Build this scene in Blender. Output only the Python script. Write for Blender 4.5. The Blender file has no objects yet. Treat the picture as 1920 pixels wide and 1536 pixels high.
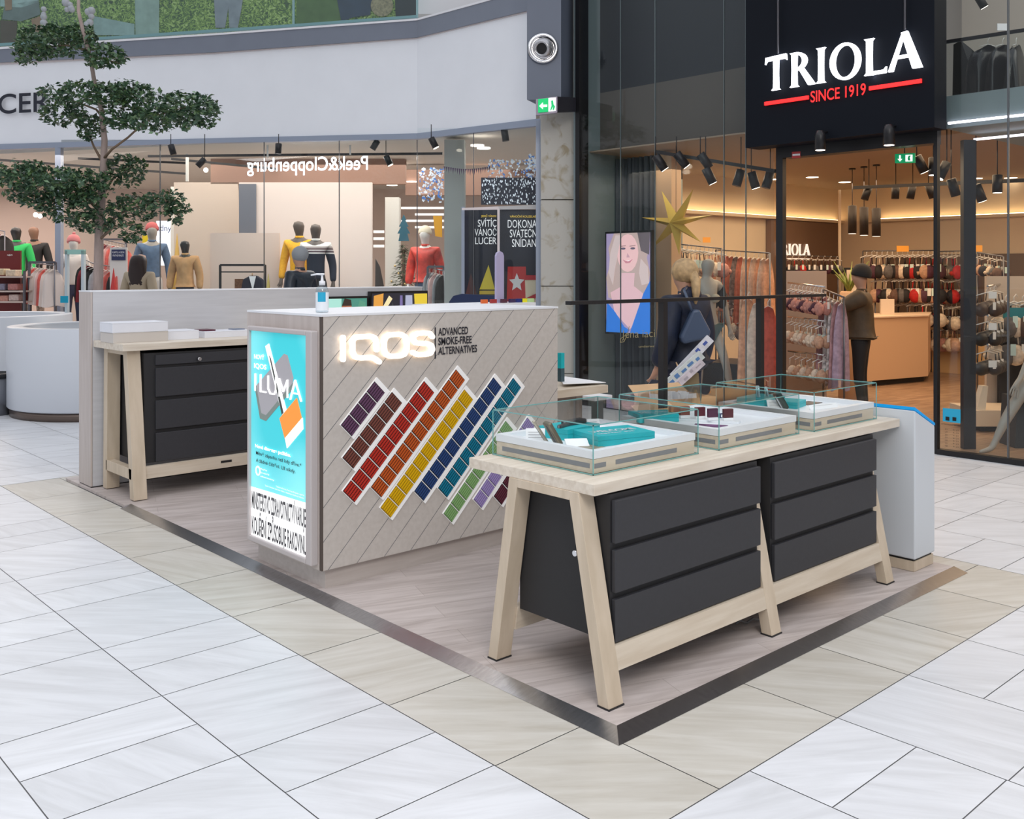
import bpy, bmesh, math, random
from mathutils import Vector, Matrix
random.seed(7)
scene = bpy.context.scene
COL = scene.collection

# ------------------------------------------------------------------ camera, light, exposure
FPX, HOR, YAW, EYE = 1825.0, 509.5, 0.7406, 1.7
R_ = Vector((math.cos(YAW), -math.sin(YAW), 0)); W_ = Vector((math.sin(YAW), math.cos(YAW), 0)); UP = Vector((0, 0, 1))
EYEP = Vector((0, 0, EYE))
cam = bpy.data.cameras.new('camera'); camo = bpy.data.objects.new('camera', cam); COL.objects.link(camo)
camo.location = EYEP; camo.rotation_euler = (math.pi / 2, 0, -YAW)
cam.sensor_fit = 'HORIZONTAL'; cam.sensor_width = 36; cam.lens = 36 * FPX / 1920
cam.shift_y = -(768 - HOR) / 1920
cam.clip_start = 0.05; cam.clip_end = 200
scene.camera = camo
scene.view_settings.view_transform = 'Standard'; scene.view_settings.look = 'None'
scene.view_settings.exposure = 0.0; scene.view_settings.gamma = 1.0
scene.view_settings.use_curve_mapping = False

wd = bpy.data.worlds.new('mall_light'); scene.world = wd; wd.use_nodes = True
nt = wd.node_tree; nt.nodes.clear()
tc = nt.nodes.new('ShaderNodeTexCoord'); sx = nt.nodes.new('ShaderNodeSeparateXYZ'); rp = nt.nodes.new('ShaderNodeValToRGB')
mr = nt.nodes.new('ShaderNodeMapRange'); bg = nt.nodes.new('ShaderNodeBackground'); wo = nt.nodes.new('ShaderNodeOutputWorld')
nt.links.new(tc.outputs['Generated'], sx.inputs[0]); nt.links.new(sx.outputs['Z'], mr.inputs['Value'])
mr.inputs['From Min'].default_value = -0.2; mr.inputs['From Max'].default_value = 1.0
nt.links.new(mr.outputs[0], rp.inputs[0]); nt.links.new(rp.outputs[0], bg.inputs[0]); nt.links.new(bg.outputs[0], wo.inputs[0])
cr = rp.color_ramp; cr.elements[0].position = 0.0; cr.elements[0].color = (.30, .29, .30, 1)
cr.elements[1].position = 1.0; cr.elements[1].color = (.98, 1.0, 1.08, 1)
for pos, c in ((.22, (.36, .36, .38, 1)), (.45, (.55, .57, .62, 1)), (.7, (.9, .93, 1.0, 1))):
    e = cr.elements.new(pos); e.color = c
bg.inputs[1].default_value = .98

def fD(x, y, D):
    return EYEP + (W_ + R_ * ((x - 960) / FPX) - UP * ((y - HOR) / FPX)) * D
def fX(x, y, c):
    d = fD(x, y, 1) - EYEP; return EYEP + d * (c / d.x)
def fY(x, y, c):
    d = fD(x, y, 1) - EYEP; return EYEP + d * (c / d.y)
def fZ(x, y, c=0.0):
    d = fD(x, y, 1) - EYEP; return EYEP + d * ((c - EYE) / d.z)

def area(name, loc, size, power, col=(1, 1, 1), rot=(0, 0, 0), sy=None, shape='RECTANGLE'):
    l = bpy.data.lights.new(name, 'AREA'); l.shape = shape; l.size = size; l.size_y = sy or size; l.energy = power; l.color = col
    o = bpy.data.objects.new(name, l); COL.objects.link(o); o.location = loc; o.rotation_euler = rot
    return o
# skylight over the mall hall, one soft lamp field above the kiosk
area('skylight', (-1, 2, 9), 9, 270, (.96, .98, 1.0), (0, 0, 0), 12)
# ceiling spotlight cluster of the hall, warm-white, washing the kiosk fronts
sl_ = area('hall_spots', (-.5, -3.0, 6.5), 3.0, 260, (1.0, .93, .86), (0, 0, 0), 3.0)
sl_.rotation_euler = (Vector((3.6, 4.4, .8)) - Vector((-.5, -3.0, 6.5))).to_track_quat('-Z', 'Y').to_euler()
# warm ceiling lamp fields of the lingerie shop and of the clothes shop
area('shop_lamp', (12.6, 6.6, 3.03), 4.6, 190, (1.0, .70, .44), (0, 0, 0), 4.4)
area('shop_lamp', (12.6, 1.4, 3.03), 4.6, 150, (1.0, .72, .48), (0, 0, 0), 4.4)
area('shop_lamp', (10.0, 7.6, 3.0), 1.2, 12, (1.0, .8, .6), (0, 0, 0), 1.6)
_p = fD(380, 500, 19.0)
area('shop_lamp', (_p.x, _p.y, 3.75), 12, 560, (1.0, .86, .76), (0, 0, -YAW), 5)
_p = fD(-150, 500, 22.0)
area('shop_lamp', (_p.x, _p.y, 3.75), 5, 190, (1.0, .84, .74), (0, 0, -YAW), 5)
_p = fD(620, 500, 15.9)
area('shop_lamp', (_p.x, _p.y, 3.55), 3.2, 60, (1.0, .95, .92), (0, 0, -YAW), .7)

# ------------------------------------------------------------------ materials
MATS = {}
def mat(name, col, rough=.5, metal=0, emit=None, es=0, noise=0, ns=8, bump=0, spec=.5, alpha=None, scale3=(1, 1, 1)):
    if name in MATS: return MATS[name]
    m = bpy.data.materials.new(name); m.use_nodes = True; t = m.node_tree; b = t.nodes['Principled BSDF']
    b.inputs['Base Color'].default_value = (*col, 1); b.inputs['Roughness'].default_value = rough; b.inputs['Metallic'].default_value = metal
    b.inputs['Specular IOR Level'].default_value = spec
    if emit: b.inputs['Emission Color'].default_value = (*emit, 1); b.inputs['Emission Strength'].default_value = es
    co = t.nodes.new('ShaderNodeTexCoord'); mp = t.nodes.new('ShaderNodeMapping'); mp.inputs['Scale'].default_value = scale3
    t.links.new(co.outputs['Object'], mp.inputs[0])
    n = t.nodes.new('ShaderNodeTexNoise'); n.inputs['Scale'].default_value = ns; n.inputs['Detail'].default_value = 4
    t.links.new(mp.outputs[0], n.inputs['Vector'])
    r = t.nodes.new('ShaderNodeValToRGB'); k = noise
    r.color_ramp.elements[0].position = .3; r.color_ramp.elements[1].position = .7
    r.color_ramp.elements[0].color = (*[c * (1 - k) for c in col], 1); r.color_ramp.elements[1].color = (*[min(1, c * (1 + k)) for c in col], 1)
    t.links.new(n.outputs[0], r.inputs[0]); t.links.new(r.outputs[0], b.inputs['Base Color'])
    if bump:
        bp = t.nodes.new('ShaderNodeBump'); bp.inputs['Strength'].default_value = bump; bp.inputs['Distance'].default_value = .01
        t.links.new(n.outputs[0], bp.inputs['Height']); t.links.new(bp.outputs[0], b.inputs['Normal'])
    MATS[name] = m
    return m
def emis(name, col, s=1.0):
    if name in MATS: return MATS[name]
    return mat(name, col, .5, emit=col, es=s)
def glass(name, tint=(.93, .97, .96), f0=.06, boost=1.0, rough=0.0):
    m = bpy.data.materials.new(name); m.use_nodes = True; t = m.node_tree; t.nodes.clear()
    o = t.nodes.new('ShaderNodeOutputMaterial'); mx = t.nodes.new('ShaderNodeMixShader'); tr = t.nodes.new('ShaderNodeBsdfTransparent')
    g = t.nodes.new('ShaderNodeBsdfGlossy'); g.inputs['Roughness'].default_value = rough
    lw = t.nodes.new('ShaderNodeLayerWeight'); lw.inputs[0].default_value = .5; pw_ = t.nodes.new('ShaderNodeMath'); pw_.operation = 'POWER'; pw_.inputs[1].default_value = 4.5; t.links.new(lw.outputs['Facing'], pw_.inputs[0])
    mr = t.nodes.new('ShaderNodeMapRange'); mr.inputs['To Min'].default_value = f0; mr.inputs['To Max'].default_value = boost
    tr.inputs[0].default_value = (*tint, 1)
    t.links.new(pw_.outputs[0], mr.inputs['Value']); t.links.new(mr.outputs[0], mx.inputs[0])
    t.links.new(tr.outputs[0], mx.inputs[1]); t.links.new(g.outputs[0], mx.inputs[2]); t.links.new(mx.outputs[0], o.inputs[0])
    MATS[name] = m; return m

def floor_mat():
    m = bpy.data.materials.new('stone_tile'); m.use_nodes = True; t = m.node_tree; b = t.nodes['Principled BSDF']
    at = t.nodes.new('ShaderNodeAttribute'); at.attribute_name = 'tile'
    sp = t.nodes.new('ShaderNodeSeparateColor'); t.links.new(at.outputs['Color'], sp.inputs[0])
    co = t.nodes.new('ShaderNodeTexCoord')
    # every tile turns and shifts its own veins
    ro = t.nodes.new('ShaderNodeVectorRotate'); ro.rotation_type = 'Z_AXIS'
    an = t.nodes.new('ShaderNodeMath'); an.operation = 'MULTIPLY'; an.inputs[1].default_value = 1.2
    t.links.new(sp.outputs[1], an.inputs[0]); ad = t.nodes.new('ShaderNodeMath'); ad.inputs[1].default_value = .25
    t.links.new(an.outputs[0], ad.inputs[0]); t.links.new(ad.outputs[0], ro.inputs['Angle']); t.links.new(co.outputs['Object'], ro.inputs['Vector'])
    of = t.nodes.new('ShaderNodeVectorMath'); of.operation = 'ADD'; t.links.new(ro.outputs[0], of.inputs[0])
    sc = t.nodes.new('ShaderNodeVectorMath'); sc.operation = 'SCALE'; sc.inputs['Scale'].default_value = 37.0
    t.links.new(at.outputs['Color'], sc.inputs[0]); t.links.new(sc.outputs[0], of.inputs[1])
    mp = t.nodes.new('ShaderNodeMapping'); mp.inputs['Scale'].default_value = (1.1, 9.0, 1.0); t.links.new(of.outputs[0], mp.inputs[0])
    n = t.nodes.new('ShaderNodeTexNoise'); n.inputs['Scale'].default_value = 1.6; n.inputs['Detail'].default_value = 9; n.inputs['Roughness'].default_value = .62; n.inputs['Distortion'].default_value = .5
    t.links.new(mp.outputs[0], n.inputs['Vector'])
    r1 = t.nodes.new('ShaderNodeValToRGB'); r1.color_ramp.elements[0].position = .3; r1.color_ramp.elements[1].position = .62
    r1.color_ramp.elements[0].color = (.60, .61, .63, 1); r1.color_ramp.elements[1].color = (.72, .735, .765, 1)
    r2 = t.nodes.new('ShaderNodeValToRGB'); r2.color_ramp.elements[0].position = .3; r2.color_ramp.elements[1].position = .64
    r2.color_ramp.elements[0].color = (.49, .46, .40, 1); r2.color_ramp.elements[1].color = (.62, .60, .55, 1)
    t.links.new(n.outputs[0], r1.inputs[0]); t.links.new(n.outputs[0], r2.inputs[0])
    mx = t.nodes.new('ShaderNodeMix'); mx.data_type = 'RGBA'; t.links.new(sp.outputs[0], mx.inputs[0])
    t.links.new(r1.outputs[0], mx.inputs[6]); t.links.new(r2.outputs[0], mx.inputs[7])
    hs = t.nodes.new('ShaderNodeHueSaturation'); mv = t.nodes.new('ShaderNodeMapRange'); mv.inputs['To Min'].default_value = .95; mv.inputs['To Max'].default_value = 1.04
    t.links.new(sp.outputs[2], mv.inputs['Value']); t.links.new(mv.outputs[0], hs.inputs['Value']); t.links.new(mx.outputs[2], hs.inputs['Color'])
    t.links.new(hs.outputs[0], b.inputs['Base Color']); b.inputs['Roughness'].default_value = .38; b.inputs['Specular IOR Level'].default_value = .35
    return m
def plank_mat(name, c0, c1, ang=0.0, rough=.5):
    m = bpy.data.materials.new(name); m.use_nodes = True; t = m.node_tree; b = t.nodes['Principled BSDF']
    co = t.nodes.new('ShaderNodeTexCoord'); mp = t.nodes.new('ShaderNodeMapping'); mp.inputs['Rotation'].default_value = (0, 0, ang)
    t.links.new(co.outputs['Object'], mp.inputs[0])
    br = t.nodes.new('ShaderNodeTexBrick'); br.inputs['Scale'].default_value = 1; br.inputs['Brick Width'].default_value = 1.2; br.inputs['Row Height'].default_value = .17
    br.inputs['Mortar Size'].default_value = .0012; br.inputs['Color1'].default_value = (1, 1, 1, 1); br.inputs['Color2'].default_value = (.9, .89, .88, 1); br.inputs['Mortar'].default_value = (.62, .6, .58, 1)
    t.links.new(mp.outputs[0], br.inputs['Vector'])
    m2 = t.nodes.new('ShaderNodeMapping'); m2.inputs['Scale'].default_value = (1.4, 13, 1); t.links.new(mp.outputs[0], m2.inputs[0])
    n = t.nodes.new('ShaderNodeTexNoise'); n.inputs['Scale'].default_value = 1.5; n.inputs['Detail'].default_value = 9; n.inputs['Distortion'].default_value = .8; t.links.new(m2.outputs[0], n.inputs['Vector'])
    r = t.nodes.new('ShaderNodeValToRGB'); r.color_ramp.elements[0].position = .32; r.color_ramp.elements[1].position = .66
    r.color_ramp.elements[0].color = (*c0, 1); r.color_ramp.elements[1].color = (*c1, 1); t.links.new(n.outputs[0], r.inputs[0])
    mx = t.nodes.new('ShaderNodeMix'); mx.data_type = 'RGBA'; mx.blend_type = 'MULTIPLY'; mx.inputs[0].default_value = 1
    t.links.new(r.outputs[0], mx.inputs[6]); t.links.new(br.outputs[0], mx.inputs[7]); t.links.new(mx.outputs[2], b.inputs['Base Color'])
    b.inputs['Roughness'].default_value = rough
    MATS[name] = m; return m
def grain_mat(name, c0, c1, scale3=(1, 12, 12), rough=.5):
    m = bpy.data.materials.new(name); m.use_nodes = True; t = m.node_tree; b = t.nodes['Principled BSDF']
    co = t.nodes.new('ShaderNodeTexCoord'); mp = t.nodes.new('ShaderNodeMapping'); mp.inputs['Scale'].default_value = scale3
    t.links.new(co.outputs['Object'], mp.inputs[0])
    n = t.nodes.new('ShaderNodeTexNoise'); n.inputs['Scale'].default_value = 2.5; n.inputs['Detail'].default_value = 7; n.inputs['Distortion'].default_value = .3; t.links.new(mp.outputs[0], n.inputs['Vector'])
    r = t.nodes.new('ShaderNodeValToRGB'); r.color_ramp.elements[0].position = .35; r.color_ramp.elements[1].position = .65
    r.color_ramp.elements[0].color = (*c0, 1); r.color_ramp.elements[1].color = (*c1, 1); t.links.new(n.outputs[0], r.inputs[0])
    t.links.new(r.outputs[0], b.inputs['Base Color']); b.inputs['Roughness'].default_value = rough
    MATS[name] = m; return m
def diag_mat():
    # oak panel front with routed diagonal board joints
    m = grain_mat('oak_diagonal_board', (.53, .49, .455), (.575, .535, .50), (14, 14, 14), .5); t = m.node_tree; b = t.nodes['Principled BSDF']
    co = t.nodes.new('ShaderNodeTexCoord'); dt = t.nodes.new('ShaderNodeVectorMath'); dt.operation = 'DOT_PRODUCT'
    sl = Vector((DIAG.z, 0, -DIAG.x)).normalized(); dt.inputs[1].default_value = sl
    t.links.new(co.outputs['Object'], dt.inputs[0])
    a = t.nodes.new('ShaderNodeMath'); a.operation = 'MULTIPLY_ADD'; a.inputs[1].default_value = 1 / DSP; a.inputs[2].default_value = DOFF
    t.links.new(dt.outputs['Value'], a.inputs[0]); fr = t.nodes.new('ShaderNodeMath'); fr.operation = 'FRACT'; t.links.new(a.outputs[0], fr.inputs[0])
    lt = t.nodes.new('ShaderNodeMath'); lt.operation = 'LESS_THAN'; lt.inputs[1].default_value = .03; t.links.new(fr.outputs[0], lt.inputs[0])
    src = b.inputs['Base Color'].links[0].from_socket
    mx = t.nodes.new('ShaderNodeMix'); mx.data_type = 'RGBA'; t.links.new(lt.outputs[0], mx.inputs[0]); t.links.new(src, mx.inputs[6]); mx.inputs[7].default_value = (.16, .16, .17, 1)
    t.links.new(mx.outputs[2], b.inputs['Base Color'])
    return m

# ------------------------------------------------------------------ mesh builder
class MB:
    def __init__(s): s.v = []; s.f = []; s.mi = []; s.m = 0; s.sm = []; s.smooth = False
    def add(s, vs, fs):
        o = len(s.v); s.v += [Vector(v) for v in vs]
        for f in fs: s.f.append([i + o for i in f]); s.mi.append(s.m); s.sm.append(s.smooth)
        return s
    def box(s, a, b):
        x0, y0, z0 = [min(p, q) for p, q in zip(a, b)]; x1, y1, z1 = [max(p, q) for p, q in zip(a, b)]
        return s.add([(x0, y0, z0), (x1, y0, z0), (x1, y1, z0), (x0, y1, z0), (x0, y0, z1), (x1, y0, z1), (x1, y1, z1), (x0, y1, z1)],
                     [(0, 3, 2, 1), (4, 5, 6, 7), (0, 1, 5, 4), (1, 2, 6, 5), (2, 3, 7, 6), (3, 0, 4, 7)])
    def prism(s, pts, vec):
        n = len(pts); vec = Vector(vec); pts = [Vector(p) for p in pts]
        nr = Vector((0, 0, 0))
        for i in range(n): nr += pts[i].cross(pts[(i + 1) % n])
        if nr.dot(vec) > 0: pts = pts[::-1]
        return s.add(pts + [p + vec for p in pts], [list(range(n)), list(range(2 * n - 1, n - 1, -1))] + [(i + n, (i + 1) % n + n, (i + 1) % n, i) for i in range(n)])
    def obox(s, c, ax, ay, az):
        c, ax, ay, az = map(Vector, (c, ax, ay, az))
        return s.prism([c - ax - ay - az, c + ax - ay - az, c + ax + ay - az, c - ax + ay - az], az * 2)
    def tube(s, pts, rs, n=8, caps=True):
        pts = [Vector(p) for p in pts]
        if not isinstance(rs, (list, tuple)): rs = [rs] * len(pts)
        o = len(s.v); ref = None
        for i, p in enumerate(pts):
            d = (pts[min(i + 1, len(pts) - 1)] - pts[max(i - 1, 0)]).normalized()
            if ref is None: ref = Vector((0, 0, 1)) if abs(d.z) < .9 else Vector((1, 0, 0))
            a = d.cross(ref).normalized(); b = d.cross(a).normalized(); ref = -b if abs(d.dot(b)) < .5 else ref
            a = d.cross(ref).normalized(); b = d.cross(a)
            for k in range(n):
                t = 2 * math.pi * k / n; s.v.append(p + (a * math.cos(t) + b * math.sin(t)) * rs[i])
        for i in range(len(pts) - 1):
            for k in range(n):
                s.f.append([o + i * n + k, o + i * n + (k + 1) % n, o + (i + 1) * n + (k + 1) % n, o + (i + 1) * n + k]); s.mi.append(s.m); s.sm.append(True)
        if caps:
            s.f.append([o + k for k in range(n)][::-1]); s.mi.append(s.m); s.sm.append(False)
            s.f.append([o + (len(pts) - 1) * n + k for k in range(n)]); s.mi.append(s.m); s.sm.append(False)
        return s
    def lathe(s, c, prof, n=24, ax=None):
        c = Vector(c); o = len(s.v); az = Vector(ax).normalized() if ax else Vector((0, 0, 1))
        a = az.cross(Vector((0, 1, 0)) if abs(az.y) < .9 else Vector((1, 0, 0))).normalized(); b = az.cross(a)
        for r, z in prof:
            for k in range(n):
                t = 2 * math.pi * k / n; s.v.append(c + a * (r * math.cos(t)) + b * (r * math.sin(t)) + az * z)
        for i in range(len(prof) - 1):
            for k in range(n):
                s.f.append([o + i * n + k, o + i * n + (k + 1) % n, o + (i + 1) * n + (k + 1) % n, o + (i + 1) * n + k]); s.mi.append(s.m); s.sm.append(True)
        if prof[0][0] > 1e-4: s.f.append([o + k for k in range(n)][::-1]); s.mi.append(s.m); s.sm.append(False)
        if prof[-1][0] > 1e-4: s.f.append([o + (len(prof) - 1) * n + k for k in range(n)]); s.mi.append(s.m); s.sm.append(False)
        return s
    def ball(s, c, r, n=12, k=8):
        if not isinstance(r, (list, tuple)): r = (r, r, r)
        o = len(s.v)
        pr = [(math.sin(math.pi * i / k), -math.cos(math.pi * i / k)) for i in range(k + 1)]
        pr[0] = (1e-5, -1); pr[-1] = (1e-5, 1)
        s.lathe((0, 0, 0), pr, n)
        for i in range(o, len(s.v)): v = s.v[i]; s.v[i] = Vector((c[0] + v.x * r[0], c[1] + v.y * r[1], c[2] + v.z * r[2]))
        return s
    def polypx(s, pts, D, t, pl=fD):
        """prism of a measured outline on a plane of the place, thickness t away from (or towards) the hall"""
        P = [pl(x, y, D) for x, y in pts]
        vec = {fD: W_, fX: Vector((1, 0, 0)), fY: Vector((0, 1, 0)), fZ: Vector((0, 0, 1))}[pl] * t
        return s.prism(P, vec)
    def rectpx(s, x0, y0, x1, y1, D, t, pl=fD): return s.polypx([(x0, y1), (x1, y1), (x1, y0), (x0, y0)], D, t, pl)
    def build(s, name, m, parent=None, label=None, bevel=0, fix=False):
        me = bpy.data.meshes.new(name); off = parent['_o'] if parent else Vector((0, 0, 0))
        off = Vector(off)
        me.from_pydata([tuple(v - off) for v in s.v], [], s.f); me.update()
        for q in (m if isinstance(m, (list, tuple)) else [m]): me.materials.append(q)
        for p, i, k in zip(me.polygons, s.mi, s.sm): p.material_index = i; p.use_smooth = k
        if fix:
            bm = bmesh.new(); bm.from_mesh(me); bmesh.ops.recalc_face_normals(bm, faces=bm.faces); bm.to_mesh(me); bm.free()
        o = bpy.data.objects.new(name, me); COL.objects.link(o)
        if parent: o.parent = parent; o['_o'] = tuple(off) 
        else:
            # origin at the base centre
            if s.v:
                c = Vector(((min(v.x for v in s.v) + max(v.x for v in s.v)) / 2, (min(v.y for v in s.v) + max(v.y for v in s.v)) / 2, min(v.z for v in s.v)))
                for v in me.vertices: v.co -= c
                o.location = c; o['_o'] = tuple(c)
        if label: o['label'] = label
        if bevel:
            b = o.modifiers.new('bevel', 'BEVEL'); b.width = bevel; b.segments = 2; b.limit_method = 'ANGLE'
        return o
def tag(o, label, cat, group=None, kind=None):
    o['label'] = label; o['category'] = cat
    if group: o['group'] = group
    if kind: o['kind'] = kind
    return o
def thing(name, label, cat, loc=(0, 0, 0), group=None, rz=0):
    o = bpy.data.objects.new(name, None); COL.objects.link(o); o.location = loc; o.rotation_euler = (0, 0, rz)
    o.empty_display_size = .1
    o['_o'] = tuple(loc) if rz == 0 else (0, 0, 0)     # turned things are authored in their own frame
    return tag(o, label, cat, group)
def struct(o): o['kind'] = 'structure'; return o
def dup(root, loc=None, rz=None, label=None, group=None):
    c = root.copy(); COL.objects.link(c)
    if loc is not None: c.location = loc
    if rz is not None: c.rotation_euler = (0, 0, rz)
    if label: c['label'] = label
    if group: c['group'] = group
    for ch in list(root.children):
        d = ch.copy(); COL.objects.link(d); d.parent = c
        for g in list(ch.children):
            e = g.copy(); COL.objects.link(e); e.parent = d
    return c
def text(s, name, body, P0, P1, h, m, parent, thick=.002, bold=0.0, mirror=False, up=UP, nrm=None):
    """flat lettering: baseline runs from P0 to P1, capitals h tall"""
    cu = bpy.data.curves.new('t', 'FONT'); cu.body = body; cu.offset = bold; cu.size = 1
    ob = bpy.data.objects.new('t', cu); me0 = bpy.data.meshes.new_from_object(ob)
    vs = [v.co.copy() for v in me0.vertices]; fs = [list(p.vertices) for p in me0.polygons]
    bpy.data.objects.remove(ob); bpy.data.curves.remove(cu)
    x0 = min(v.x for v in vs); x1 = max(v.x for v in vs)
    P0, P1 = Vector(P0), Vector(P1); ux = (P1 - P0); up = Vector(up); n = Vector(nrm) if nrm is not None else ux.cross(up).normalized()
    mb = s if s else MB(); pts = []
    for v in vs:
        a = (v.x - x0) / (x1 - x0); 
        if mirror: a = 1 - a
        pts.append(P0 + ux * a + up * (v.y / .73 * h) + n * thick)
    mb.add(pts, fs)
    # side walls are not needed for print or vinyl
    if s: return s
    return mb.build(name, m, parent, fix=False)
def stroke(mb, pts, w, n, t, k=10, cap=True):
    """rounded flat stroke along points on a plane with normal n, thickness t"""
    n = Vector(n).normalized(); pts = [Vector(p) for p in pts]
    for i in range(len(pts) - 1):
        d = (pts[i + 1] - pts[i]); 
        if d.length < 1e-6: continue
        sd = d.normalized().cross(n) * (w / 2)
        mb.prism([pts[i] - sd, pts[i + 1] - sd, pts[i + 1] + sd, pts[i] + sd], n * t)
    for i, p in enumerate(pts):
        if not cap and i in (0, len(pts) - 1): continue
        a = n.orthogonal().normalized() * (w / 2); b = n.cross(a)
        mb.prism([p + a * math.cos(2 * math.pi * j / k) + b * math.sin(2 * math.pi * j / k) for j in range(k)], n * (t * .98))
def arcpts(c, a, b, t0, t1, k):
    return [Vector(c) + Vector(a) * math.cos(math.radians(t0 + (t1 - t0) * i / k)) + Vector(b) * math.sin(math.radians(t0 + (t1 - t0) * i / k)) for i in range(k + 1)]

# ------------------------------------------------------------------ palette
CL = Vector((2.7034, 4.4393, 0))             # front left corner of the info counter
a_, b_ = fY(600 + 155 / 3.839, 660 + 1000 / 3.839, CL.y), fY(600 + 740 / 3.839, 660 + 208 / 3.839, CL.y)
DIAG = (b_ - a_).normalized()
g0, g1 = fY(637.5, 592, CL.y), fY(880, 583.5, CL.y)
DSP = (g1.x - g0.x) / 5 * DIAG.z
_s = Vector((DIAG.z, 0, -DIAG.x)).normalized()
DOFF = -((g0 - Vector((CL.x, CL.y, 0))).dot(_s)) / DSP + .011
M = MATS
floor_tile = floor_mat()
grout = mat('grout', (.22, .22, .23), .9)
platform_m = plank_mat('kiosk_vinyl', (.43, .375, .355), (.59, .53, .51), 0.35, .5)
woodfloor = plank_mat('brown_plank', (.22, .13, .08), (.42, .27, .17), 0.2, .4)
oak_top = grain_mat('oak_top', (.62, .54, .44), (.74, .67, .57), (1.2, 14, 14), .45)
oak = grain_mat('pale_oak', (.55, .455, .34), (.64, .54, .42), (6, 6, 1.0), .5)
oakx = grain_mat('pale_oak_edge', (.60, .51, .40), (.68, .60, .49), (1, 10, 14), .5)
greige = grain_mat('greige_laminate', (.50, .45, .42), (.56, .51, .48), (1.2, 10, 14), .5)
greigez = grain_mat('greige_laminate_upright', (.50, .44, .41), (.56, .50, .47), (8, 8, 1), .5)
paleback = grain_mat('pale_grey_board', (.55, .555, .58), (.60, .605, .63), (1, 10, 14), .55)
diag = diag_mat()
steel = mat('brushed_steel', (.56, .58, .62), .25, 1, noise=.1, ns=3, scale3=(1, 30, 30))
darksteel = mat('dark_steel', (.16, .16, .18), .35, .9)
drawer = mat('anthracite_front', (.030, .031, .037), .55, noise=.06, ns=60)
carcass = mat('anthracite_carcass', (.018, .018, .02), .6)
black = mat('black_metal', (.008, .008, .01), .4)
white = mat('white_laminate', (.80, .82, .86), .4, noise=.02)
whitep = mat('white_paint', (.87, .895, .94), .6, noise=.015, ns=2)
paper = mat('paper', (.85, .86, .88), .6, noise=.02)
teal = mat('teal_card', (.0, .42, .47), .45, noise=.05)
cardb = mat('cardboard', (.55, .36, .20), .8, noise=.06)
caseglass = glass('case_glass', (.985, .995, .992), .012, .55)
shopglass = glass('shop_glass', (.95, .975, .975), .028, .8)
darkglass = glass('dark_glass', (.72, .78, .80), .07, .95)
glassedge = mat('glass_edge', (.16, .40, .39), .15, spec=.8)
chrome = mat('chrome', (.75, .75, .77), .15, 1)
letterglow = emis('warm_white_letter', (1.0, .90, .78), 1.1)

# ------------------------------------------------------------------ floor
def tiles():
    rects = []  # x0,x1,y0,y1,beige
    def col(x0, x1, ys, b): 
        for i in range(len(ys) - 1): rects.append((x0, x1, ys[i], ys[i + 1], b))
    # rows west of the platform, long sides along the kiosk
    full, half = .655, .3275
    for k in range(0, 16):
        x1 = 2.216 - .62 * k; x0 = x1 - .62
        y = 2.5155 - 1.31 * 5 + (0 if k % 2 == 0 else .655); ys = [y]; i = 0
        pat = [half, half, full]
        while y < 22: y += pat[i % 3]; i += 1; ys.append(y)
        col(x0, x1, ys, 0)
    ys = [1.9 + .61, *[3.14 + .662 * i for i in range(9)]]
    col(2.216, 2.66, [1.9] + ys, 1)
    xs = [2.66, 3.415, 4.0, 4.6, 5.2, 5.80]
    for i in range(5): rects.append((xs[i], xs[i + 1], 1.9, 2.34, 1))
    ys = [2.34 + .66 * i for i in range(10)]
    col(5.58, 5.80, ys, 1)
    for i in range(6): rects.append((max(2.66, 2.216 + .6 * i), 2.216 + .6 * (i + 1), 8.0, 8.44, 1))
    for k in range(-3, 14):      # columns in front, right
        x0 = 2.25 + .583 * k; x1 = x0 + .583
        if x1 <= 2.216: continue
        x0 = max(x0, 2.216)
        y = 1.9; ys = [y]; i = 0; pat = [.307, .307, .62] if k % 2 else [.62, .307, .307]
        while y > -4: y -= pat[i % 3]; i += 1; ys.append(y)
        col(x0, x1, ys[::-1], 0)
    for k in range(0, 9):      # between kiosk and the lingerie shop
        x0 = 5.80 + .6 * k - (0 if k else 0); x1 = x0 + .6
        y = 1.9 + (.0 if k % 2 else .0); ys = [y]; i = k; pat = [.32, .32, .64]
        while y < 22: y += pat[i % 3]; i += 1; ys.append(y)
        col(x0, x1, ys, 0)
    for k in range(0, 6):
        x0 = 2.216 + .6 * k; y = 8.44; ys = [y]; i = k; pat = [.32, .32, .64]
        while y < 22: y += pat[i % 3]; i += 1; ys.append(y)
        col(x0, x0 + .6, ys, 0)
    me = bpy.data.meshes.new('floor'); vs, fs, cols = [], [], []; g = .0022
    for x0, x1, y0, y1, b in rects:
        o = len(vs); vs += [(x0 + g, y0 + g, 0), (x1 - g, y0 + g, 0), (x1 - g, y1 - g, 0), (x0 + g, y1 - g, 0)]
        fs.append((o, o + 1, o + 2, o + 3)); cols.append((b, random.random(), random.random(), 1))
    o = len(vs); vs += [(-9, -5, -.004), (14, -5, -.004), (14, 24, -.004), (-9, 24, -.004)]; fs.append((o, o + 1, o + 2, o + 3)); cols.append((0, 0, 0, 1))
    me.from_pydata(vs, [], fs); me.materials.append(floor_tile); me.materials.append(grout)
    me.polygons[-1].material_index = 1
    at = me.color_attributes.new('tile', 'FLOAT_COLOR', 'CORNER')
    for p in me.polygons:
        for li in p.loop_indices: at.data[li].color = cols[p.index]
    ob = bpy.data.objects.new('floor', me); COL.objects.link(ob); return ob
fl = tiles(); struct(fl)

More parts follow.
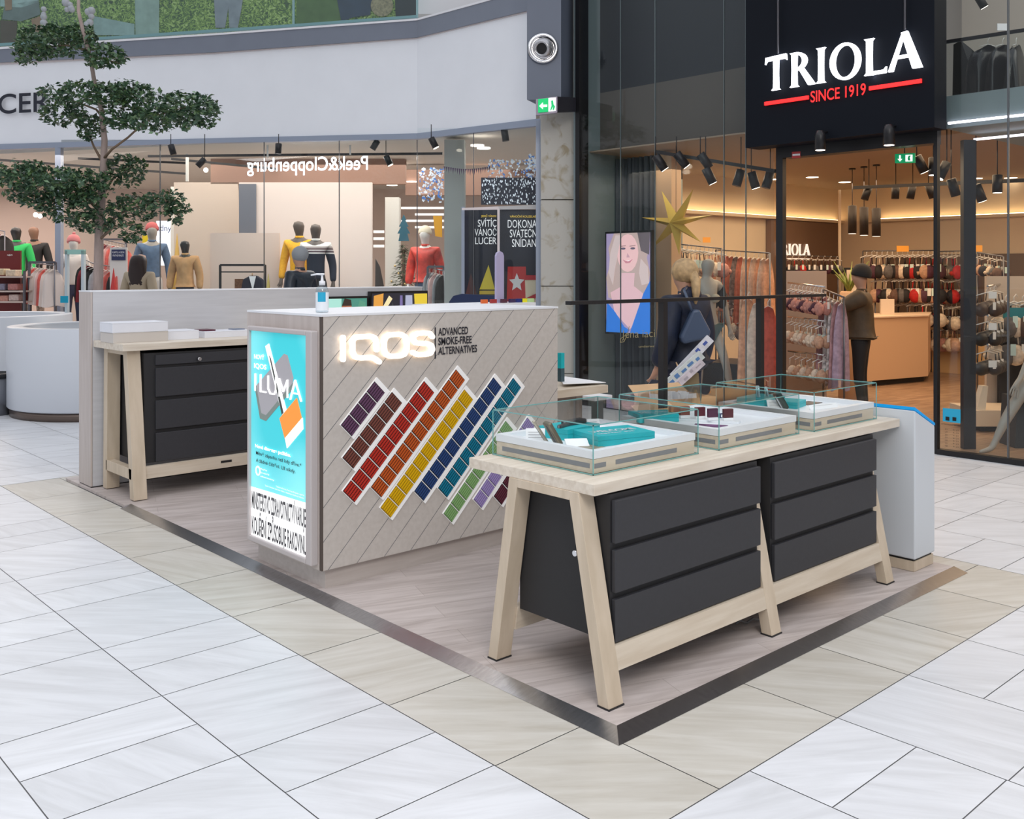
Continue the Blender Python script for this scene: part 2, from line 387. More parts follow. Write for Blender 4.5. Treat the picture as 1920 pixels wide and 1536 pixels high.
# ------------------------------------------------------------------ kiosk platform
PX0, PX1, PY0, PY1 = 2.636, 5.60, 2.316, 8.0
pf = thing('kiosk_platform', 'low grey oak-look kiosk platform edged with sloped brushed steel strip', 'platform', (4.1, 5.1, 0))
MB().box((PX0 + .075, PY0 + .075, 0.0005), (PX1, PY1 + .3, .02)).box((PX0 + .03, 7.05, 0.0005), (PX0 + .075, PY1 + .3, .02)).build('deck', platform_m, pf)
s = MB().prism([(PX0, PY0, .001), (PX0 + .075, PY0 + .075, .001), (PX0 + .075, PY0 + .075, .021)], (0, 0.0001, 0))
s = MB(); s.add([(PX0, PY0, .001), (PX0 + .078, PY0 + .078, .022), (PX0 + .078, 7.05, .022), (PX0, 7.05, .001), (PX0 + .078, PY0 + .078, 0), (PX0 + .078, 7.05, 0)], [(0, 1, 2, 3), (3, 2, 5), (0, 4, 1)])
s.build('edge_trim', steel, pf, 'bright sloped steel strip along the side facing the wide floor', fix=False)
s = MB(); s.add([(PX0, PY0, .001), (PX1, PY0, .001), (PX1, PY0 + .078, .022), (PX0 + .078, PY0 + .078, .022), (PX1, PY0 + .078, 0)], [(0, 1, 2, 3), (1, 4, 2)])
s.build('edge_trim', mat('steel_reflection_tone', (.30, .27, .26), .24, 1, noise=.1, ns=3, scale3=(30, 1, 30)), pf, 'steel strip along the drawer table side, dark warm reflection in its colour')  # same steel trim, the reflection on this side put into a darker colour

# ------------------------------------------------------------------ information counter
ct = thing('information_counter', 'tall greige information counter with a glowing white logo and rainbow product strips', 'counter', tuple(CL))
X0, Y0, X1, Y1, ZT, ZB = CL.x, CL.y, CL.x + 1.755, CL.y + .817, 1.4755, .128
MB().box((X0, Y0 + .022, ZB), (X1, Y1, ZT - .012)).build('body', greigez, ct)
MB().box((X0 + .012, Y0, ZB), (X1 - .002, Y0 + .0215, ZT - .012)).build('front_board', diag, ct, 'front board with routed diagonal lines')
MB().box((X0 + .003, Y0 - .001, ZB), (X0 + .012, Y0 + .02, ZT - .012)).build('corner_joint', mat('joint_brown', (.09, .07, .06), .7), ct)
MB().box((X0 - .002, Y0 - .003, ZT - .012), (X1 + .002, Y1, ZT)).build('countertop', white, ct, 'thin white top edge')
MB().box((X0 + .045, Y0 + .035, .02), (X1 - .04, Y1 - .05, ZB)).build('plinth', greige, ct)
# light box with the poster on the short side
LX = 2.66
q0, q1 = fX(465, 1004, LX), fX(586, 1052, LX)
ya, yb, za, zb = 5.175, 4.47, .155, 1.388
f = MB(); fw = .03
ia, ib, iz0, iz1 = 5.158, 4.528, .185, 1.362
for bx in (((LX, ya, za), (X0 + .001, ia, zb)), ((LX, ib, za), (X0 + .001, yb, zb)), ((LX, ia, iz1), (X0 + .001, ib, zb)), ((LX, ia, za), (X0 + .001, ib, iz0))): f.box(*bx)
lb = f.build('light_box_frame', mat('greige_frame', (.52, .48, .48), .5), ct, bevel=.006)
cyan = bpy.data.materials.new('backlit_cyan'); cyan.use_nodes = True; t = cyan.node_tree; b = t.nodes['Principled BSDF']
co = t.nodes.new('ShaderNodeTexCoord'); n = t.nodes.new('ShaderNodeTexNoise'); n.inputs['Scale'].default_value = 1.6; n.inputs['Detail'].default_value = 0
r = t.nodes.new('ShaderNodeValToRGB'); r.color_ramp.elements[0].position = .35; r.color_ramp.elements[1].position = .65
r.color_ramp.elements[0].color = (.03, .50, .56, 1); r.color_ramp.elements[1].color = (.22, .72, .76, 1)
t.links.new(co.outputs['Object'], n.inputs['Vector']); t.links.new(n.outputs[0], r.inputs[0]); t.links.new(r.outputs[0], b.inputs['Base Color']); t.links.new(r.outputs[0], b.inputs['Emission Color']); b.inputs['Emission Strength'].default_value = .6; b.inputs['Roughness'].default_value = .3
PS = LX + .018
def pp(u, v):      # poster coordinates: u 0..1 left to right, v 0..1 bottom to top
    return Vector((PS, ia + (ib - ia) * u, iz0 + (iz1 - iz0) * v))
po = MB().box((PS, ia, iz0), (X0, ib, iz1)).build('poster', cyan, lb, 'backlit turquoise poster')
def pq(pts, m, k, nm): MB().prism([pp(*p) for p in pts], (-.0012 * k, 0, 0)).build(nm, m, ct)
wl = emis('lit_white', (.95, .95, .95), .8)
pq([(0, 0), (1, 0), (1, .245), (0, .235)], wl, 1, 'warning_strip')
dk = mat('print_black', (.02, .02, .03), .6)
text(None, 'warning_print', 'MINISTERSTVO ZDRAVOTNICTVÍ VARUJE:', pp(.02, .135), pp(.98, .135), .10, dk, ct, thick=.003, bold=.02, nrm=(-1, 0, 0))
text(None, 'warning_print', 'KOUŘENÍ ZPŮSOBUJE RAKOVINU', pp(.02, .012), pp(.98, .012), .10, dk, ct, thick=.003, bold=.02, nrm=(-1, 0, 0))
# pictured charger, holder stick and orange pack
pq([(.10, .735), (.13, .745), (.60, .905), (.66, .90), (.76, .80), (.75, .775), (.28, .60), (.19, .605)], mat('poster_grey', (.30, .29, .31), .4, emit=(.30, .29, .31), es=.5), 1, 'poster_picture')
pq([(.10, .735), (.19, .605), (.28, .60), (.75, .775), (.77, .755), (.28, .572), (.17, .578), (.075, .72)], mat('poster_metal', (.16, .20, .18), .3, emit=(.16, .2, .18), es=.4), 2, 'poster_picture')
pq([(.27, .93), (.335, .945), (.65, .64), (.57, .62)], emis('poster_white', (.85, .85, .85), .7), 3, 'poster_picture')
pq([(.345, .89), (.375, .875), (.60, .63), (.57, .62)], mat('poster_dark', (.05, .06, .05), .4), 4, 'poster_picture')
pq([(.53, .60), (.82, .71), (.92, .60), (.66, .475)], emis('poster_orange', (.85, .22, .03), .8), 4, 'poster_picture')
pq([(.63, .515), (.915, .625), (.925, .575), (.66, .47)], wl, 5, 'poster_picture')
for b0, u0, u1, v, h, mm, bo in (('NOVÝ', .08, .27, .865, .026, wl, .03), ('IQOS', .08, .31, .82, .028, wl, .03), ('Nová dimenze požitku.', .10, .74, .435, .020, wl, .03),
                         ('Méně zápachu než kdy dříve.*', .10, .90, .40, .020, dk, .01), ('A žádné čištění. Už nikdy.', .10, .80, .365, .020, dk, .01),
                         ('Přejděte', .20, .32, .335, .009, wl, .01), ('na kvalitnější', .20, .36, .318, .009, wl, .01), ('alternativy', .20, .45, .30, .009, wl, .01),
                         ('Tabákové zařízení je určeno k použití pouze s náplněmi', .48, .96, .275, .009, wl, 0), ('Tento výrobek není bez rizika a obsahuje návykový nikotin.', .28, .96, .262, .009, wl, 0)):
    text(None, 'poster_print', b0, pp(u0, v), pp(u1, v), h, mm, ct, thick=.009 if mm is wl else .004, bold=bo, nrm=(-1, 0, 0))
ilu = MB()
for pts in ([(.09, .79), (.09, .71)], [(.19, .79), (.19, .71), (.29, .71)], [(.33, .79), (.33, .73), (.37, .708), (.44, .708), (.47, .73), (.47, .79)],
            [(.53, .705), (.53, .785), (.60, .73), (.67, .785), (.67, .705)], [(.72, .70), (.80, .79), (.90, .70)], [(.76, .73), (.86, .73)]):
    stroke(ilu, [pp(*p) for p in pts], .007, (-1, 0, 0), .0095)
ilu.build('poster_print', wl, ct)
rg = MB(); stroke(rg, arcpts(pp(.13, .322), (0, -.024, 0), (0, 0, .024), 0, 360, 14), .008, (-1, 0, 0), .003); rg.build('poster_print', wl, ct)
# glowing logo on the front
def cz(x, y): return fY(440 + x / 4, 500 + y / 4, Y0)
lg = MB(); n_ = (0, -1, 0)
strokes = [[(795, 530), (795, 695)],
           [(1047, 622), (1045, 575), (1035, 535), (1005, 521), (905, 526), (876, 535), (866, 560), (867, 640), (885, 675), (925, 684), (1010, 679), (1035, 690), (1066, 713)],
           [(1145, 510), (1225, 506), (1262, 525), (1273, 560), (1273, 620), (1255, 655), (1220, 668), (1150, 672), (1115, 655), (1103, 620), (1103, 560), (1115, 525), (1145, 510)],
           [(1465, 525), (1445, 500), (1405, 496), (1355, 500), (1325, 515), (1321, 545), (1340, 571), (1385, 576), (1425, 575), (1458, 590), (1466, 620), (1450, 648), (1405, 658), (1355, 660), (1318, 642)]]
for st in strokes: stroke(lg, [cz(*p) - Vector((0, .012, 0)) for p in st], .027, n_, .02)
lg.build('logo', letterglow, ct, 'glowing white rounded logo letters')
# tag line
MB().polypx([(440 + 1499 / 4, 500 + 690 / 4), (440 + 1506 / 4, 500 + 690 / 4), (440 + 1506 / 4, 500 + 455 / 4), (440 + 1499 / 4, 500 + 458 / 4)], Y0, -.004, fY).build('tagline_bar', dk, ct)
for b0, y0, x1 in (('ADVANCED', 516, 1748), ('SMOKE-FREE', 588, 1775), ('ALTERNATIVES', 660, 1815)):
    p0 = cz(1524, y0); p1 = cz(x1, y0 - (x1 - 1524) * .055)
    p1.z = p0.z + (p1.z - p0.z) * .0
    text(None, 'tagline', b0, p0, p1, .044, dk, ct, thick=.004, bold=.022, nrm=(0, -1, 0))
# product strips: corners measured on the front board  (top-left, top-right, bottom-left, bottom-right, packs, colours)
def c1(x, y): return fY(600 + x / 3.839, 660 + y / 3.839, Y0)
strips = [('dark purple', (385, 212), (455, 290), (140, 525), (222, 605), 4, (.13, .055, .12)), ('brown', (510, 288), (580, 365), (152, 760), (232, 838), 6, (.19, .06, .045)),
          ('red', (740, 210), (812, 290), (155, 1000), (240, 1080), 10, (.50, .03, .018)), ('orange', (965, 122), (1030, 195), (358, 970), (432, 1045), 11, (.56, .10, .015)),
          ('yellow', (1025, 262), (1085, 335), (425, 1120), (500, 1190), 11, (.72, .43, .0)), ('dark blue', (1235, 177), (1290, 245), (668, 1000), (738, 1070), 11, (.02, .06, .20)),
          ('turquoise', (1380, 187), (1435, 250), (840, 975), (905, 1048), 11, (.0, .19, .31)), ('green', (1330, 500), (1375, 552), (875, 1160), (945, 1225), 9, (.24, .44, .17)),
          ('lilac', (1475, 470), (1530, 520), (1095, 1060), (1155, 1120), 8, (.36, .28, .58)), ('maroon', (1560, 600), (1610, 655), (1240, 1035), (1300, 1100), 5, (.12, .02, .04))]
tray = mat('strip_white', (.86, .86, .86), .4, emit=(1, 1, 1), es=.12)
for nm, tl, tr, bl, br, nc, colr in strips:
    TL, TR, BL, BR = [c1(*p) for p in (tl, tr, bl, br)]
    L = ((TL - BL).length + (TR - BR).length) / 2; u = DIAG; w = Vector((DIAG.z, 0, -DIAG.x)); wd_ = ((TR - TL).dot(w) + (BR - BL).dot(w)) / 2
    o = BL + (BR - BL - w * wd_) * .5; o = Vector((o.x, Y0, o.z))
    e = .002
    top = u * .028
    tb = MB().prism([o - u * e - w * e, o + w * (wd_ + .024) - u * e, o + w * (wd_ + .024) + u * L + top, o - w * e + u * L + top], (0, -.010, 0))
    tp = tb.build('product_strip', tray, ct, 'white recessed strip filled with %s packs' % nm)
    mc = mat('pack_' + nm.replace(' ', '_'), colr, .4); md = mat('packdark_' + nm.replace(' ', '_'), tuple(c * .18 if nm not in ('yellow', 'green', 'lilac') else c * .5 for c in colr), .5)
    gap = .006; cl_ = (L - gap * (nc - 1)) / nc
    for i in range(nc):
        a = o + u * (i * (cl_ + gap)) + Vector((0, -.010, 0)); pk = MB(); pk.m = 1
        pk.prism([a, a + w * wd_, a + w * wd_ + u * cl_, a + u * cl_], (0, -.003, 0)); pk.m = 0
        ns_ = 6
        for j in range(ns_):
            q = a + w * (wd_ * (j + .22) / ns_) + Vector((0, -.003, 0)); ww = w * (wd_ * .60 / ns_)
            pk.prism([q + u * .004, q + ww + u * .004, q + ww + u * (cl_ - .004), q + u * (cl_ - .004)], (0, -.003, 0))
        pk.build('pack', [mc, md], tp)

# raised white ledge behind the counter with the colour sample row
lz = 1.4755
lg0 = thing('counter_ledge', 'white ledge behind the information counter holding the colour samples', 'counter', (4.55, 5.35, .02))
MB().box((4.15, 5.27, .02), (5.02, 5.55, 1.40)).build('body', greige, lg0)
MB().box((4.13, 5.26, 1.40), (5.05, 5.57, 1.47)).build('ledge_top', white, lg0)

# ------------------------------------------------------------------ hand sanitizer
sp = fZ(602, 583, ZT); sp = Vector((fZ(604, 586, ZT).x, fZ(604, 586, ZT).y, ZT))
hs = thing('sanitizer_bottle', 'clear pump bottle of hand sanitizer with a blue label on the counter corner', 'bottle', tuple(sp))
gel = glass('gel', (.86, .92, .95), .10, .8, .05)
k = 1.0
MB().lathe(sp, [(.030, 0), (.034, .004), (.035, .02), (.035, .118), (.031, .135), (.016, .148), (.014, .155)], 24).build('bottle_body', gel, hs)
lb_ = MB().lathe(sp, [(.0358, .012), (.0358, .112)], 24); lb_.f = lb_.f[:24]; lb_.mi = lb_.mi[:24]; lb_.sm = lb_.sm[:24]
lb_.build('back_label', mat('label_white', (.80, .84, .88), .4), hs)
fr = MB()
for i in range(8):
    for j in (0,):
        t0 = math.radians(198 + i * 9); t1 = math.radians(198 + (i + 1) * 9); r0 = .0364
        fr.add([sp + Vector((r0 * math.cos(t), r0 * math.sin(t), z)) for t, z in ((t0, .06), (t1, .06), (t1, .112), (t0, .112))], [(0, 1, 2, 3)])
fr.build('label', mat('label_blue', (.02, .38, .60), .4), hs, 'blue front label')
pm = MB().lathe(sp, [(.017, .150), (.017, .172), (.008, .175), (.006, .195), (.006, .205), (.013, .207), (.013, .216)], 16)
d = -R_
pm.tube([sp + UP * .210, sp + UP * .211 + d * .03, sp + UP * .205 + d * .062], [.006, .005, .004], 8)
pm.build('pump', white, hs)

# ------------------------------------------------------------------ back wall unit and screens
bwall = thing('back_panel', 'long pale grey back wall panel of the kiosk with a greige end post', 'panel', (4.3, 7.9, .02))
MB().box((2.686, 7.789, .028), (2.70, 8.05, 1.549)).box((2.70, 7.96, .028), (2.76, 8.05, 1.549)).build('end_post', greigez, bwall)
MB().box((2.702, 7.789, .028), (5.905, 7.958, 1.541)).build('panel_board', paleback, bwall)
MB().box((2.684, 7.787, 1.541), (5.907, 8.05, 1.551)).build('cap_strip', white, bwall)
MB().box((2.69, 7.785, .018), (5.9, 8.04, .028)).build('base_gap', black, bwall)
def screen(name, label, x0, y0, x1, y1, pl, blobs, base):
    a, b = fY(x0, y1, pl), fY(x1, y0, pl)
    t = thing(name, label, 'screen', ((a.x + b.x) / 2, pl, a.z))
    MB().box((a.x, pl, a.z), (b.x, pl + .05, b.z)).build('bezel', black, t)
    m = MB().box((a.x + .015, pl - .003, a.z + .01), (b.x - .015, pl, b.z - .02)).build('display', base, t)
    for i, (pts, mm) in enumerate(blobs):
        MB().prism([(a.x + .015 + (b.x - a.x - .03) * u, pl - .003, a.z + .01 + (b.z - a.z - .03) * v) for u, v in pts], (0, -.001 * (i + 1), 0)).build('screen_image', mm, t)
    return t
e_ = lambda n, c, s=.7: emis('img_' + n, c, s)
MB_ = None
s1 = screen('video_screen', 'smaller screen showing a man before pale green, beside the sanitizer', 612, 555, 690, 640, 7.725,
       [([(0, 0), (.34, 0), (.34, 1), (0, 1)], e_('mint', (.32, .60, .52))), ([(.36, .40), (.58, .40), (.60, .75), (.58, .95), (.42, .98), (.35, .80)], e_('skin', (.34, .12, .06))),
        ([(.35, .82), (.60, .82), (.58, .97), (.42, 1.0)], e_('hair', (.03, .02, .015))), ([(.66, .3), (.8, .95), (.95, .9), (1, .3)], e_('leaf', (.08, .25, .17)))], e_('darkgreen', (.06, .22, .17)))
s2 = screen('video_screen', 'larger screen showing golden and violet fabric, at the end of the back panel', 695, 545, 802, 640, 7.725,
       [([(0, 0), (.16, 0), (.2, 1), (.03, .95)], e_('orange', (.60, .28, .05))), ([(0, .30), (.08, .34), (.36, .88), (.30, .95)], e_('sand', (.72, .62, .35))),
        ([(.2, 0), (.45, 0), (.44, .5), (.36, .8)], e_('dark', (.04, .05, .05), .5)), ([(.48, 0), (.56, 0), (.54, .95), (.50, .95)], e_('violet', (.16, .13, .30))), ([(.58, 0), (.74, 0), (.72, .95), (.60, .95)], e_('mauve', (.34, .36, .48))),
        ([(.80, 0), (1, 0), (1, .98), (.76, .98)], e_('gold', (.62, .46, .04)))], e_('ink', (.02, .02, .03), .5))

# ------------------------------------------------------------------ trestle tables
def leg_pts(x, y0, z0, y1, z1, w): return [(x, y0, z0), (x, y0 + w, z0), (x, y1 + w, z1), (x, y1, z1)]
def trestle(mb, x, wx, yf, yb, tf, tb, z0, z1, w=.055):
    mb.prism(leg_pts(x, yf, z0, tf, z1, w), (wx, 0, 0)); mb.prism(leg_pts(x, yb - w, z0, tb - w, z1, w), (wx, 0, 0))
    mb.prism([(x, tf + w * .9, z1 - .036), (x, tb - w * .9, z1 - .036), (x, tb - w * .9, z1), (x, tf + w * .9, z1)], (wx, 0, 0))
TZ = .827
tb = thing('drawer_table', 'long pale oak trestle table in front, carrying three glass display cases', 'table', (4.05, 2.95, .02))
top = MB().box((2.785, 2.572, TZ), (5.31, 3.33, .872)).build('tabletop', oak_top, tb, bevel=.002)
TR = ((2.78, .085), (3.895, .08), (5.0, .08))
for x, wx in TR:
    m = MB(); trestle(m, x, wx, 2.493, 3.195, 2.655, 3.06, .026, TZ); m.build('trestle', oak, tb, bevel=.002)
    MB().box((x - .002, 2.49, .02), (x + wx + .002, 2.552, .026)).build('foot_pad', carcass, tb); MB().box((x - .002, 3.138, .02), (x + wx + .002, 3.197, .026)).build('foot_pad', carcass, tb)
def zy(z, y0=2.493, y1=2.655, z0=.026, z1=TZ): return y0 + (y1 - y0) * (z - z0) / (z1 - z0)
for xa, xb in ((2.865, 3.895), (3.975, 5.0)):
    MB().prism([(xa, zy(.145) + .002, .145), (xa, zy(.145) + .05, .145), (xa, zy(.235) + .05, .235), (xa, zy(.235) + .002, .235)], (xb - xa, 0, 0)).build('front_rail', oakx, tb)
    MB().prism([(xa, 3.11, .145), (xa, 3.16, .145), (xa, 3.145, .245), (xa, 3.095, .245)], (xb - xa, 0, 0)).build('back_rail', oakx, tb)
def cabinet(label, x0, x1, yf, yb, z0, z1, knob=None, group=None, name='drawer_cabinet'):
    c = thing(name, label, 'cabinet', ((x0 + x1) / 2, (yf + yb) / 2, z0), group)
    MB().box((x0, yf + .022, z0), (x1, yb, z1)).build('body', carcass if 0 else mat('cabinet_side', (.018, .018, .02), .6, noise=.05, ns=50), c)
    h = z1 - z0; n = 3; g = .026; ph = (h - .022 - g * (n - 1)) / n
    for i in range(n):
        za_ = z0 + i * (ph + g)
        MB().box((x0 + .008, yf, za_), (x1, yf + .0215, za_ + ph)).build('drawer', drawer, c, bevel=.003)
    if knob:
        kk = MB().tube([knob, Vector(knob) - Vector((.03, 0, 0))], [.012, .012], 12).build('lock_barrel', chrome, c, 'chrome lock')
    return c
cabinet('near anthracite three-drawer cabinet hung under the oak table, with chrome lock on its side', 2.872, 3.89, 2.548, 3.09, .24, .82, knob=(2.872, 2.735, .56))
cabinet('far anthracite three-drawer cabinet under the oak table, next to the white pillar', 4.0, 4.995, 2.548, 3.09, .24, .82)
# cable clutter under the table
cb = MB().tube([fZ(1380, 1170, .035), fZ(1388, 1163, .05), fZ(1400, 1168, .03), fZ(1412, 1160, .045), fZ(1425, 1163, .03)], .006, 6)
tag(cb.build('power_cable', mat('cable_grey', (.2, .2, .2), .6)), 'loop of grey cable on the floor under the oak drawer table', 'cable')

# table at the back wall
t2 = thing('drawer_table', 'pale oak trestle table against the back panel, holding flat white boxes', 'table', (3.8, 7.5, .02))
zt = 1.115
MB().box((2.705, 7.18, zt), (4.60, 7.785, zt + .05)).build('tabletop', oak_top, t2, bevel=.002)
for x in (2.755, 4.35):
    m = MB(); trestle(m, x, .10, 7.10, 7.72, 7.24, 7.70, .026, zt, .075)
    m.box((x, 7.15, .17), (x + .06, 7.66, .25)); m.build('trestle', oak, t2, bevel=.002)
MB().box((2.855, 7.142, .165), (4.35, 7.18, .255)).build('front_rail', oakx, t2)
hk = MB().box((3.45, 7.139, .205), (3.54, 7.142, .222)).build('slot', black, t2)
c3 = thing('drawer_cabinet', 'anthracite three-drawer cabinet with a chrome knob under the table at the back panel', 'cabinet', (3.6, 7.4, .26))
MB().box((2.87, 7.2, .27), (4.34, 7.70, 1.09)).build('body', M['cabinet_side'], c3)
MB().box((2.95, 7.185, 1.0), (4.33, 7.2, 1.075)).build('top_panel', drawer, c3)
for i in range(3): MB().box((2.95, 7.178, .275 + i * .243), (4.33, 7.2, .275 + i * .243 + .215)).build('drawer', drawer, c3, bevel=.003)
kp = fY(371, 673, 7.17)
MB().tube([kp, kp - Vector((-.005, .03, 0))], [.012, .014], 10).build('knob', chrome, c3, 'chrome knob')

def carton(name, label, p0, dims, m, cat='box', group=None, rz=0, lid=None):
    t = thing(name, label, cat, tuple(p0), group, rz)
    t['_o'] = (0, 0, 0)
    MB().box((0, 0, 0), (dims[0], dims[1], dims[2] * .93)).build('box_body', m, t, bevel=.002)
    MB().box((-.001, -.001, dims[2] * .93), (dims[0] + .001, dims[1] + .001, dims[2])).build('lid', lid or m, t, bevel=.002)
    return t
wbox = mat('white_box', (.78, .80, .86), .4, noise=.02); gbox = mat('kraft_side_box', (.60, .56, .52), .5)
zz = zt + .05
pA = fY(212, 634, 7.36)
carton('flat_box', 'greige flat box on the back table, lower of the stack of two', (pA.x, pA.y, zz), (.42, .26, .075), gbox)
carton('flat_box', 'glossy white flat box on top of the greige box on the back table', (pA.x - .004, pA.y + .004, zz + .076), (.425, .26, .075), wbox)
pB = fY(297, 629, 7.42)
carton('flat_box', 'single white flat box lying right of the stacked pair on the back table', (pB.x, pB.y, zz), (.33, .24, .07), wbox)
pC = fY(384, 625, 7.44)
carton('flat_box', 'white flat tray box under coloured leaflets near the turquoise light box', (pC.x, pC.y, zz), (.42, .26, .05), wbox)
tag(MB().box((pC.x + .02, pC.y + .08, zz + .0505), (pC.x + .13, pC.y + .24, zz + .062)).build('leaflet', mat('leaflet_plum', (.10, .02, .04), .4)), 'plum and teal leaflet lying on the white tray box on the back table', 'leaflet')
tag(MB().box((pC.x + .30, pC.y + .1, zz + .0505), (pC.x + .40, pC.y + .2, zz + .058)).build('leaflet', mat('leaflet_slate', (.18, .22, .30), .4)), 'slate blue leaflet at the right end of the white tray box', 'leaflet')

# ------------------------------------------------------------------ glass display cases
def case(label, x0, y0, x1, y1):
    c = thing('display_case', label, 'display case', ((x0 + x1) / 2, (y0 + y1) / 2, .8725))
    g = .012; z0 = .8725
    MB().box((x0 + g, y0 + g, z0 + .004), (x1 - g, y1 - g, z0 + .062)).build('wood_base', oakx, c)
    s_ = mat('grey_label', (.22, .23, .25), .5); l = MB()
    l.box((x0 + g - .001, y0 + .03, z0 + .024), (x0 + g, y1 - .05, z0 + .044)); l.box((x0 + .15, y0 + g - .001, z0 + .024), (x1 - .14, y0 + g, z0 + .044)); l.box((x0 + .02, y0 + g - .001, z0 + .024), (x0 + .09, y0 + g, z0 + .044))
    l.build('label_strip', s_, c)
    t = MB(); r = .045
    t.box((x0 + g - .003, y0 + g - .003, z0 + .064), (x1 - g + .003, y0 + r, z0 + .095)); t.box((x0 + g - .003, y1 - r, z0 + .064), (x1 - g + .003, y1 - g + .003, z0 + .095))
    t.box((x0 + g - .003, y0 + r, z0 + .064), (x0 + r, y1 - r, z0 + .095)); t.box((x1 - r, y0 + r, z0 + .064), (x1 - g + .003, y1 - r, z0 + .095)); t.box((x0 + r, y0 + r, z0 + .064), (x1 - r, y1 - r, z0 + .072))
    t.build('tray', white, c, 'white inner tray')
    h = .2; gl = MB(); e = .003
    gl.box((x0, y0, z0 + .0005), (x1, y0 + e, z0 + h)); gl.box((x0, y1 - e, z0 + .0005), (x1, y1, z0 + h)); gl.box((x0, y0 + e, z0 + .0005), (x0 + e, y1 - e, z0 + h)); gl.box((x1 - e, y0 + e, z0 + .0005), (x1, y1 - e, z0 + h))
    gl.box((x0 - .001, y0 - .001, z0 + h), (x1 + .001, y1 + .001, z0 + h + e))
    cv = gl.build('glass_cover', caseglass, c, 'clear glass cover')
    ed = MB(); w = .0018
    for x, y in ((x0, y0), (x1, y0), (x0, y1), (x1, y1)): ed.box((x - w, y - w, z0), (x + w, y + w, z0 + h))
    for z in (z0 + .001, z0 + h + .001):
        for a, b in (((x0, y0), (x1, y0)), ((x0, y1), (x1, y1)), ((x0, y0), (x0, y1)), ((x1, y0), (x1, y1))): ed.box((a[0] - w, a[1] - w, z), (b[0] + w, b[1] + w, z + .004))
    ed.build('glass_edge', glassedge, cv)
    return c
case('nearest glass display case on the oak table, holding a large turquoise box', 2.905, 2.69, 3.603, 3.305)
case('middle glass display case on the oak table, with small maroon packs', 3.742, 2.675, 4.426, 3.285)
case('glass display case nearest the white pillar, with two turquoise boxes and a dark holder', 4.54, 2.655, 5.20, 3.265)
tz = .8725 + .0725
def lbl(P0, P1, s_, h, parent, m=None, up=None, n=(0, 0, 1)): text(None, 'print', s_, P0, P1, h, m or white, parent, thick=.0015, bold=.01, up=up or (P1 - P0).cross(Vector((0, 0, -1))).normalized(), nrm=n)
def tbox(label, x, y, z, dx, dy, dz, rz, body=None, m=teal):
    t = thing('product_box', label, 'box', (x, y, z), None, rz); t['_o'] = (0, 0, 0)
    MB().box((-dx / 2, -dy / 2, 0), (dx / 2, dy / 2, dz * .55)).build('box_body', m, t)
    MB().box((-dx / 2, -dy / 2, dz * .57), (dx / 2, dy / 2, dz)).build('lid', m, t)
    if body:
        for i, s_ in enumerate(body):
            text(None, 'print', s_, Vector((-dx * .40, -dy * .08 - i * dy * .2, dz)), Vector((dx * (.25 if i else .38), -dy * .08 - i * dy * .2, dz)), dy * (.10 if i else .22), white, t, thick=.001, bold=.01, up=(0, 1, 0), nrm=(0, 0, 1))
    return t
tbox('large turquoise box with white print, front of the nearest display case', 3.27, 2.905, tz, .30, .21, .045, -.25, ['WELCOME', 'starter kit'])
tbox('turquoise box lying under a black charger in the nearest case', 3.22, 3.13, tz, .24, .17, .05, .1)
def gadget(name, label, cat, x, y, z, dx, dy, dz, rz, m, tilt=0, parts=None):
    t = thing(name, label, cat, (x, y, z), None, rz); t['_o'] = (0, 0, 0)
    if tilt: t.rotation_euler = (tilt[0], tilt[1], rz)
    MB().box((-dx / 2, -dy / 2, 0), (dx / 2, dy / 2, dz)).build('shell', m, t, bevel=min(dx, dy, dz) * .3)
    if parts: MB().box((-dx * .5 - .0008, -dy * .12, dz * .1), (-dx * .5 + .0002, dy * .12, dz * .9)).build('door_panel', parts, t)
    return t
bron = mat('bronze_metal', (.20, .17, .12), .3, .7); gun = mat('gunmetal', (.05, .05, .055), .35, .3); greyd = mat('pebble_grey', (.30, .30, .30), .4)
gadget('charger', 'black rounded charger lying on the turquoise box in the nearest case', 'charger', 3.25, 3.13, tz + .05, .13, .05, .022, .05, gun, parts=greyd)
gadget('charger', 'slim black holder lying beside the charger on the turquoise box', 'charger', 3.15, 3.10, tz + .05, .09, .02, .015, .3, gun, parts=greyd)
gadget('charger', 'bronze device standing tilted beside a white card in the nearest case', 'charger', 3.02, 3.0, tz + .002, .022, .06, .115, -.3, bron, tilt=(0, -.55), parts=gun)
gadget('holder_stick', 'slim bronze holder stick leaning on the tilted device in the nearest case', 'charger', 3.00, 3.05, tz + .002, .014, .014, .125, -.3, mat('champagne', (.55, .50, .42), .3, .6), tilt=(0, -.6), parts=gun)
def card(label, x, y, z, dx, dz, rz, tilt, m=paper, lines=3):
    t = thing('info_card', label, 'card', (x, y, z), None, rz); t.rotation_euler = (tilt, 0, rz); t['_o'] = (0, 0, 0)
    MB().box((-dx / 2, 0, 0), (dx / 2, .003, dz)).build('card_sheet', m, t)
    l = MB()
    for i in range(lines): l.box((-dx * .38, -.0006, dz * (.7 - .18 * i)), (dx * (.35 - .1 * (i % 2)), 0, dz * (.74 - .18 * i)))
    if lines: l.build('print_line', mat('print_grey', (.35, .35, .36), .6), t)
    return t
card('white tilted info card in the left corner of the nearest case', 2.975, 3.10, tz, .085, .07, -.75, -.6)
card('white info card behind the turquoise boxes at the far side of the nearest case', 3.42, 3.17, tz, .09, .06, -.5, -.7)
card('blank white card lying low in front of the bronze device', 3.04, 2.90, tz, .10, .07, -.6, -1.2, lines=0)
tag(MB().box((2.97, 2.745, tz - .0005), (3.12, 2.90, tz + .002)).build('picture_card', mat('picture_tan', (.32, .26, .18), .4, noise=.7, ns=30)), 'patterned brown and green picture card flat in the front corner of the nearest case', 'card')
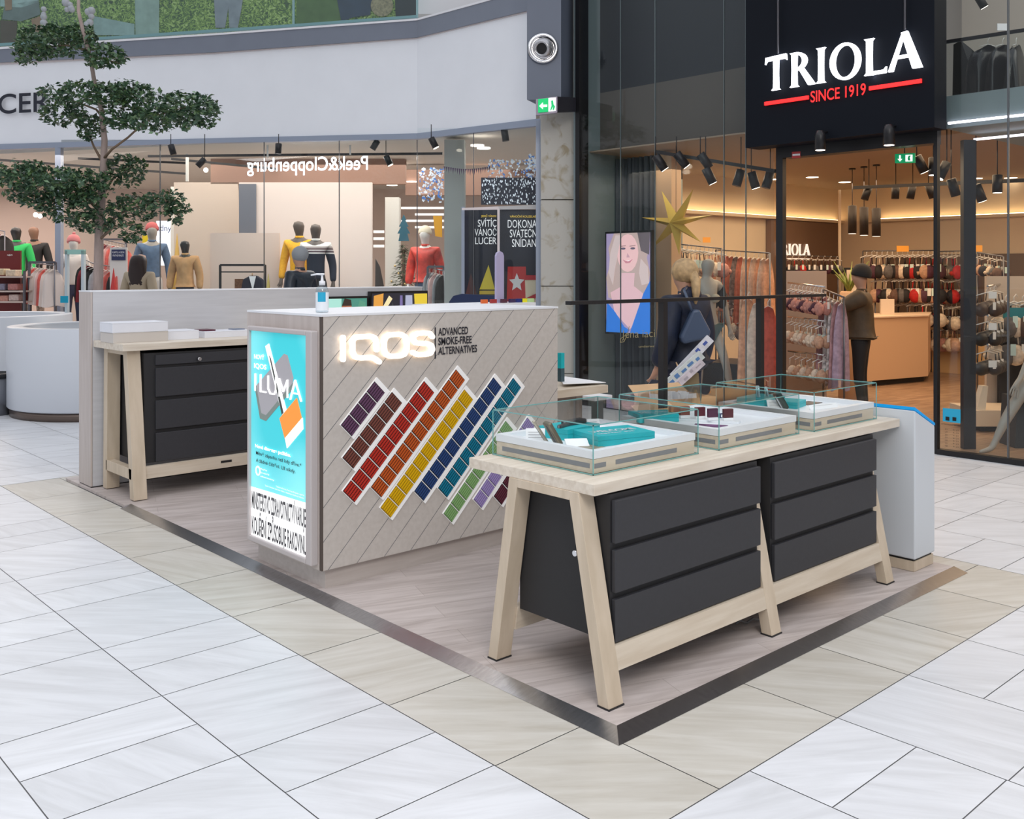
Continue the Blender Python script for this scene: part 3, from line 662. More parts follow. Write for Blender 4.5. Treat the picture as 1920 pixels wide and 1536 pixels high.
tag(MB().box((3.40, 2.93, tz - .0005), (3.50, 3.05, tz + .006)).build('picture_card', mat('copper_card', (.42, .12, .06), .4, noise=.3, ns=30)), 'copper coloured card right of the turquoise box in the nearest case', 'card')
# middle case
tbox('turquoise box leaning at the far corner of the middle case', 3.86, 3.16, tz + .002, .21, .16, .04, -.5, ['WELCOME', 'kit'])
packc = [('maroon', (.12, .02, .03)), ('brown red', (.20, .05, .03)), ('plum', (.09, .02, .05)), ('dark maroon', (.09, .015, .025)), ('russet', (.26, .07, .03))]
for i, (nm, c) in enumerate(packc):
    x, y = [(4.02, 2.99), (3.985, 3.06), (4.03, 2.92), (4.075, 2.86), (3.95, 3.10)][i]
    t = thing('small_pack', '%s small pack standing in the middle case, %s' % (nm, ['second in the row', 'third in the row', 'with plum front beside the maroon one', 'nearest the front glass', 'furthest back of the row'][i]), 'pack', (x, y, tz + .012), 'small packs in the middle case', -.45)
    t['_o'] = (0, 0, 0)
    MB().box((-.026, -.009, .014), (.026, .009, .058)).build('pack_top', mat('pk_' + nm.replace(' ', '_'), c, .4), t); MB().box((-.026, -.0092, 0), (.026, .0092, .014)).build('pack_base', paper, t)
tag(MB().prism([(3.93, 3.13, tz), (4.08, 2.80, tz), (4.13, 2.82, tz), (3.98, 3.15, tz)], (0, 0, .011)).build('pack_stand', white), 'narrow white stand under the row of small maroon packs', 'stand')
t = thing('band_pack', 'small navy band pack lying alone on the middle case tray', 'pack', (4.20, 2.98, tz), None, -.5); t['_o'] = (0, 0, 0)
MB().box((-.045, -.012, 0), (.045, .012, .022)).build('band', mat('navy', (.02, .04, .12), .4), t); MB().box((-.015, -.0126, .004), (.03, -.0121, .018)).build('label', paper, t)
card('orange and white leaflet at the back of the middle case', 4.02, 3.22, tz, .14, .05, -.2, -.8, mat('leaflet_orange', (.75, .42, .2), .5), 0)
card('dark blue and orange picture strip flat in the front of the middle case', 3.90, 2.84, tz + .001, .16, .04, -1.1, -1.4, mat('leaflet_mix', (.16, .06, .16), .5, noise=.8, ns=20), 0)
# third case
tbox('turquoise box with a white holder on top, back of the case by the pillar', 4.78, 3.13, tz, .25, .17, .045, .1)
tbox('small turquoise box beside the dark holder, case by the pillar', 4.83, 2.97, tz, .17, .12, .035, .25)
gadget('charger', 'white holder standing slanted on the rear turquoise box of the case by the pillar', 'charger', 4.74, 3.12, tz + .046, .012, .02, .07, .3, white, tilt=(0, -.35), parts=greyd)
gadget('charger', 'second white holder leaning right on the rear turquoise box', 'charger', 4.80, 3.10, tz + .046, .012, .016, .07, .3, white, tilt=(0, -.6), parts=greyd)
gadget('charger', 'dark green striped device leaning against a white card, case by the pillar', 'charger', 4.71, 2.93, tz + .002, .03, .05, .11, -.3, mat('green_metal', (.05, .08, .07), .3, .5), tilt=(0, -.6), parts=white)
card('white card leaning left of the dark green device', 4.67, 2.96, tz, .09, .06, -.7, -.6)
card('row of white price cards along the front of the case by the pillar', 4.90, 2.80, tz, .22, .03, -.2, -.7, paper, 1)
tag(MB().box((4.95, 2.93, tz - .0005), (5.10, 3.02, tz + .002)).build('picture_card', mat('dark_picture', (.05, .04, .04), .4, noise=.5, ns=20)), 'dark picture inlay flat on the tray of the case by the pillar', 'card')
pbm = bpy.data.objects

# ------------------------------------------------------------------ white information pillar with blue edge
pl_ = thing('info_pillar', 'slim white pillar with a bright blue sloping top edge on an oak foot', 'pillar', (5.44, 2.72, .02))
xa, xb, yf, yk = 5.322, 5.572, 2.49, 2.92
prof = lambda o: [(xa + o, yf, .09), (xb - o, yf, .09), (xb - o, yf, .822), (xa + o, yf, .93)]
MB().box((xa + .006, yf + .008, .022), (xb - .006, yk - .008, .078)).build('oak_foot', oak, pl_)
MB().box((xa + .015, yf + .015, .076), (xb - .015, yk - .015, .09)).build('shadow_gap', carcass, pl_)
MB().prism([(xa, yf, .09), (xb, yf, .09), (xb, yf, .815), (xa, yf, .925)], (0, yk - yf, 0)).build('body', mat('pillar_white', (.62, .66, .70), .35), pl_, bevel=.008)
MB().prism([(xa, yf, .926), (xb, yf, .816), (xb, yf, .83), (xa, yf, .943)], (0, yk - yf, 0)).build('blue_edge', mat('edge_blue', (.0, .33, .78), .4, emit=(0, .33, .8), es=.15), pl_, 'bright blue top edge')

# ------------------------------------------------------------------ black rail frame behind the cases
rf = thing('display_gantry', 'thin black metal bar on two square posts fixed to the oak table rear', 'stand', (4.6, 3.318, .873))
ra, rb = fY(1065, 565, 3.318), fY(1545, 556, 3.318); zr = (ra.z + rb.z) / 2
dr = Vector((1, 0, 0)); sd = Vector((0, -1, 0))
MB().box((ra.x, 3.30, zr - .009), (rb.x, 3.336, zr + .009)).build('handrail', black, rf)
for q in (1243, 1425):
    x = fY(q, 660, 3.318).x
    MB().box((x - .018, 3.30, .879), (x + .018, 3.336, zr - .009)).build('post', black, rf)
    MB().box((x - .035, 3.285, .8725), (x + .035, 3.33, .879)).build('base_plate', black, rf)

# ------------------------------------------------------------------ far service side of the kiosk: shelf, cartons
fs = thing('service_shelf', 'short oak shelf unit behind the information counter with a white top sheet', 'shelf', (4.95, 4.95, .02))
q = fD(1140, 722, 6.9)
zS = q.z
MB().prism([fD(1040, 733, 6.75), fD(1140, 722, 7.1) - UP * .0, fD(1056, 710, 7.7), fD(1030, 715, 7.4)], (0, 0, -.055)).build('shelf_board', oakx, fs)
MB().prism([fD(1056, 722, 6.95) + UP * .004, fD(1136, 718, 7.15), fD(1060, 707, 7.7), fD(1050, 709, 7.6)], (0, 0, .004)).build('top_sheet', paper, fs, 'white sheet')
MB().box((5.06, 4.85, .02), (5.12, 5.2, q.z - .05)).build('shelf_side', greigez, fs)
hh = fD(1120, 745, 6.9)
tag(MB().obox(hh, dr * .09, sd * .06, UP * .014).build('pull_out_tray', white), 'small white pull-out tray under the short oak shelf behind the cases', 'tray')
MB().obox(hh - UP * (hh.z / 2), dr * .03, sd * .03, UP * (hh.z / 2 - .03)).build('tray_leg', darksteel, fs)
bt = fD(1052, 700, 7.1)
tt = thing('turquoise_bottle', 'tall narrow turquoise and dark carton standing at the counter end', 'box', (bt.x, bt.y, q.z + .002))
MB().obox((bt.x, bt.y, q.z + .05), dr * .018, sd * .018, UP * .048).build('base', mat('slate', (.04, .08, .10), .4), tt); MB().obox((bt.x, bt.y, q.z + .155), dr * .018, sd * .018, UP * .056).build('sleeve', teal, tt)
wt = thing('work_table', 'low oak work table behind the display cases, holding open cardboard boxes', 'table', (5.2, 3.95, .02))
MB().box((4.50, 3.62, .66), (5.55, 4.35, .70)).build('tabletop', oak_top, wt)
for x, y in ((4.55, 3.67), (5.48, 3.67), (4.55, 4.28), (5.48, 4.28)): MB().box((x - .025, y - .025, .02), (x + .025, y + .025, .66)).build('leg', oak, wt)
def openbox(label, x, y, z, dx, dy, dz, rz):
    t = thing('cardboard_box', label, 'box', (x, y, z), None, rz); t['_o'] = (0, 0, 0); e = .006
    m = MB(); m.box((-dx, -dy, 0), (dx, -dy + e, dz)); m.box((-dx, dy - e, 0), (dx, dy, dz)); m.box((-dx, -dy + e, 0), (-dx + e, dy - e, dz)); m.box((dx - e, -dy + e, 0), (dx, dy - e, dz)); m.box((-dx + e, -dy + e, 0), (dx - e, dy - e, e))
    m.build('box_wall', cardb, t)
    f = MB(); f.prism([(-dx, dy, dz), (dx, dy, dz), (dx * .95, dy + .1, dz + .05), (-dx * .95, dy + .1, dz + .05)], (0, 0, .004)); f.build('flap', cardb, t)
    p = MB()
    for i in range(14): 
        a = (random.uniform(-.8, .8) * dx, random.uniform(-.8, .8) * dy); b = random.uniform(0, 3)
        p.obox((a[0], a[1], dz * .75), (math.cos(b) * .03, math.sin(b) * .03, 0), (-math.sin(b) * .003, math.cos(b) * .003, 0), (0, .01, dz * .33))
    p.build('packing_paper', paper, t, 'crumpled white papers'); p = None
    return t
openbox('large open cardboard box with white papers, behind the middle case', 5.26, 4.12, .70, .22, .16, .16, -.3)
openbox('small open cardboard box with papers in front of the larger one', 4.76, 3.76, .70, .16, .10, .11, -.2)

# ================================================================== the mall around the kiosk
def Dp(x):      # plan distance of the clothes shop front (two straight runs)
    pts = [(-400, 19.2), (0, 17.5), (782, 15.0), (1012, 13.0)]
    x = max(-400, min(1012, x))
    for (a, da), (b, db) in zip(pts, pts[1:]):
        if x <= b: return 1 / (1 / da + (1 / db - 1 / da) * (x - a) / (b - a))
def fP(x, y, off=0.0): return fD(x, y, Dp(x) + off)
def band(mb, xs, top, bot, off=0.0, t=.1):
    for (x0, t0, b0), (x1, t1, b1) in zip([(x, a, b) for x, a, b in zip(xs, top, bot)], [(x, a, b) for x, a, b in zip(xs, top, bot)][1:]):
        mb.prism([fP(x0, b0, off), fP(x1, b1, off), fP(x1, t1, off), fP(x0, t0, off)], W_ * t)
    return mb
bandgrey = mat('band_grey', (.20, .225, .28), .3, noise=.03, ns=3)
framegrey = mat('frame_grey', (.33, .38, .48), .4, .2)
pinkline = mat('pale_trim', (.62, .56, .56), .4)
struct(band(MB(), [-400, 0, 400, 782, 1005], [143, 121, 101, 72.5, 20], [275, 270, 259, 250, 224], 0, .25).build('wall_shopfront', whitep))
struct(band(MB(), [-400, 0, 400, 782, 1000], [120, 92, 66, 38, -22], [140, 117, 98, 70, 17], -.06, .3).build('trim_1', bandgrey))
struct(band(MB(), [-400, 0, 400, 782, 1000], [140, 117, 98, 70, 17], [143, 121, 101, 72.5, 20], -.03, .28).build('trim_2', pinkline))
struct(band(MB(), [-400, 0, 400, 782, 1000], [115, 88, 62.5, 34.5, -26], [120, 92, 66, 38, -22], -.08, .3).build('trim_3', mat('white_line', (.85, .85, .88), .4)))
struct(band(MB(), [-400, 0, 400, 782, 1013], [275, 270, 259, 250, 222], [284, 280, 268, 260.5, 235], -.03, .12).build('trim_4', framegrey))
struct(MB().rectpx(782, -60, 1000, 26, 15.3, .3).build('wall_upper', mat('upper_white', (.8, .8, .82), .6)))
# white lettering base: dark shop name partly in the picture
nm = thing('shop_sign_letters', 'dark raised shop lettering at the left end of the white fascia', 'sign', tuple(fP(-40, 214, -.08)))
text(None, 'letters', 'SPENCER', fP(-118, 219, -.05), fP(95, 209, -.05), .36, mat('sign_navy', (.012, .015, .03), .4), nm, thick=.03, bold=.012, nrm=-W_)
# glass balustrade on the floor above with mural wall behind
bal = thing('glass_balustrade', 'frameless glass balustrade on the upper floor above the clothes shop', 'balustrade', tuple(fP(400, 60, 0)))
g = band(MB(), [-300, 0, 253, 400, 550, 780], [-160] * 6, [108, 86, 70, 60, 50, 33], -.02, .02); g.build('glass_panel', glass('balustrade_glass', (.86, .95, .94), .06, .8), bal)
s = MB()
for a, b in zip([(-300, 108), (0, 86), (253, 70), (400, 60), (550, 50)], [(0, 86), (253, 70), (400, 60), (550, 50), (781, 33)]):
    s.prism([fP(*a, -.04), fP(*b, -.04), fP(b[0], b[1] - 5, -.04), fP(a[0], a[1] - 5, -.04)], W_ * .06)
s.build('bottom_rail', mat('teal_steel', (.22, .40, .42), .3, .4), bal)
s = MB()
for x, y in ((550, 50), (782, 33)): s.rectpx(x - 2, -100, x + 2, y, Dp(x) - .03, .03)
s.build('glass_joint', mat('joint_teal', (.25, .42, .44), .3), bal)
# planted wall / photo mural
leafm = bpy.data.materials.new('mural_leaves'); leafm.use_nodes = True; t = leafm.node_tree; b = t.nodes['Principled BSDF']
co = t.nodes.new('ShaderNodeTexCoord'); v = t.nodes.new('ShaderNodeTexVoronoi'); v.inputs['Scale'].default_value = 9; v.inputs['Randomness'].default_value = 1
n = t.nodes.new('ShaderNodeTexNoise'); n.inputs['Scale'].default_value = 11; n.inputs['Detail'].default_value = 10; n.inputs['Roughness'].default_value = .7; n.inputs['Distortion'].default_value = 2.2
r = t.nodes.new('ShaderNodeValToRGB')
for p_, c_ in ((.36, (.015, .03, .02)), (.46, (.08, .16, .05)), (.53, (.30, .42, .07)), (.63, (.62, .70, .30))):
    e = r.color_ramp.elements.new(p_); e.color = (*c_, 1)
r.color_ramp.elements[0].color = (.01, .02, .015, 1); r.color_ramp.elements[-1].color = (.75, .62, .66, 1)
t.links.new(co.outputs['Object'], n.inputs['Vector']); t.links.new(n.outputs[0], r.inputs[0]); t.links.new(r.outputs[0], b.inputs['Base Color']); b.inputs['Roughness'].default_value = .6
mu = thing('photo_mural', 'tropical garden photo mural with trousered legs behind the upper glass balustrade', 'mural', tuple(fD(350, 40, 19)))
MB().rectpx(-400, -160, 786, 110, 19.0, .1).build('mural_print', leafm, mu)
fg = lambda nm_, pts, c, k=1: MB().polypx(pts, 18.99 - .01 * k, .006).build(nm_, mat('mural_' + nm_, c, .6, noise=.15, ns=6), mu)
fg('trousers', [(400, -20), (458, -20), (452, 20), (446, 52), (430, 52), (428, 14), (422, 52), (404, 52)], (.32, .32, .38))
fg('shirt', [(0, -30), (75, -30), (72, 5), (40, 14), (0, 12)], (.50, .58, .58)); fg('shorts', [(8, 10), (72, 0), (76, 27), (40, 40), (4, 36)], (.20, .22, .22))
fg('leg_skin', [(58, 36), (76, 30), (80, 60), (64, 62)], (.42, .22, .14), 2); fg('arm_skin', [(8, -4), (22, -4), (22, 18), (10, 20)], (.42, .22, .14), 2)
fg('rattan', [(0, 38), (32, 40), (30, 80), (0, 82)], (.12, .07, .05)); fg('stone_pillar', [(252, -30), (299, -30), (298, 62), (254, 66)], (.38, .46, .42))
fg('stone_ledge', [(175, 30), (252, 45), (252, 66), (176, 66)], (.40, .50, .50)); fg('dark_panel', [(740, -30), (782, -30), (782, 40), (742, 40)], (.015, .02, .03))
fg('jeans', [(628, -20), (700, -20), (694, 28), (664, 32), (640, 40)], (.03, .05, .10)); fg('lawn', [(556, -20), (628, -20), (640, 40), (556, 46)], (.10, .17, .05), 0)
rg = MB(); c_ = fD(716, 10, 18.96)
for r0, r1 in ((.22, .15),): rg.prism([c_ + R_ * (r0 * math.cos(a * .4)) + UP * (r0 * math.sin(a * .4)) for a in range(16)], W_ * .006)
rg.build('wheel', mat('mural_wheel', (.36, .28, .17), .5, noise=.4, ns=20), mu)
rg = MB()
for i in range(14):
    x, y = [(128 + random.uniform(-8, 8), 10 + random.uniform(-10, 10)), (165 + random.uniform(-14, 14), 25 + random.uniform(-22, 22)), (82, 30 + random.uniform(-14, 14))][i % 3]
    rg.ball(fD(x, y, 18.6), .05 + random.random() * .03, 7, 5)
rg.build('blossom', mat('blossom_pink', (.80, .62, .70), .5), mu)

# ---- clothes shop interior
int_wall = mat('shop_beige', (.60, .50, .45), .8, noise=.03, ns=1); int_dark = mat('shop_brown', (.30, .19, .15), .7); int_ceil = mat('shop_ceiling', (.62, .60, .55), .8)
struct(MB().polypx([(-420, 640), (1010, 640), (1010, 200), (-420, 200)], 25.5, .2).build('wall_rear', int_wall))
P = [fP(-400, 270, .3), fP(782, 270, .3), fP(1012, 270, .3), fD(1012, 270, 25.5), fD(-420, 270, 25.5)]
for p in P: p.z = 3.86
struct(MB().prism(P, (0, 0, .12)).build('ceiling_shop', int_ceil))
for p in P: p.z = .004
struct(MB().prism(P, (0, 0, -.1)).build('floor_shop', mat('shop_floor', (.45, .36, .32), .4, noise=.05)))
for x0, y0, x1, y1, D, nm_ in ((395, 286, 760, 345, 18.6, 'bulkhead'), (0, 300, 60, 340, 20.5, 'bulkhead'), (760, 318, 1008, 366, 19.5, 'bulkhead')):
    struct(MB().rectpx(x0, y0, x1, y1, D, .2).build('trim_%d' % (5 + x0 % 7), int_dark))
glw = thing('shop_window', 'full height clear glass shop front with slim joints below the white fascia', 'window', tuple(fP(500, 600, 0)))
for a, b in ((114, 300), (300, 495), (495, 636), (636, 782), (782, 888), (888, 1006)):
    MB().prism([fP(a + 1, 640), fP(b - 1, 640), fP(b - 1, 262 if b < 800 else 240), fP(a + 1, 262 if b < 800 else 240)], W_ * .012).build('glass_pane', shopglass, glw)
    MB().rectpx(b - .8, 262 if b < 800 else 240, b + .8, 640, Dp(b) - .005, .02).build('glass_joint', mat('joint_dark', (.10, .11, .12), .4), glw)
struct(MB().rectpx(103, 274, 113.5, 640, Dp(108) - .03, .12).build('trim_20', framegrey))
struct(MB().rectpx(1005, 226, 1014, 640, 12.97, .12).build('trim_21', framegrey))
# reflection of a sign opposite, imitated by mirrored glowing letters behind the glass
lt = thing('reflected_sign', 'white glowing letters imitating a sign reflection, mirror-wise behind the clothes shop window', 'sign', tuple(fD(577, 320, 16.2)))
text(None, 'letters', 'Peek&Cloppenburg', fD(464, 322, 16.1), fD(690, 318, 15.8), .235, emis('reflected_letter', (.85, .90, 1.0), 1.6), lt, thick=.02, bold=.008, mirror=True, nrm=-W_)
MB().rectpx(500, 272, 503, 295, 16.2, .02).rectpx(655, 272, 658, 290, 16.0, .02).build('hanger_rod', mat('rod', (.5, .5, .48), .4), lt)
# white posts, boards and walls of the window display
cream = mat('display_cream', (.78, .70, .66), .7); wpost = mat('post_white', (.72, .73, .70), .6)
def board(name, label, cat, x0, y0, x1, y1, D, m, t=.06, group=None, ybase=None):
    a = fD(x0, y1, D).z
    o = MB().rectpx(x0, y0, x1, y1, D, t).build(name, m); return tag(o, label, cat, group)
def full(x0, x1, y0, D): # to the floor
    return [(x0, HOR + EYE * FPX / D), (x1, HOR + EYE * FPX / D), (x1, y0), (x0, y0)]
def standing(name, label, cat, x0, x1, y0, D, m, t=.06):
    return tag(MB().polypx(full(x0, x1, y0, D), D, t).build(name, m), label, cat)
standing('display_wall', 'large cream display wall with a pale frame behind the two sweater mannequins', 'panel', 448, 697, 342, 17.9, cream, .12)
standing('display_wall', 'beige partition left of the cream display wall in the clothes shop', 'panel', 326, 446, 342, 18.6, mat('beige_part', (.60, .52, .45), .7), .1)
standing('display_board', 'low pinkish beige board in front of the display walls', 'panel', 394, 524, 437, 17.2, mat('pink_beige', (.72, .58, .50), .7), .05)
standing('corner_column', 'square pale grey column inside the clothes shop window near the black posters', 'column', 833, 871, 262, 15.5, mat('column_grey', (.52, .55, .53), .6), .4)
standing('corner_column', 'white column between the cream display wall and the hanging snow decoration', 'column', 722, 748, 370, 18.5, wpost, .3)
standing('shelf_column', 'narrow white column left of the beige partition', 'column', 320, 335, 350, 19.4, wpost, .2)
board('lit_poster', 'bright white poster with cut-off navy script at the shop rear', 'poster', 293, 414, 322, 498, 20.0, emis('poster_glow', (.78, .82, .95), .8), .04)
text(None, 'print', 'adny', fD(294, 432, 19.98), fD(321, 434, 19.98), .13, mat('navy_print', (.03, .04, .12), .5), bpy.data.objects['lit_poster'], thick=.002, bold=.0, nrm=-W_)
# window display mirror panel
struct(MB().rectpx(448, 345, 480, 455, 17.85, .03).build('trim_22', mat('mirror_grey', (.25, .27, .32), .3, .5)))
# clothes rail in front of the board
def railstand(label, x0, x1, y0, D, m=black, mid=True):
    t = thing('clothes_rail', label, 'clothes rail', tuple(fD((x0 + x1) / 2, HOR + EYE * FPX / D, D)))
    yb = HOR + EYE * FPX / D; a, b = fD(x0, y0, D), fD(x1, y0, D); r = .018
    MB().obox((a + b) / 2, (b - a) / 2, W_ * r, UP * r).build('top_bar', m, t)
    if mid: c1_, c2_ = fD(x0, y0 + 13, D), fD(x1, y0 + 13, D); MB().obox((c1_ + c2_) / 2, (c2_ - c1_) / 2, W_ * r, UP * r * .6).build('hanging_bar', m, t)
    for p in (a, b): MB().obox((p.x, p.y, p.z / 2), R_ * r, W_ * r, UP * (p.z / 2)).build('post', m, t)
    return t
railstand('black rectangular clothes rail before the pinkish beige board', 413, 497, 497, 16.6)
# posters of the coffee-chocolate window on the right
nv = mat('poster_night', (.012, .015, .035), .35, noise=.3, ns=3)
pz = thing('window_poster', 'black poster with white capitals and a yellow cone, left of the pair', 'poster', tuple(fD(905, 560, 14.1)))
MB().rectpx(871, 393, 933, HOR + EYE * FPX / 14.1, 14.1, .03).build('poster_sheet', nv, pz)
pz2 = thing('window_poster', 'black poster with white capitals and red gift boxes, beside the stone column', 'poster', tuple(fD(970, 560, 13.7)))
MB().rectpx(936, 393, 1007, HOR + EYE * FPX / 13.7, 13.7, .03).build('poster_sheet', nv, pz2)
wv = emis('poster_text', (.85, .84, .86), .55); yv = emis('poster_yellow', (.80, .55, .08), .5)
for s_, x0, x1, y_ in (('SVÍTÍC', 896, 931, 425), ('VÁNOČ', 890, 931, 442), ('LUCER', 891, 931, 458)): text(None, 'print', s_, fD(x0, y_, 14.08), fD(x1, y_, 14.08), .105, wv, pz, thick=.004, bold=.0, nrm=-W_)
text(None, 'print', 'JEDEČ VÁNOC', fD(902, 407, 14.08), fD(931, 407, 14.08), .03, yv, pz, thick=.004, bold=.01, nrm=-W_)
for s_, x0, x1, y_ in (('DOKONA', 952, 1006, 427), ('SVÁTEČN', 956, 1006, 445), ('SNÍDAN', 960, 1005, 463)): text(None, 'print', s_, fD(x0, y_, 13.68), fD(x1, y_, 13.68), .115, wv, pz2, thick=.004, bold=.0, nrm=-W_)
text(None, 'print', 'VÁNOČNÍ KOUZELNÉ', fD(956, 408, 13.68), fD(1005, 408, 13.68), .03, yv, pz2, thick=.004, bold=.01, nrm=-W_)
MB().polypx([(899, 545), (928, 545), (928, 552), (899, 552)], 14.09, -.01).build('cone_band', mat('cone_gold', (.70, .48, .05), .5), pz); MB().polypx([(899, 543), (928, 543), (916, 497)], 14.09, -.01).build('cone_picture', mat('cone_yellow', (.85, .66, .05), .5), pz)
MB().polypx([(873, 552), (894, 552), (883, 512)], 14.09, -.01).build('cone_picture', mat('cone_plum', (.10, .03, .03), .5), pz)
MB().polypx([(952, 500), (986, 500), (988, 566), (950, 566)], 13.69, -.01).build('gift_picture', mat('gift_red', (.55, .03, .03), .5), pz2)
st = []
for i in range(10):
    r_ = 15 if i % 2 == 0 else 7; a_ = math.radians(90 + i * 36); st.append((969 + r_ * math.cos(a_), 530 - r_ * 1.2 * math.sin(a_)))
MB().polypx(st, 13.68, -.01).build('gift_star', mat('gift_white', (.80, .76, .76), .5), pz2)
MB().polypx([(984, 520), (1006, 520), (1006, 570), (986, 570)], 13.68, -.01).build('gift_picture', mat('gift_cream', (.80, .68, .50), .5), pz2); MB().polypx([(984, 516), (1006, 516), (1006, 525), (984, 525)], 13.67, -.01).build('gift_picture', M['mural_rattan'] if 0 else mat('gift_lid', (.50, .01, .02), .5), pz2)
MB().polypx([(985, 560), (1006, 550), (1006, 558), (985, 568)], 13.66, -.01).build('gift_ribbon', M['gift_lid'], pz2)
struct(MB().polypx([(866, 390), (1008, 384), (1008, 392), (866, 394)], 13.62, .02).build('trim_23', mat('rose_white', (.85, .76, .76), .5)))
struct(MB().rectpx(932.5, 390, 937, 590, 13.6, .02).build('trim_24', M['rose_white']))
struct(MB().rectpx(865, 388, 871, 590, 13.9, .05).build('trim_25', framegrey))
# hanging crystal banner and glitter curtain: tiny sparkling bits nobody could count
nbn = standing
bn = thing('night_banner', 'dark blue star-speckled banner above the black window posters', 'banner', tuple(fD(945, 380, 14.6)))
MB().rectpx(902, 333, 1006, 384, 14.6, .02).build('banner_sheet', mat('banner_blue', (.02, .025, .06), .4), bn)
sp_ = MB()
for i in range(230):
    x, y = random.uniform(903, 1005), random.uniform(335, 383); q = fD(x, y, 14.57); s_ = random.uniform(.006, .016)
    sp_.obox(q, R_ * s_ * .5, W_ * .002, UP * s_)
sp_.build('star_speck', emis('speck', (.75, .80, .88), .55), bn)
gl_ = MB()
for x0, x1, y0, y1, D, nn in ((786, 832, 316, 380, 16.0, 170), (915, 1006, 300, 335, 15.4, 150), (990, 1006, 290, 390, 14.9, 70)):
    for i in range(nn):
        q = fD(random.uniform(x0, x1), y0 + (y1 - y0) * random.random() ** 1.4, D + random.uniform(-.2, .2)); s_ = random.uniform(.008, .024); a_ = random.uniform(0, 3)
        gl_.m = random.choice([0, 0, 1]); gl_.obox(q, (R_ * math.cos(a_) + UP * math.sin(a_)) * s_, W_ * .003, (UP * math.cos(a_) - R_ * math.sin(a_)) * s_ * .6)
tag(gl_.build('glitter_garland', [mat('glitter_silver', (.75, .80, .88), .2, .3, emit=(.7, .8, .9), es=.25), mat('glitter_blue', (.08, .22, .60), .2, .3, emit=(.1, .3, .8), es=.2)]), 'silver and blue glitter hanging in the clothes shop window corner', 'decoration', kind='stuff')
gb = MB()
for i in range(22):
    x = 832 + i * 4.0; gb.polypx([(x, 312 + 5 * math.sin(i / 21 * 3.14)), (x + 3, 312 + 5 * math.sin(i / 21 * 3.14)), (x + 1.5, 320 + 6 * math.sin(i / 21 * 3.14) + (i * 7 % 5))], 15.2, .01)
tag(gb.build('bunting', mat('bunting_plum', (.12, .05, .16), .5)), 'thin plum pennant garland hung across the clothes shop window', 'garland', kind='stuff')

# track spotlights
def spot(label, px, py, D, tilt=(0, 0), r=.055, h=.17, on=True, group=None, col=(1, .93, .85), body=black):
    p = fD(px, py, D); t = thing('spotlight', label, 'spotlight', tuple(p), group)
    ax = (UP + R_ * tilt[0] + W_ * tilt[1]).normalized()
    MB().lathe(p - ax * h / 2, [(r, 0), (r, h), (r * .8, h + .005)], 14, ax).build('lamp_body', body, t)
    MB().tube([p + ax * h / 2, Vector(((p + ax * h / 2).x, (p + ax * h / 2).y, max(p.z + h / 2 + .07, 3.865 if px < 1000 else 3.255 if p.z < 3.2 else 6.5)))], .006, 6).build('stem', body, t)
    if on: MB().lathe(p - ax * (h / 2 + .004), [(r * .85, 0), (r * .85, .004)], 14, ax).build('lamp_lens', emis('lens_warm', (1, .90, .75), 6), t)
    return t
def track(label, x0, y0, D0, x1, y1, D1, m=black, name='light_track', w=.02):
    a, b = fD(x0, y0, D0), fD(x1, y1, D1); d = (b - a).normalized(); s_ = d.cross(UP).normalized()
    return tag(MB().obox((a + b) / 2, (b - a) / 2, s_ * w, UP * w).build(name, m), label, 'light track')
track('black ceiling track running across above the mirrored glowing letters', 278, 293, 16.8, 830, 288, 16.2)
track('black ceiling track crossing over the tree crown at the far left', 0, 300, 17.6, 350, 326, 18.6)
track('short black ceiling track behind the tree trunk', 146, 297, 18.0, 350, 306, 18.6)
track('black track slanting towards the single bright lamp', 320, 298, 17.5, 520, 317, 18.5)
for i, (x, y, tl, lab) in enumerate([(522, 279, (.05, 0), 'upright black spotlight above the mirrored letters'), (703, 272, (.6, 0), 'black spotlight tilted left above the last mirrored letter'), (813, 268, (-.5, 0), 'black spotlight tilted right left of the pale column'),
                      (947, 254, (-.15, 0), 'black cylindrical spotlight nearest the stone column'), (728, 301, (-.5, 0), 'black spotlight below the track at the end of the mirrored letters'), (323, 281, (-.3, 0), 'black spotlight hung over the white post right of the tree'),
                      (377, 305, (.9, .2), 'small black spotlight on the slanting track near the glowing bulb')]):
    spot(lab, x, y, 15.3 if x < 800 else 14.3 if x < 900 else 13.6, tl, .05, .16, on=i in (2, 4))
for i, (x, y, lab) in enumerate([(386, 319, 'round glowing bulb lamp below the slanting track'), (67, 403, 'glowing lamp deep in the shop, left of a pair'), (75, 405, 'glowing lamp deep in the shop, right of the pair')]):
    p = fD(x, y, 18.4); tag(MB().ball(p, .045, 10, 6).build('bulb_lamp', emis('bulb', (1, .85, .7), 7)), lab, 'lamp')
for i, (x, y) in enumerate([(10, 294), (122, 292), (735, 348), (772, 342), (895, 274), (907, 279)]):
    p = fD(x, y, 19.5 if x < 800 else 15.5); tag(MB().lathe(p, [(.11, 0), (.11, .02)], 14).build('ceiling_downlight', emis('downlight', (1, .9, .82), 3)), ['long oval ceiling light at the far left end', 'ceiling light right of the grey door post', 'ceiling light left of the pale column', 'ceiling light nearest the pale column on its left', 'left light of the pair under the banner ceiling', 'right light of the pair under the banner ceiling'][i], 'ceiling light')
struct(MB().rectpx(348, 288, 352, 340, 17.4, .06).build('trim_26', wpost))
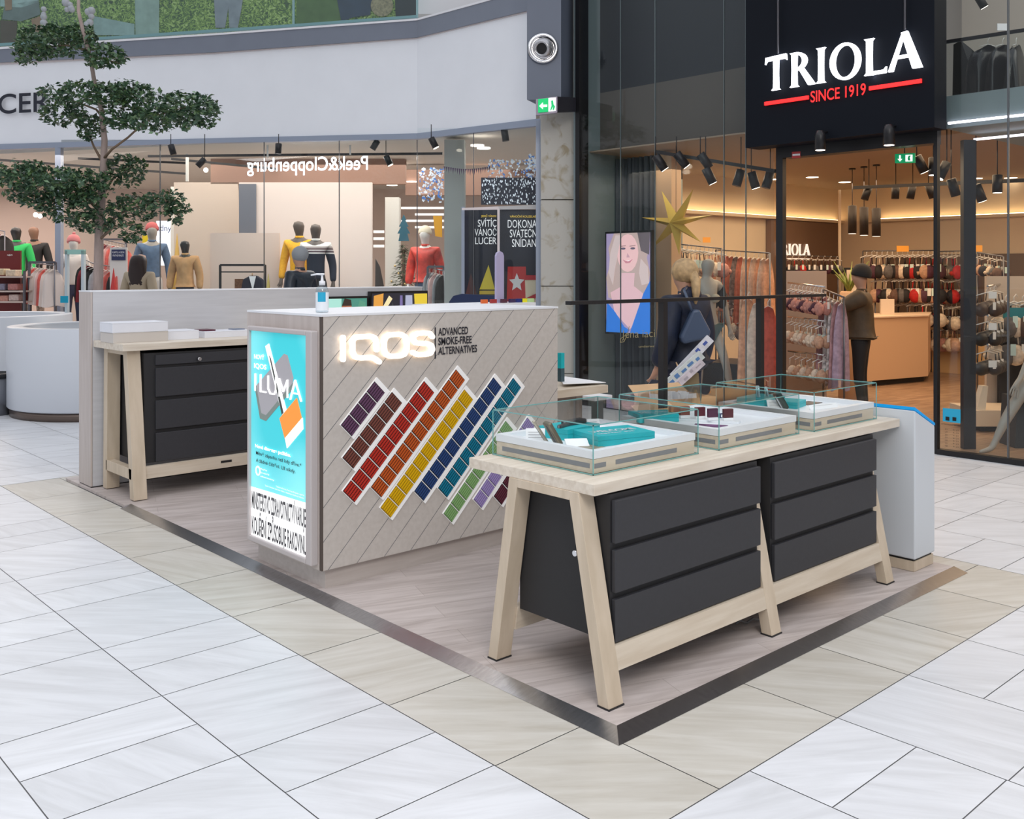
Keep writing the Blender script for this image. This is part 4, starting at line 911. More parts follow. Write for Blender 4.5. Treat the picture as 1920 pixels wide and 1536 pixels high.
# ---- security gates and small frame
sg = thing('security_gate', 'pale grey looped anti-theft gate behind the back panel end', 'gate', tuple(fD(140, 600, 15.2)))
for a in ((121, 470, 126, 640), (152, 470, 157, 640)): MB().rectpx(*a, 15.2, .08).build('upright', mat('gate_grey', (.58, .66, .70), .4), sg)
MB().rectpx(121, 468, 157, 477, 15.2, .08).build('top_loop', mat('gate_mint', (.35, .62, .55), .4), sg)
MB().rectpx(113, 555, 127, 568, 15.1, .02).build('sticker', mat('sticker_blue', (.0, .36, .55), .4), sg)
# menu-like sign on the right: blue paddle and round topped board
rb_ = fD(938, 552, 12.0)
pdl = thing('lilac_display_stand', 'translucent lilac standing paddle at the right end of the white ledge', 'stand', tuple(fY(938, 572, 5.35)))
o_ = [(931, 573), (945, 573), (945, 480), (943, 474), (938, 471), (933, 474), (931, 480)]
MB().polypx(o_, 5.36, .02, fY).build('paddle', mat('lilac', (.42, .38, .56), .3), pdl)
rbt = thing('blue_rounded_board', 'dark blue rounded-top board lying behind the white ledge', 'board', tuple(fD(890, 575, 9.5)))
MB().polypx([(842, 590), (842, 566), (850, 555), (866, 551), (935, 555), (935, 590)], 9.5, .04).build('board_body', mat('board_blue', (.015, .03, .09), .3), rbt)
MB().rectpx(842, 590, 935, 1100, 9.52, .02).build('board_stand', darksteel, rbt)
# colour sample sticks on the ledge
for i, (x, c, nm_) in enumerate([(913, (.70, .14, .03), 'orange'), (930, (.35, .03, .03), 'red'), (950, (.08, .02, .04), 'dark plum'), (965, (.04, .02, .08), 'aubergine'), (978, (.01, .02, .16), 'navy'), (987, (.75, .70, .02), 'lemon'), (1000, (.45, .65, .30), 'light green')]):
    p = fY(x, 568, 5.30); p = Vector((p.x, 5.33, 1.4705))
    tag(MB().box((p.x - .027, p.y - .01, p.z), (p.x + .027, p.y + .01, p.z + .028)).build('sample_stick', mat('stick_' + nm_.replace(' ', '_'), c, .4)), '%s sample stick in the row on the white ledge' % nm_, 'sample', 'colour samples on the ledge')

# ================================================================== planters, bin, tree
soil = mat('soil', (.05, .045, .035), .95, noise=.7, ns=25, bump=.6)
def planter(label, c, r, h):
    t = thing('round_planter', label, 'planter', (c.x, c.y, 0))
    MB().lathe((c.x, c.y, 0), [(r - .03, 0), (r - .03, .10)], 64).build('base_ring', mat('ring_bronze', (.17, .13, .11), .3, .8), t)
    MB().lathe((c.x, c.y, 0), [(r - .01, .10), (r, .115), (r, h - .012), (r - .012, h), (r - .17, h), (r - .18, h - .015), (r - .18, h - .12)], 64).build('planter_wall', mat('planter_white', (.60, .63, .68), .35), t)
    MB().lathe((c.x, c.y, h - .13), [(r - .17, 0), (r * .5, .03), (.001, .05)], 40).build('soil', soil, t)
    return t
pc = fD(190, 600, 11.98); planter('big white round planter holding the tree, beside the kiosk end post', pc, 1.04, 1.05)
pc2 = fD(-35, 600, 14.6); planter('white round planter partly hidden behind the one with the tree', pc2, 1.25, 1.06)
bc = fD(-12, 600, 11.6); bn_ = thing('litter_bin', 'grey metal litter bin with a black rim at the left edge', 'bin', (bc.x, bc.y, 0))
MB().lathe((bc.x, bc.y, 0), [(.20, 0), (.235, .44)], 32).build('bin_body', mat('bin_grey', (.20, .21, .24), .4, .5), bn_)
MB().lathe((bc.x, bc.y, .44), [(.24, 0), (.245, .05), (.21, .055), (.19, .02)], 32).build('rim', black, bn_)
MB().lathe((bc.x, bc.y, .45), [(.19, 0), (.001, .03)], 24).build('lid', mat('lid_grey', (.4, .42, .45), .3, .5), bn_)

bark = mat('bark', (.23, .16, .11), .8, noise=.25, ns=18, bump=.4, scale3=(1, 1, .3)); bark2 = mat('bark_pale', (.42, .33, .30), .8, noise=.2, ns=14, scale3=(1, 1, .3))
leaf = bpy.data.materials.new('leaf_green'); leaf.use_nodes = True; t = leaf.node_tree; b = t.nodes['Principled BSDF']
gi = t.nodes.new('ShaderNodeNewGeometry'); r = t.nodes.new('ShaderNodeValToRGB')
r.color_ramp.elements[0].color = (.025, .07, .04, 1); r.color_ramp.elements[1].color = (.20, .33, .19, 1)
e = r.color_ramp.elements.new(.6); e.color = (.075, .15, .075, 1); e = r.color_ramp.elements.new(.85); e.color = (.10, .17, .05, 1)
t.links.new(gi.outputs['Random Per Island'], r.inputs[0]); t.links.new(r.outputs[0], b.inputs['Base Color']); b.inputs['Roughness'].default_value = .38
tree = thing('indoor_tree', 'tall slender ficus tree with layered leaf clouds growing in the white planter', 'tree', (pc.x, pc.y, .95))
TD = 11.95
tp_ = [fD(182, 600, TD), fD(184, 545, TD), fD(186, 430, TD), fD(193, 340, TD), fD(196, 262, TD), fD(190, 205, TD), fD(178, 160, TD), fD(170, 110, TD - .1), fD(156, 60, TD - .2), fD(147, 20, TD - .2), fD(148, -25, TD - .2)]
MB().tube(tp_, [.062, .058, .052, .045, .036, .030, .026, .024, .022, .02, .018], 10).build('trunk', bark2, tree)
def br(px, r0=.018, r1=.006): return MB().tube([fD(x, y, TD + d) for x, y, d in px], [r0 + (r1 - r0) * i / (len(px) - 1) for i in range(len(px))], 7).build('branch', bark, tree)
br([(192, 300, 0), (210, 280, -.1), (240, 258, -.2), (268, 232, -.3), (300, 215, -.35), (350, 200, -.4)])
br([(190, 300, 0), (176, 275, .1), (168, 255, .15), (150, 225, .3)]); br([(196, 225, 0), (180, 205, .1), (140, 190, .3), (100, 180, .4)])
br([(190, 400, 0), (150, 360, -.2), (90, 335, -.4), (20, 325, -.6)]); br([(188, 430, 0), (225, 400, .1), (280, 380, -.1), (330, 375, -.2)]); br([(165, 95, -.1), (130, 85, .1), (70, 90, .2)]); br([(168, 105, -.1), (195, 110, -.2), (225, 120, -.3)])
br([(186, 450, 0), (215, 425, -.2), (250, 420, -.3)]); br([(190, 370, 0), (215, 330, .2), (245, 320, .2)])
def clump(specs, n, label=None):
    mb = MB(); vs = []; fs = []
    tot = sum(a * b for _, _, a, b, _ in specs)
    for cx, cy, rx, ry, dd in specs:
        for i in range(int(n * rx * ry / tot)):
            a = random.uniform(0, 6.283); q = math.sqrt(random.random()); 
            # leaves gather in small sprays
            if i % 4 == 0: bx, by, bd = cx + rx * q * math.cos(a), cy + ry * q * math.sin(a), dd + random.uniform(-.35, .35) * rx / 60
            x, y = bx + random.gauss(0, 3.2), by + random.gauss(0, 2.6)
            p = fD(x, y, TD + bd + random.gauss(0, .03))
            l = random.uniform(.026, .042); w = l * .6
            u = Vector((random.gauss(0, 1), random.gauss(0, 1), random.gauss(-.2, .6))).normalized(); v = u.cross(Vector((random.gauss(0, .5), random.gauss(0, .5), 1))).normalized(); nn = u.cross(v)
            o = len(vs); vs += [p - u * l, p + v * w - nn * l * .15, p + u * l, p - v * w - nn * l * .15]; fs += [(o, o + 1, o + 2), (o, o + 2, o + 3)]
    mb.v = vs; mb.f = [list(f) for f in fs]; mb.mi = [0] * len(fs); mb.sm = [False] * len(fs)
    return mb.build('foliage', leaf, tree, label)
clump([(110, 80, 80, 24, .1), (60, 100, 35, 22, .2), (195, 105, 42, 24, -.3), (150, 65, 30, 20, 0), (85, 62, 50, 16, .1)], 2500, 'topmost small leaf cloud')
clump([(160, 175, 90, 22, 0), (120, 210, 45, 26, .3), (230, 175, 60, 22, -.2), (330, 200, 80, 28, -.4), (300, 225, 70, 22, -.35), (380, 215, 32, 24, -.4), (170, 240, 30, 24, .1), (225, 215, 36, 25, -.2)], 5000, 'wide middle leaf cloud reaching right')
clump([(80, 335, 90, 22, -.5), (40, 325, 60, 24, -.6), (150, 350, 60, 34, -.2), (130, 385, 60, 34, -.2), (235, 320, 40, 30, .1), (250, 390, 50, 24, 0), (310, 380, 40, 22, -.2), (335, 398, 20, 22, -.2), (180, 415, 55, 20, 0), (245, 435, 24, 20, -.2), (60, 365, 50, 20, -.4)], 6200, 'lowest broad leaf cloud')

# ================================================================== stone column and steel box
stone = bpy.data.materials.new('travertine'); stone.use_nodes = True; t = stone.node_tree; b = t.nodes['Principled BSDF']
co = t.nodes.new('ShaderNodeTexCoord'); n = t.nodes.new('ShaderNodeTexNoise'); n.inputs['Scale'].default_value = 5; n.inputs['Detail'].default_value = 9; n.inputs['Distortion'].default_value = 1
r = t.nodes.new('ShaderNodeValToRGB'); r.color_ramp.elements[0].position = .30; r.color_ramp.elements[0].color = (.36, .30, .20, 1); r.color_ramp.elements[1].position = .46; r.color_ramp.elements[1].color = (.53, .51, .46, 1)
t.links.new(co.outputs['Object'], n.inputs['Vector']); t.links.new(n.outputs[0], r.inputs[0]); t.links.new(r.outputs[0], b.inputs['Base Color']); b.inputs['Roughness'].default_value = .5
M['travertine'] = stone
sc_ = thing('stone_column', 'pale travertine clad column between the two shops', 'column', tuple(fD(1048, 749, 12.7)))
yb_ = HOR + EYE * FPX / 12.75
for a, b in ((-40, 373.5), (375.5, 536), (537.5, 700), (701.5, yb_)): MB().rectpx(1014.5, a, 1079, b, 12.75, .5).build('stone_slab', stone, sc_)
MB().rectpx(1015.5, -30, 1078, yb_, 12.78, .4).build('joint_core', mat('joint_stone', (.12, .11, .09), .9), sc_)
sb = thing('duct_box', 'grey blue metal duct box with a round nozzle above the stone column', 'box', tuple(fD(1030, 187, 12.3)))
bluegrey = mat('blue_grey_metal', (.14, .165, .22), .45, noise=.03, ns=2)
F0, F1, F2 = fD(988, 187, 12.25), fD(1052, 179, 12.25), fD(1081, 182, 12.9)
zb_ = F0.z; zt_ = 5.6
foot = [Vector((p.x, p.y, zb_)) for p in (F0, F1, F2)]; foot.append(foot[0] + (foot[2] - foot[1]))
MB().prism(foot, (0, 0, zt_ - zb_)).build('box_shell', bluegrey, sb)
nc_ = fD(1018, 91, 12.24)
axn = (-W_ + R_ * -.35 + UP * -.25).normalized()
MB().lathe(nc_, [(.19, 0), (.195, .02), (.18, .035), (.145, .03), (.14, -.02)], 32, -W_).build('nozzle_ring', chrome, sb, 'chrome ring')
MB().lathe(nc_, [(.14, -.01), (.13, .04), (.10, .075), (.075, .085), (.07, .03), (.001, .02)], 32, axn).build('nozzle', mat('nozzle_grey', (.5, .5, .52), .25, .8), sb)
MB().lathe(nc_ + axn * .045, [(.068, 0), (.068, .003)], 24, axn).build('nozzle_throat', black, sb)
ex = thing('exit_sign', 'green running man exit sign with an arrow left, under the grey duct box', 'sign', tuple(fD(1030, 214, 12.2)))
E0, E1 = fD(1005, 0, 12.05), fD(1043, 0, 12.05)
MB().polypx([(1005, 216), (1045, 211), (1045, 181), (1005, 186)], 12.05, .08).build('sign_case', mat('case_lilac', (.30, .25, .34), .3), ex)
MB().prism([fD(1045, 211, 12.05), fD(1081, 209, 12.5), fD(1081, 183, 12.5), fD(1045, 181, 12.05)], W_ * .05).build('sign_arm', mat('arm_dark', (.03, .03, .04), .3), ex)
gm = emis('exit_green', (.0, .42, .12), .9); wm = emis('exit_white', (.9, .95, .92), .9)
MB().polypx([(1009, 211.5), (1028, 209.5), (1028, 184), (1009, 186)], 12.04, -.005).build('sign_face', gm, ex); MB().polypx([(1028.3, 209.5), (1042, 208), (1042, 183), (1028.3, 184)], 12.04, -.005).build('sign_face', wm, ex)
MB().polypx([(1011, 199), (1018, 192), (1018, 196.5), (1026, 196), (1026, 200.5), (1018, 201), (1018, 205)], 12.03, -.006).build('sign_symbol', wm, ex)
MB().polypx([(1033, 189), (1037, 188), (1038, 196), (1041, 200), (1038, 207), (1036, 206), (1037, 200), (1034, 206), (1031, 208), (1034, 198)], 12.03, -.006).build('sign_symbol', gm, ex)

# ================================================================== figures
def skin(name, V, E, m, parent, sub=1, smooth=True):
    me = bpy.data.meshes.new(name); off = Vector(parent['_o'])
    me.from_pydata([tuple(Vector(v[0]) - off) for v in V], E, [])
    me.materials.append(m); o = bpy.data.objects.new(name, me); COL.objects.link(o); o.parent = parent; o['_o'] = tuple(off)
    md = o.modifiers.new('skin', 'SKIN'); md.use_smooth_shade = smooth
    sv = me.skin_vertices[0].data if me.skin_vertices else None
    if sv is None:
        bm = bmesh.new(); bm.from_mesh(me); bm.verts.layers.skin.verify(); bm.to_mesh(me); bm.free(); sv = me.skin_vertices[0].data
    for i, v in enumerate(V):
        r = v[1] if isinstance(v[1], (tuple, list)) else (v[1], v[1]); sv[i].radius = r; sv[i].use_root = (i == 0)
    sb = o.modifiers.new('sub', 'SUBSURF'); sb.levels = sub; sb.render_levels = sub
    return o
BASE = dict(pelvis=(0, 0, .96), waist=(0, .0, 1.10), chest=(0, .0, 1.30), up=(0, .01, 1.43), neck=(0, .01, 1.53), hb=(0, -.005, 1.60), hm=(0, -.015, 1.68), ht=(0, -.005, 1.755), nose=(0, -.10, 1.66),
            sh=(.17, .01, 1.43), el=(.24, .03, 1.15), wr=(.25, -.04, .91), pa=(.25, -.07, .84), hip=(.085, 0, .93), kn=(.10, -.01, .50), an=(.10, .03, .09), to=(.11, -.13, .035))
def joints(P):
    J = {}
    for k, v in BASE.items():
        if k in ('sh', 'el', 'wr', 'pa', 'hip', 'kn', 'an', 'to'):
            J[k + 'L'] = Vector(v); J[k + 'R'] = Vector((-v[0], v[1], v[2]))
        else: J[k] = Vector(v)
    for k, v in (P or {}).items(): J[k] = Vector(v)
    return J
RAD = dict(pelvis=.125, waist=.105, chest=.13, up=.085, neck=.048, hb=.078, hm=.128, ht=.10, nose=.014, sh=.056, el=.040, wr=.026, pa=.034, hip=.082, kn=.056, an=.036, to=.033)
TREE_ = [('pelvis', 'waist'), ('waist', 'chest'), ('chest', 'up'), ('up', 'neck'), ('neck', 'hb'), ('hb', 'hm'), ('hm', 'ht'), ('hm', 'nose')] + \
        [(a + s, b + s) for s in 'LR' for a, b in (('sh', 'el'), ('el', 'wr'), ('wr', 'pa'), ('hip', 'kn'), ('kn', 'an'), ('an', 'to'))] + [('up', 'shL'), ('up', 'shR'), ('pelvis', 'hipL'), ('pelvis', 'hipR')]
def part_chain(J, names, edges, grow, sc, extra=None):
    V = [(J[n] * sc, (RAD[n.rstrip('LR') if n not in RAD else n] + grow(n)) * sc) for n in names]
    return V, [(names.index(a), names.index(b)) for a, b in edges]
def fingers(V, E, J, s, sc, ip):
    pa, wr = J['pa' + s] * sc, J['wr' + s] * sc; d = (pa - wr).normalized(); sd = d.cross(Vector((0, 1, 0)) if abs(d.y) < .8 else Vector((0, 0, 1))).normalized(); fr = d.cross(sd)
    for i, l in enumerate((.062, .072, .068, .054)):
        b = pa + sd * ((i - 1.5) * .019) + d * .02; k = len(V)
        V.append((b, .010)); V.append((b + d * l * .55 + fr * .008, .009)); V.append((b + d * l * .95 + fr * .026, .007)); E += [(ip, k), (k, k + 1), (k + 1, k + 2)]
    k = len(V); V.append((pa - sd * .038 + fr * .01, .010)); V.append((pa - sd * .052 + d * .035 + fr * .02, .008)); E += [(ip, k), (k, k + 1)]
def figure(name, label, cat, px, D, face, h, skinm, P=None, top=None, bottom=None, hair=None, z0=0.0, hat=None, group=None, torso_only=False, grow=.02, coat_len=None, sleeve=True, shoes=None, legs=True, lift=0):
    c = fD(px, 600, D); d = (R_ * face[0] + W_ * face[1]); rz = math.atan2(d.x, -d.y)
    t = thing(name, label, cat, (c.x, c.y, z0), group, rz); t['_o'] = (0, 0, 0); sc = h / 1.80; J = joints(P)
    if lift:
        for n in J: J[n] = J[n] + UP * (lift if J[n].z > .8 else lift * .5 if J[n].z > .3 else 0)
    names = [n for n in J if legs or n.rstrip('LR') not in ('hip', 'kn', 'an', 'to') or n in RAD]
    if not legs: names = [n for n in J if n not in ('hipL', 'hipR', 'knL', 'knR', 'anL', 'anR', 'toL', 'toR')]
    ed = [e for e in TREE_ if e[0] in names and e[1] in names]
    V, E = part_chain(J, names, ed, lambda n: 0, sc)
    for s in 'LR': fingers(V, E, J, s, sc, names.index('pa' + s))
    skin('body', V, E, skinm, t, 1)
    if top:
        nn = ['waist', 'pelvis', 'chest', 'up', 'shL', 'shR'] + (['elL', 'elR', 'wrL', 'wrR'] if sleeve else [])
        ee = [('waist', 'pelvis'), ('waist', 'chest'), ('chest', 'up'), ('up', 'shL'), ('up', 'shR')] + ([('shL', 'elL'), ('shR', 'elR'), ('elL', 'wrL'), ('elR', 'wrR')] if sleeve else [])
        JJ = dict(J)
        if coat_len: JJ['hem'] = Vector((J['pelvis'].x, J['pelvis'].y, coat_len)); nn.append('hem'); ee.append(('pelvis', 'hem'))
        V = [(JJ[n] * sc, ((.15 if n == 'hem' else RAD[n.rstrip('LR') if n not in RAD else n]) + grow + (.012 if n in ('pelvis', 'waist') else 0)) * sc) for n in nn]
        skin('top_garment', V, [(nn.index(a), nn.index(b)) for a, b in ee], top, t, 2)
        MB().lathe(J['neck'] * sc - UP * .035, [(.066 * sc, 0), (.062 * sc, .04), (.056 * sc, .035)], 14).build('collar', top, t)
    if bottom and legs:
        J['belt'] = J['pelvis'] + UP * .09; J['cr'] = J['pelvis'] - UP * .05; RAD['belt'] = .118; RAD['cr'] = .12; J['hipL'] = J['hipL'] - UP * .10; J['hipR'] = J['hipR'] - UP * .10
        nn = ['belt', 'pelvis', 'hipL', 'hipR', 'knL', 'knR', 'anL', 'anR']; ee = [('belt', 'pelvis'), ('pelvis', 'hipL'), ('pelvis', 'hipR'), ('hipL', 'knL'), ('hipR', 'knR'), ('knL', 'anL'), ('knR', 'anR')]
        V = [(J[n] * sc + (UP * .03 if n.startswith('an') else Vector((0, 0, 0))), (RAD[n.rstrip('LR') if n not in RAD else n] + .014) * sc) for n in nn]
        skin('trousers', V, [(nn.index(a), nn.index(b)) for a, b in ee], bottom, t, 2)
        for s in 'LR':
            skin('shoe', [(J['an' + s] * sc - UP * .045, .048), (J['to' + s] * sc, .042)], [(0, 1)], shoes or mat('shoe_black', (.02, .02, .02), .5), t, 2)
    if hair:
        hc = J['hm'] * sc
        if hair[1] == 'long':
            skin('hair', [(hc + Vector((0, .02, .05)), .125), (hc + Vector((0, .06, -.06)), .13), (hc + Vector((0, .085, -.22)), (.15, .07)), (hc + Vector((0, .11, -.42)), (.12, .05))], [(0, 1), (1, 2), (2, 3)], hair[0], t, 2)
        elif hair[1] == 'tail':
            MB().ball(hc + Vector((0, .022, .025)), (.108, .118, .112), 20, 14).tube([hc + Vector((0, .10, .0)), hc + Vector((0, .14, -.06)), hc + Vector((.015, .155, -.16)), hc + Vector((.02, .15, -.25))], [.05, .042, .034, .012], 10).build('hair', hair[0], t)
        else:
            MB().ball(hc + Vector((0, .022, .03)), (.105, .112, .105), 20, 14).build('hair', hair[0], t)
    if hat:
        hc = J['hm'] * sc; MB().lathe(hc + Vector((0, .015, -.0)), [(.112, 0), (.118, .02), (.112, .07), (.085, .125), (.04, .15), (.001, .158)], 20, (0, .22, 1)).build('hat', hat[0], t)
        if hat[1]: MB().ball(hc + Vector((0, .05, .17)), .03, 10, 6).build('bobble', hat[0], t)
    return t
sk = mat('skin', (.50, .28, .19), .5); mq = mat('mannequin_brown', (.10, .075, .06), .45); mqg = mat('mannequin_grey', (.36, .33, .29), .45); mqb = mat('mannequin_black', (.02, .02, .02), .3)
navy = mat('coat_navy', (.007, .013, .034), .6, noise=.3, ns=9, bump=.4); blk = mat('cloth_black', (.012, .012, .014), .75)
# -- mannequins and people of the clothes shop
P = [fP(-400, 270, .5), fP(782, 270, .5), fP(850, 270, .5), fD(850, 270, 22), fD(-420, 270, 22)]
for p in P: p.z = .005
struct(MB().prism(P, (0, 0, .44)).build('floor_display', mat('display_floor', (.50, .42, .38), .5)))
figure('mannequin', 'dark headed mannequin in a plain mustard yellow sweater', 'mannequin', 561, 17.0, (-.1, -1), 2.20, z0=.45, skinm=mq, top=mat('yellow_knit', (.80, .40, .02), .8, noise=.1, ns=30), bottom=blk)
nord = bpy.data.materials.new('nordic_knit'); nord.use_nodes = True; t = nord.node_tree; b = t.nodes['Principled BSDF']; co = t.nodes.new('ShaderNodeTexCoord'); sx_ = t.nodes.new('ShaderNodeSeparateXYZ'); r = t.nodes.new('ShaderNodeValToRGB'); mr_ = t.nodes.new('ShaderNodeMapRange')
t.links.new(co.outputs['Object'], sx_.inputs[0]); t.links.new(sx_.outputs['Z'], mr_.inputs['Value']); mr_.inputs['From Min'].default_value = 1.1; mr_.inputs['From Max'].default_value = 2.0; t.links.new(mr_.outputs[0], r.inputs[0]); r.color_ramp.interpolation = 'CONSTANT'
r.color_ramp.elements[0].color = (.012, .018, .035, 1); r.color_ramp.elements[1].position = .64; r.color_ramp.elements[1].color = (.72, .70, .66, 1)
for p_, c_ in ((.50, (.75, .72, .68)), (.52, (.10, .07, .08)), (.555, (.70, .68, .66)), (.57, (.14, .10, .10)), (.61, (.40, .36, .34))):
    e = r.color_ramp.elements.new(p_); e.color = (*c_, 1)
t.links.new(r.outputs[0], b.inputs['Base Color']); b.inputs['Roughness'].default_value = .85
figure('mannequin', 'mannequin in a white and navy patterned nordic sweater', 'mannequin', 592, 16.4, (.1, -1), 2.12, z0=.45, skinm=mq, top=nord, bottom=blk)
figure('person', 'grey-haired man in a dark puffer jacket seen from behind in the clothes shop', 'person', 562, 12.5, (-.8, .5), 1.75, lift=.27, skinm=sk, top=mat('puffer_dark', (.018, .028, .042), .4, noise=.3, ns=12, bump=.5), bottom=blk, hair=(mat('hair_grey', (.28, .30, .32), .7), 'short'), grow=.035)
figure('person', 'woman with long dark brown hair and beige coat seen from behind', 'person', 262, 14.0, (.15, 1), 1.76, lift=.25, skinm=sk, top=mat('coat_beige', (.42, .34, .24), .8), bottom=blk, hair=(mat('hair_brown', (.022, .010, .008), .45), 'long'), grow=.03)
figure('mannequin', 'black headed mannequin in a tan shirt jacket', 'mannequin', 347, 17.0, (.1, -1), 1.85, z0=.45, skinm=mqb, top=mat('tan_jacket', (.50, .29, .13), .8, noise=.15, ns=10), bottom=mat('jeans_dark', (.03, .04, .07), .8), grow=.03)
figure('mannequin', 'mannequin in a denim shirt with a pink hat at the white poster', 'mannequin', 285, 17.8, (.4, -1), 2.15, z0=.45, skinm=mqg, top=mat('denim', (.09, .15, .25), .8, noise=.15, ns=14), bottom=mat('trouser_white', (.6, .58, .56), .8), hat=(mat('hat_pink', (.55, .12, .12), .8), False))
figure('mannequin', 'mannequin in white with a tall pink knitted hat beside the grey door post', 'mannequin', 138, 17.6, (.3, -1), 1.90, z0=.45, skinm=mat('mannequin_white', (.7, .66, .62), .5), top=mat('shirt_cream', (.72, .64, .60), .8), bottom=mat('skirt_navy', (.03, .04, .09), .8), hat=(mat('hat_rose', (.62, .20, .20), .8), True))
figure('mannequin', 'mannequin in a bright green sweatshirt at the far left', 'mannequin', 31, 19.3, (.1, -1), 2.20, z0=.45, skinm=mqb, top=mat('sweat_green', (.02, .42, .10), .8), bottom=blk)
figure('mannequin', 'mannequin in a black top next to the green sweatshirt', 'mannequin', 64, 20.2, (.1, -1), 2.25, z0=.45, skinm=mat('mannequin_wood', (.22, .12, .08), .5), top=blk, bottom=mat('skirt_print', (.16, .13, .11), .8, noise=.8, ns=30))
figure('mannequin', 'mannequin in a red and orange puffer jacket beside the christmas tree', 'mannequin', 797, 16.6, (-.2, -1), 2.02, z0=.45, skinm=mat('mannequin_white', (.7, .66, .62), .5), top=mat('puffer_red', (.62, .05, .03), .5, noise=.5, ns=6), bottom=mat('jeans_blue', (.08, .14, .24), .8), hat=(mat('hat_cream', (.75, .66, .50), .8), False), grow=.035)

# blazer on a hanger with a golden cone behind
bl_ = thing('blazer', 'navy blazer over a white shirt hanging on the black rail', 'jacket', tuple(fD(473, 545, 16.5)))
MB().prism([fD(*p, 16.5) for p in ((455, 620), (451, 545), (455, 524), (468, 517), (480, 517), (491, 524), (495, 545), (492, 620))], W_ * .12).build('jacket_body', mat('blazer_navy', (.012, .014, .03), .8), bl_, bevel=.02)
MB().polypx([(467, 518), (480, 518), (474, 545)], 16.49, -.01).build('shirt_front', paper, bl_); MB().tube([fD(473, 517, 16.55), fD(473, 512, 16.55)], .01, 6).build('hanger', cardb, bl_)
tag(MB().polypx([(440, 620), (440, 523), (456, 523), (456, 620)], 16.7, .05).build('wicker_trousers', mat('brown_cloth', (.22, .10, .05), .9, noise=.3, ns=30)), 'brown folded trousers hanging left of the navy blazer', 'trousers')
def cone(label, px, py, pb, w, D, m):
    p = fD(px, py, D); zb2 = fD(px, pb, D).z; r = w / 2 * D / FPX
    tag(MB().lathe((p.x, p.y, zb2), [(r, 0), (.004, p.z - zb2)], 4).build('paper_star_cone', m), label, 'decoration')
olive = mat('olive_gold', (.30, .24, .03), .5); goldp = mat('gold_paper', (.55, .34, .06), .45)
cone('olive paper tree cone beside the navy blazer', 503, 513, 640, 34, 16.3, olive)
cone('tall narrow golden paper spire between denim and tan jacket mannequins', 332, 438, 640, 44, 18.0, goldp)
cone('small red paper tree cone behind the tree trunk', 213, 503, 640, 40, 16.0, mat('cone_red', (.45, .02, .02), .6))

# ---- garments on rails
def drape(name, w, d, h, m, m2=None, seed=0, taper=.25, pleat=.12, hanger=True):
    rnd = random.Random(seed); t = bpy.data.objects.new(name, None); COL.objects.link(t); t['_o'] = (0, 0, 0); t.empty_display_size = .05
    mb = MB(); n = 18; lv = 7; ph = rnd.random() * 6; vs = []
    for i in range(lv):
        f = i / (lv - 1); wi = w * (.55 + .45 * min(1, f * 4)) * (1 + taper * f); di = d * (.35 + .65 * f)
        for k in range(n):
            a = 2 * math.pi * k / n; q = 1 + pleat * (.3 + f) * math.sin(5 * a + ph + f)
            vs.append((math.cos(a) * wi / 2 * q, math.sin(a) * di / 2 * q, -.05 - h * f - (.03 * h * math.sin(3 * a + ph) if i == lv - 1 else 0) + (-.06 * abs(math.cos(a)) * (1 - f) * w / .4 if i == 0 else 0)))
    fs = [(i * n + k, i * n + (k + 1) % n, (i + 1) * n + (k + 1) % n, (i + 1) * n + k) for i in range(lv - 1) for k in range(n)]
    fs.append(tuple(range(n))); mb.smooth = True; mb.add(vs, fs)
    o = mb.build('cloth', m, t)
    if hanger: MB().tube([(0, 0, -.05), (0, 0, .0), (.02, 0, .03), (.035, 0, .01)], .004, 5).tube([(-w * .25, 0, -.075), (0, 0, -.045), (w * .25, 0, -.075)], .005, 5).build('hanger', mat('hanger_white', (.75, .72, .68), .5), t)
    return t
def bra(name, w, m, lace, seed=0):
    t = bpy.data.objects.new(name, None); COL.objects.link(t); t['_o'] = (0, 0, 0); t.empty_display_size = .05
    b = MB()
    for s in (-1, 1):
        b.ball((s * w * .24, -.02, -.20), (w * .25, .05, .075), 12, 8)
        b.tube([(s * w * .33, 0, -.13), (s * w * .30, 0, -.05)], .006, 5); b.tube([(s * w * .42, 0, -.22), (s * w * .5, .02, -.20)], [.03, .018], 6)
    b.build('cups', m, t)
    MB().tube([(-w * .36, 0, -.05), (0, 0, -.02), (w * .36, 0, -.05)], .006, 5).tube([(0, 0, -.02), (0, 0, .01), (.018, 0, .03), (.03, 0, .012)], .004, 5).build('hanger', M['hanger_white'], t)
    MB().box((w * .05, -.075, -.20), (w * .05 + .035, -.072, -.12)).build('price_tag', lace, t)
    return t
mat('hanger_white', (.75, .72, .68), .5)
tagm = mat('tag_mint', (.62, .80, .76), .5); tagw = mat('tag_white', (.8, .8, .78), .5)
USED = {}
def put(proto, p, rz, label, cat, group):
    if proto.name not in USED: o = proto; USED[proto.name] = 1
    else: o = dup(proto)
    o.location = p; o.rotation_euler = (0, 0, rz); o['label'] = label; o['category'] = cat; o['group'] = group
    return o
def protos(kind, specs): return {k: v for k, v in specs.items()}
cols = dict(black=(.014, .012, .014), plum=(.07, .02, .04), nude=(.50, .30, .20), cream=(.68, .56, .44), rose=(.48, .22, .18), red=(.45, .01, .01), grey=(.12, .11, .11), brown=(.13, .07, .05))
BR = {k: bra('bra', .26, mat('lace_' + k, c, .7, noise=.25, ns=40), tagm if i % 2 else tagw, i) for i, (k, c) in enumerate(cols.items())}
BF = math.atan2(-W_.x, W_.y)      # turned to the hall
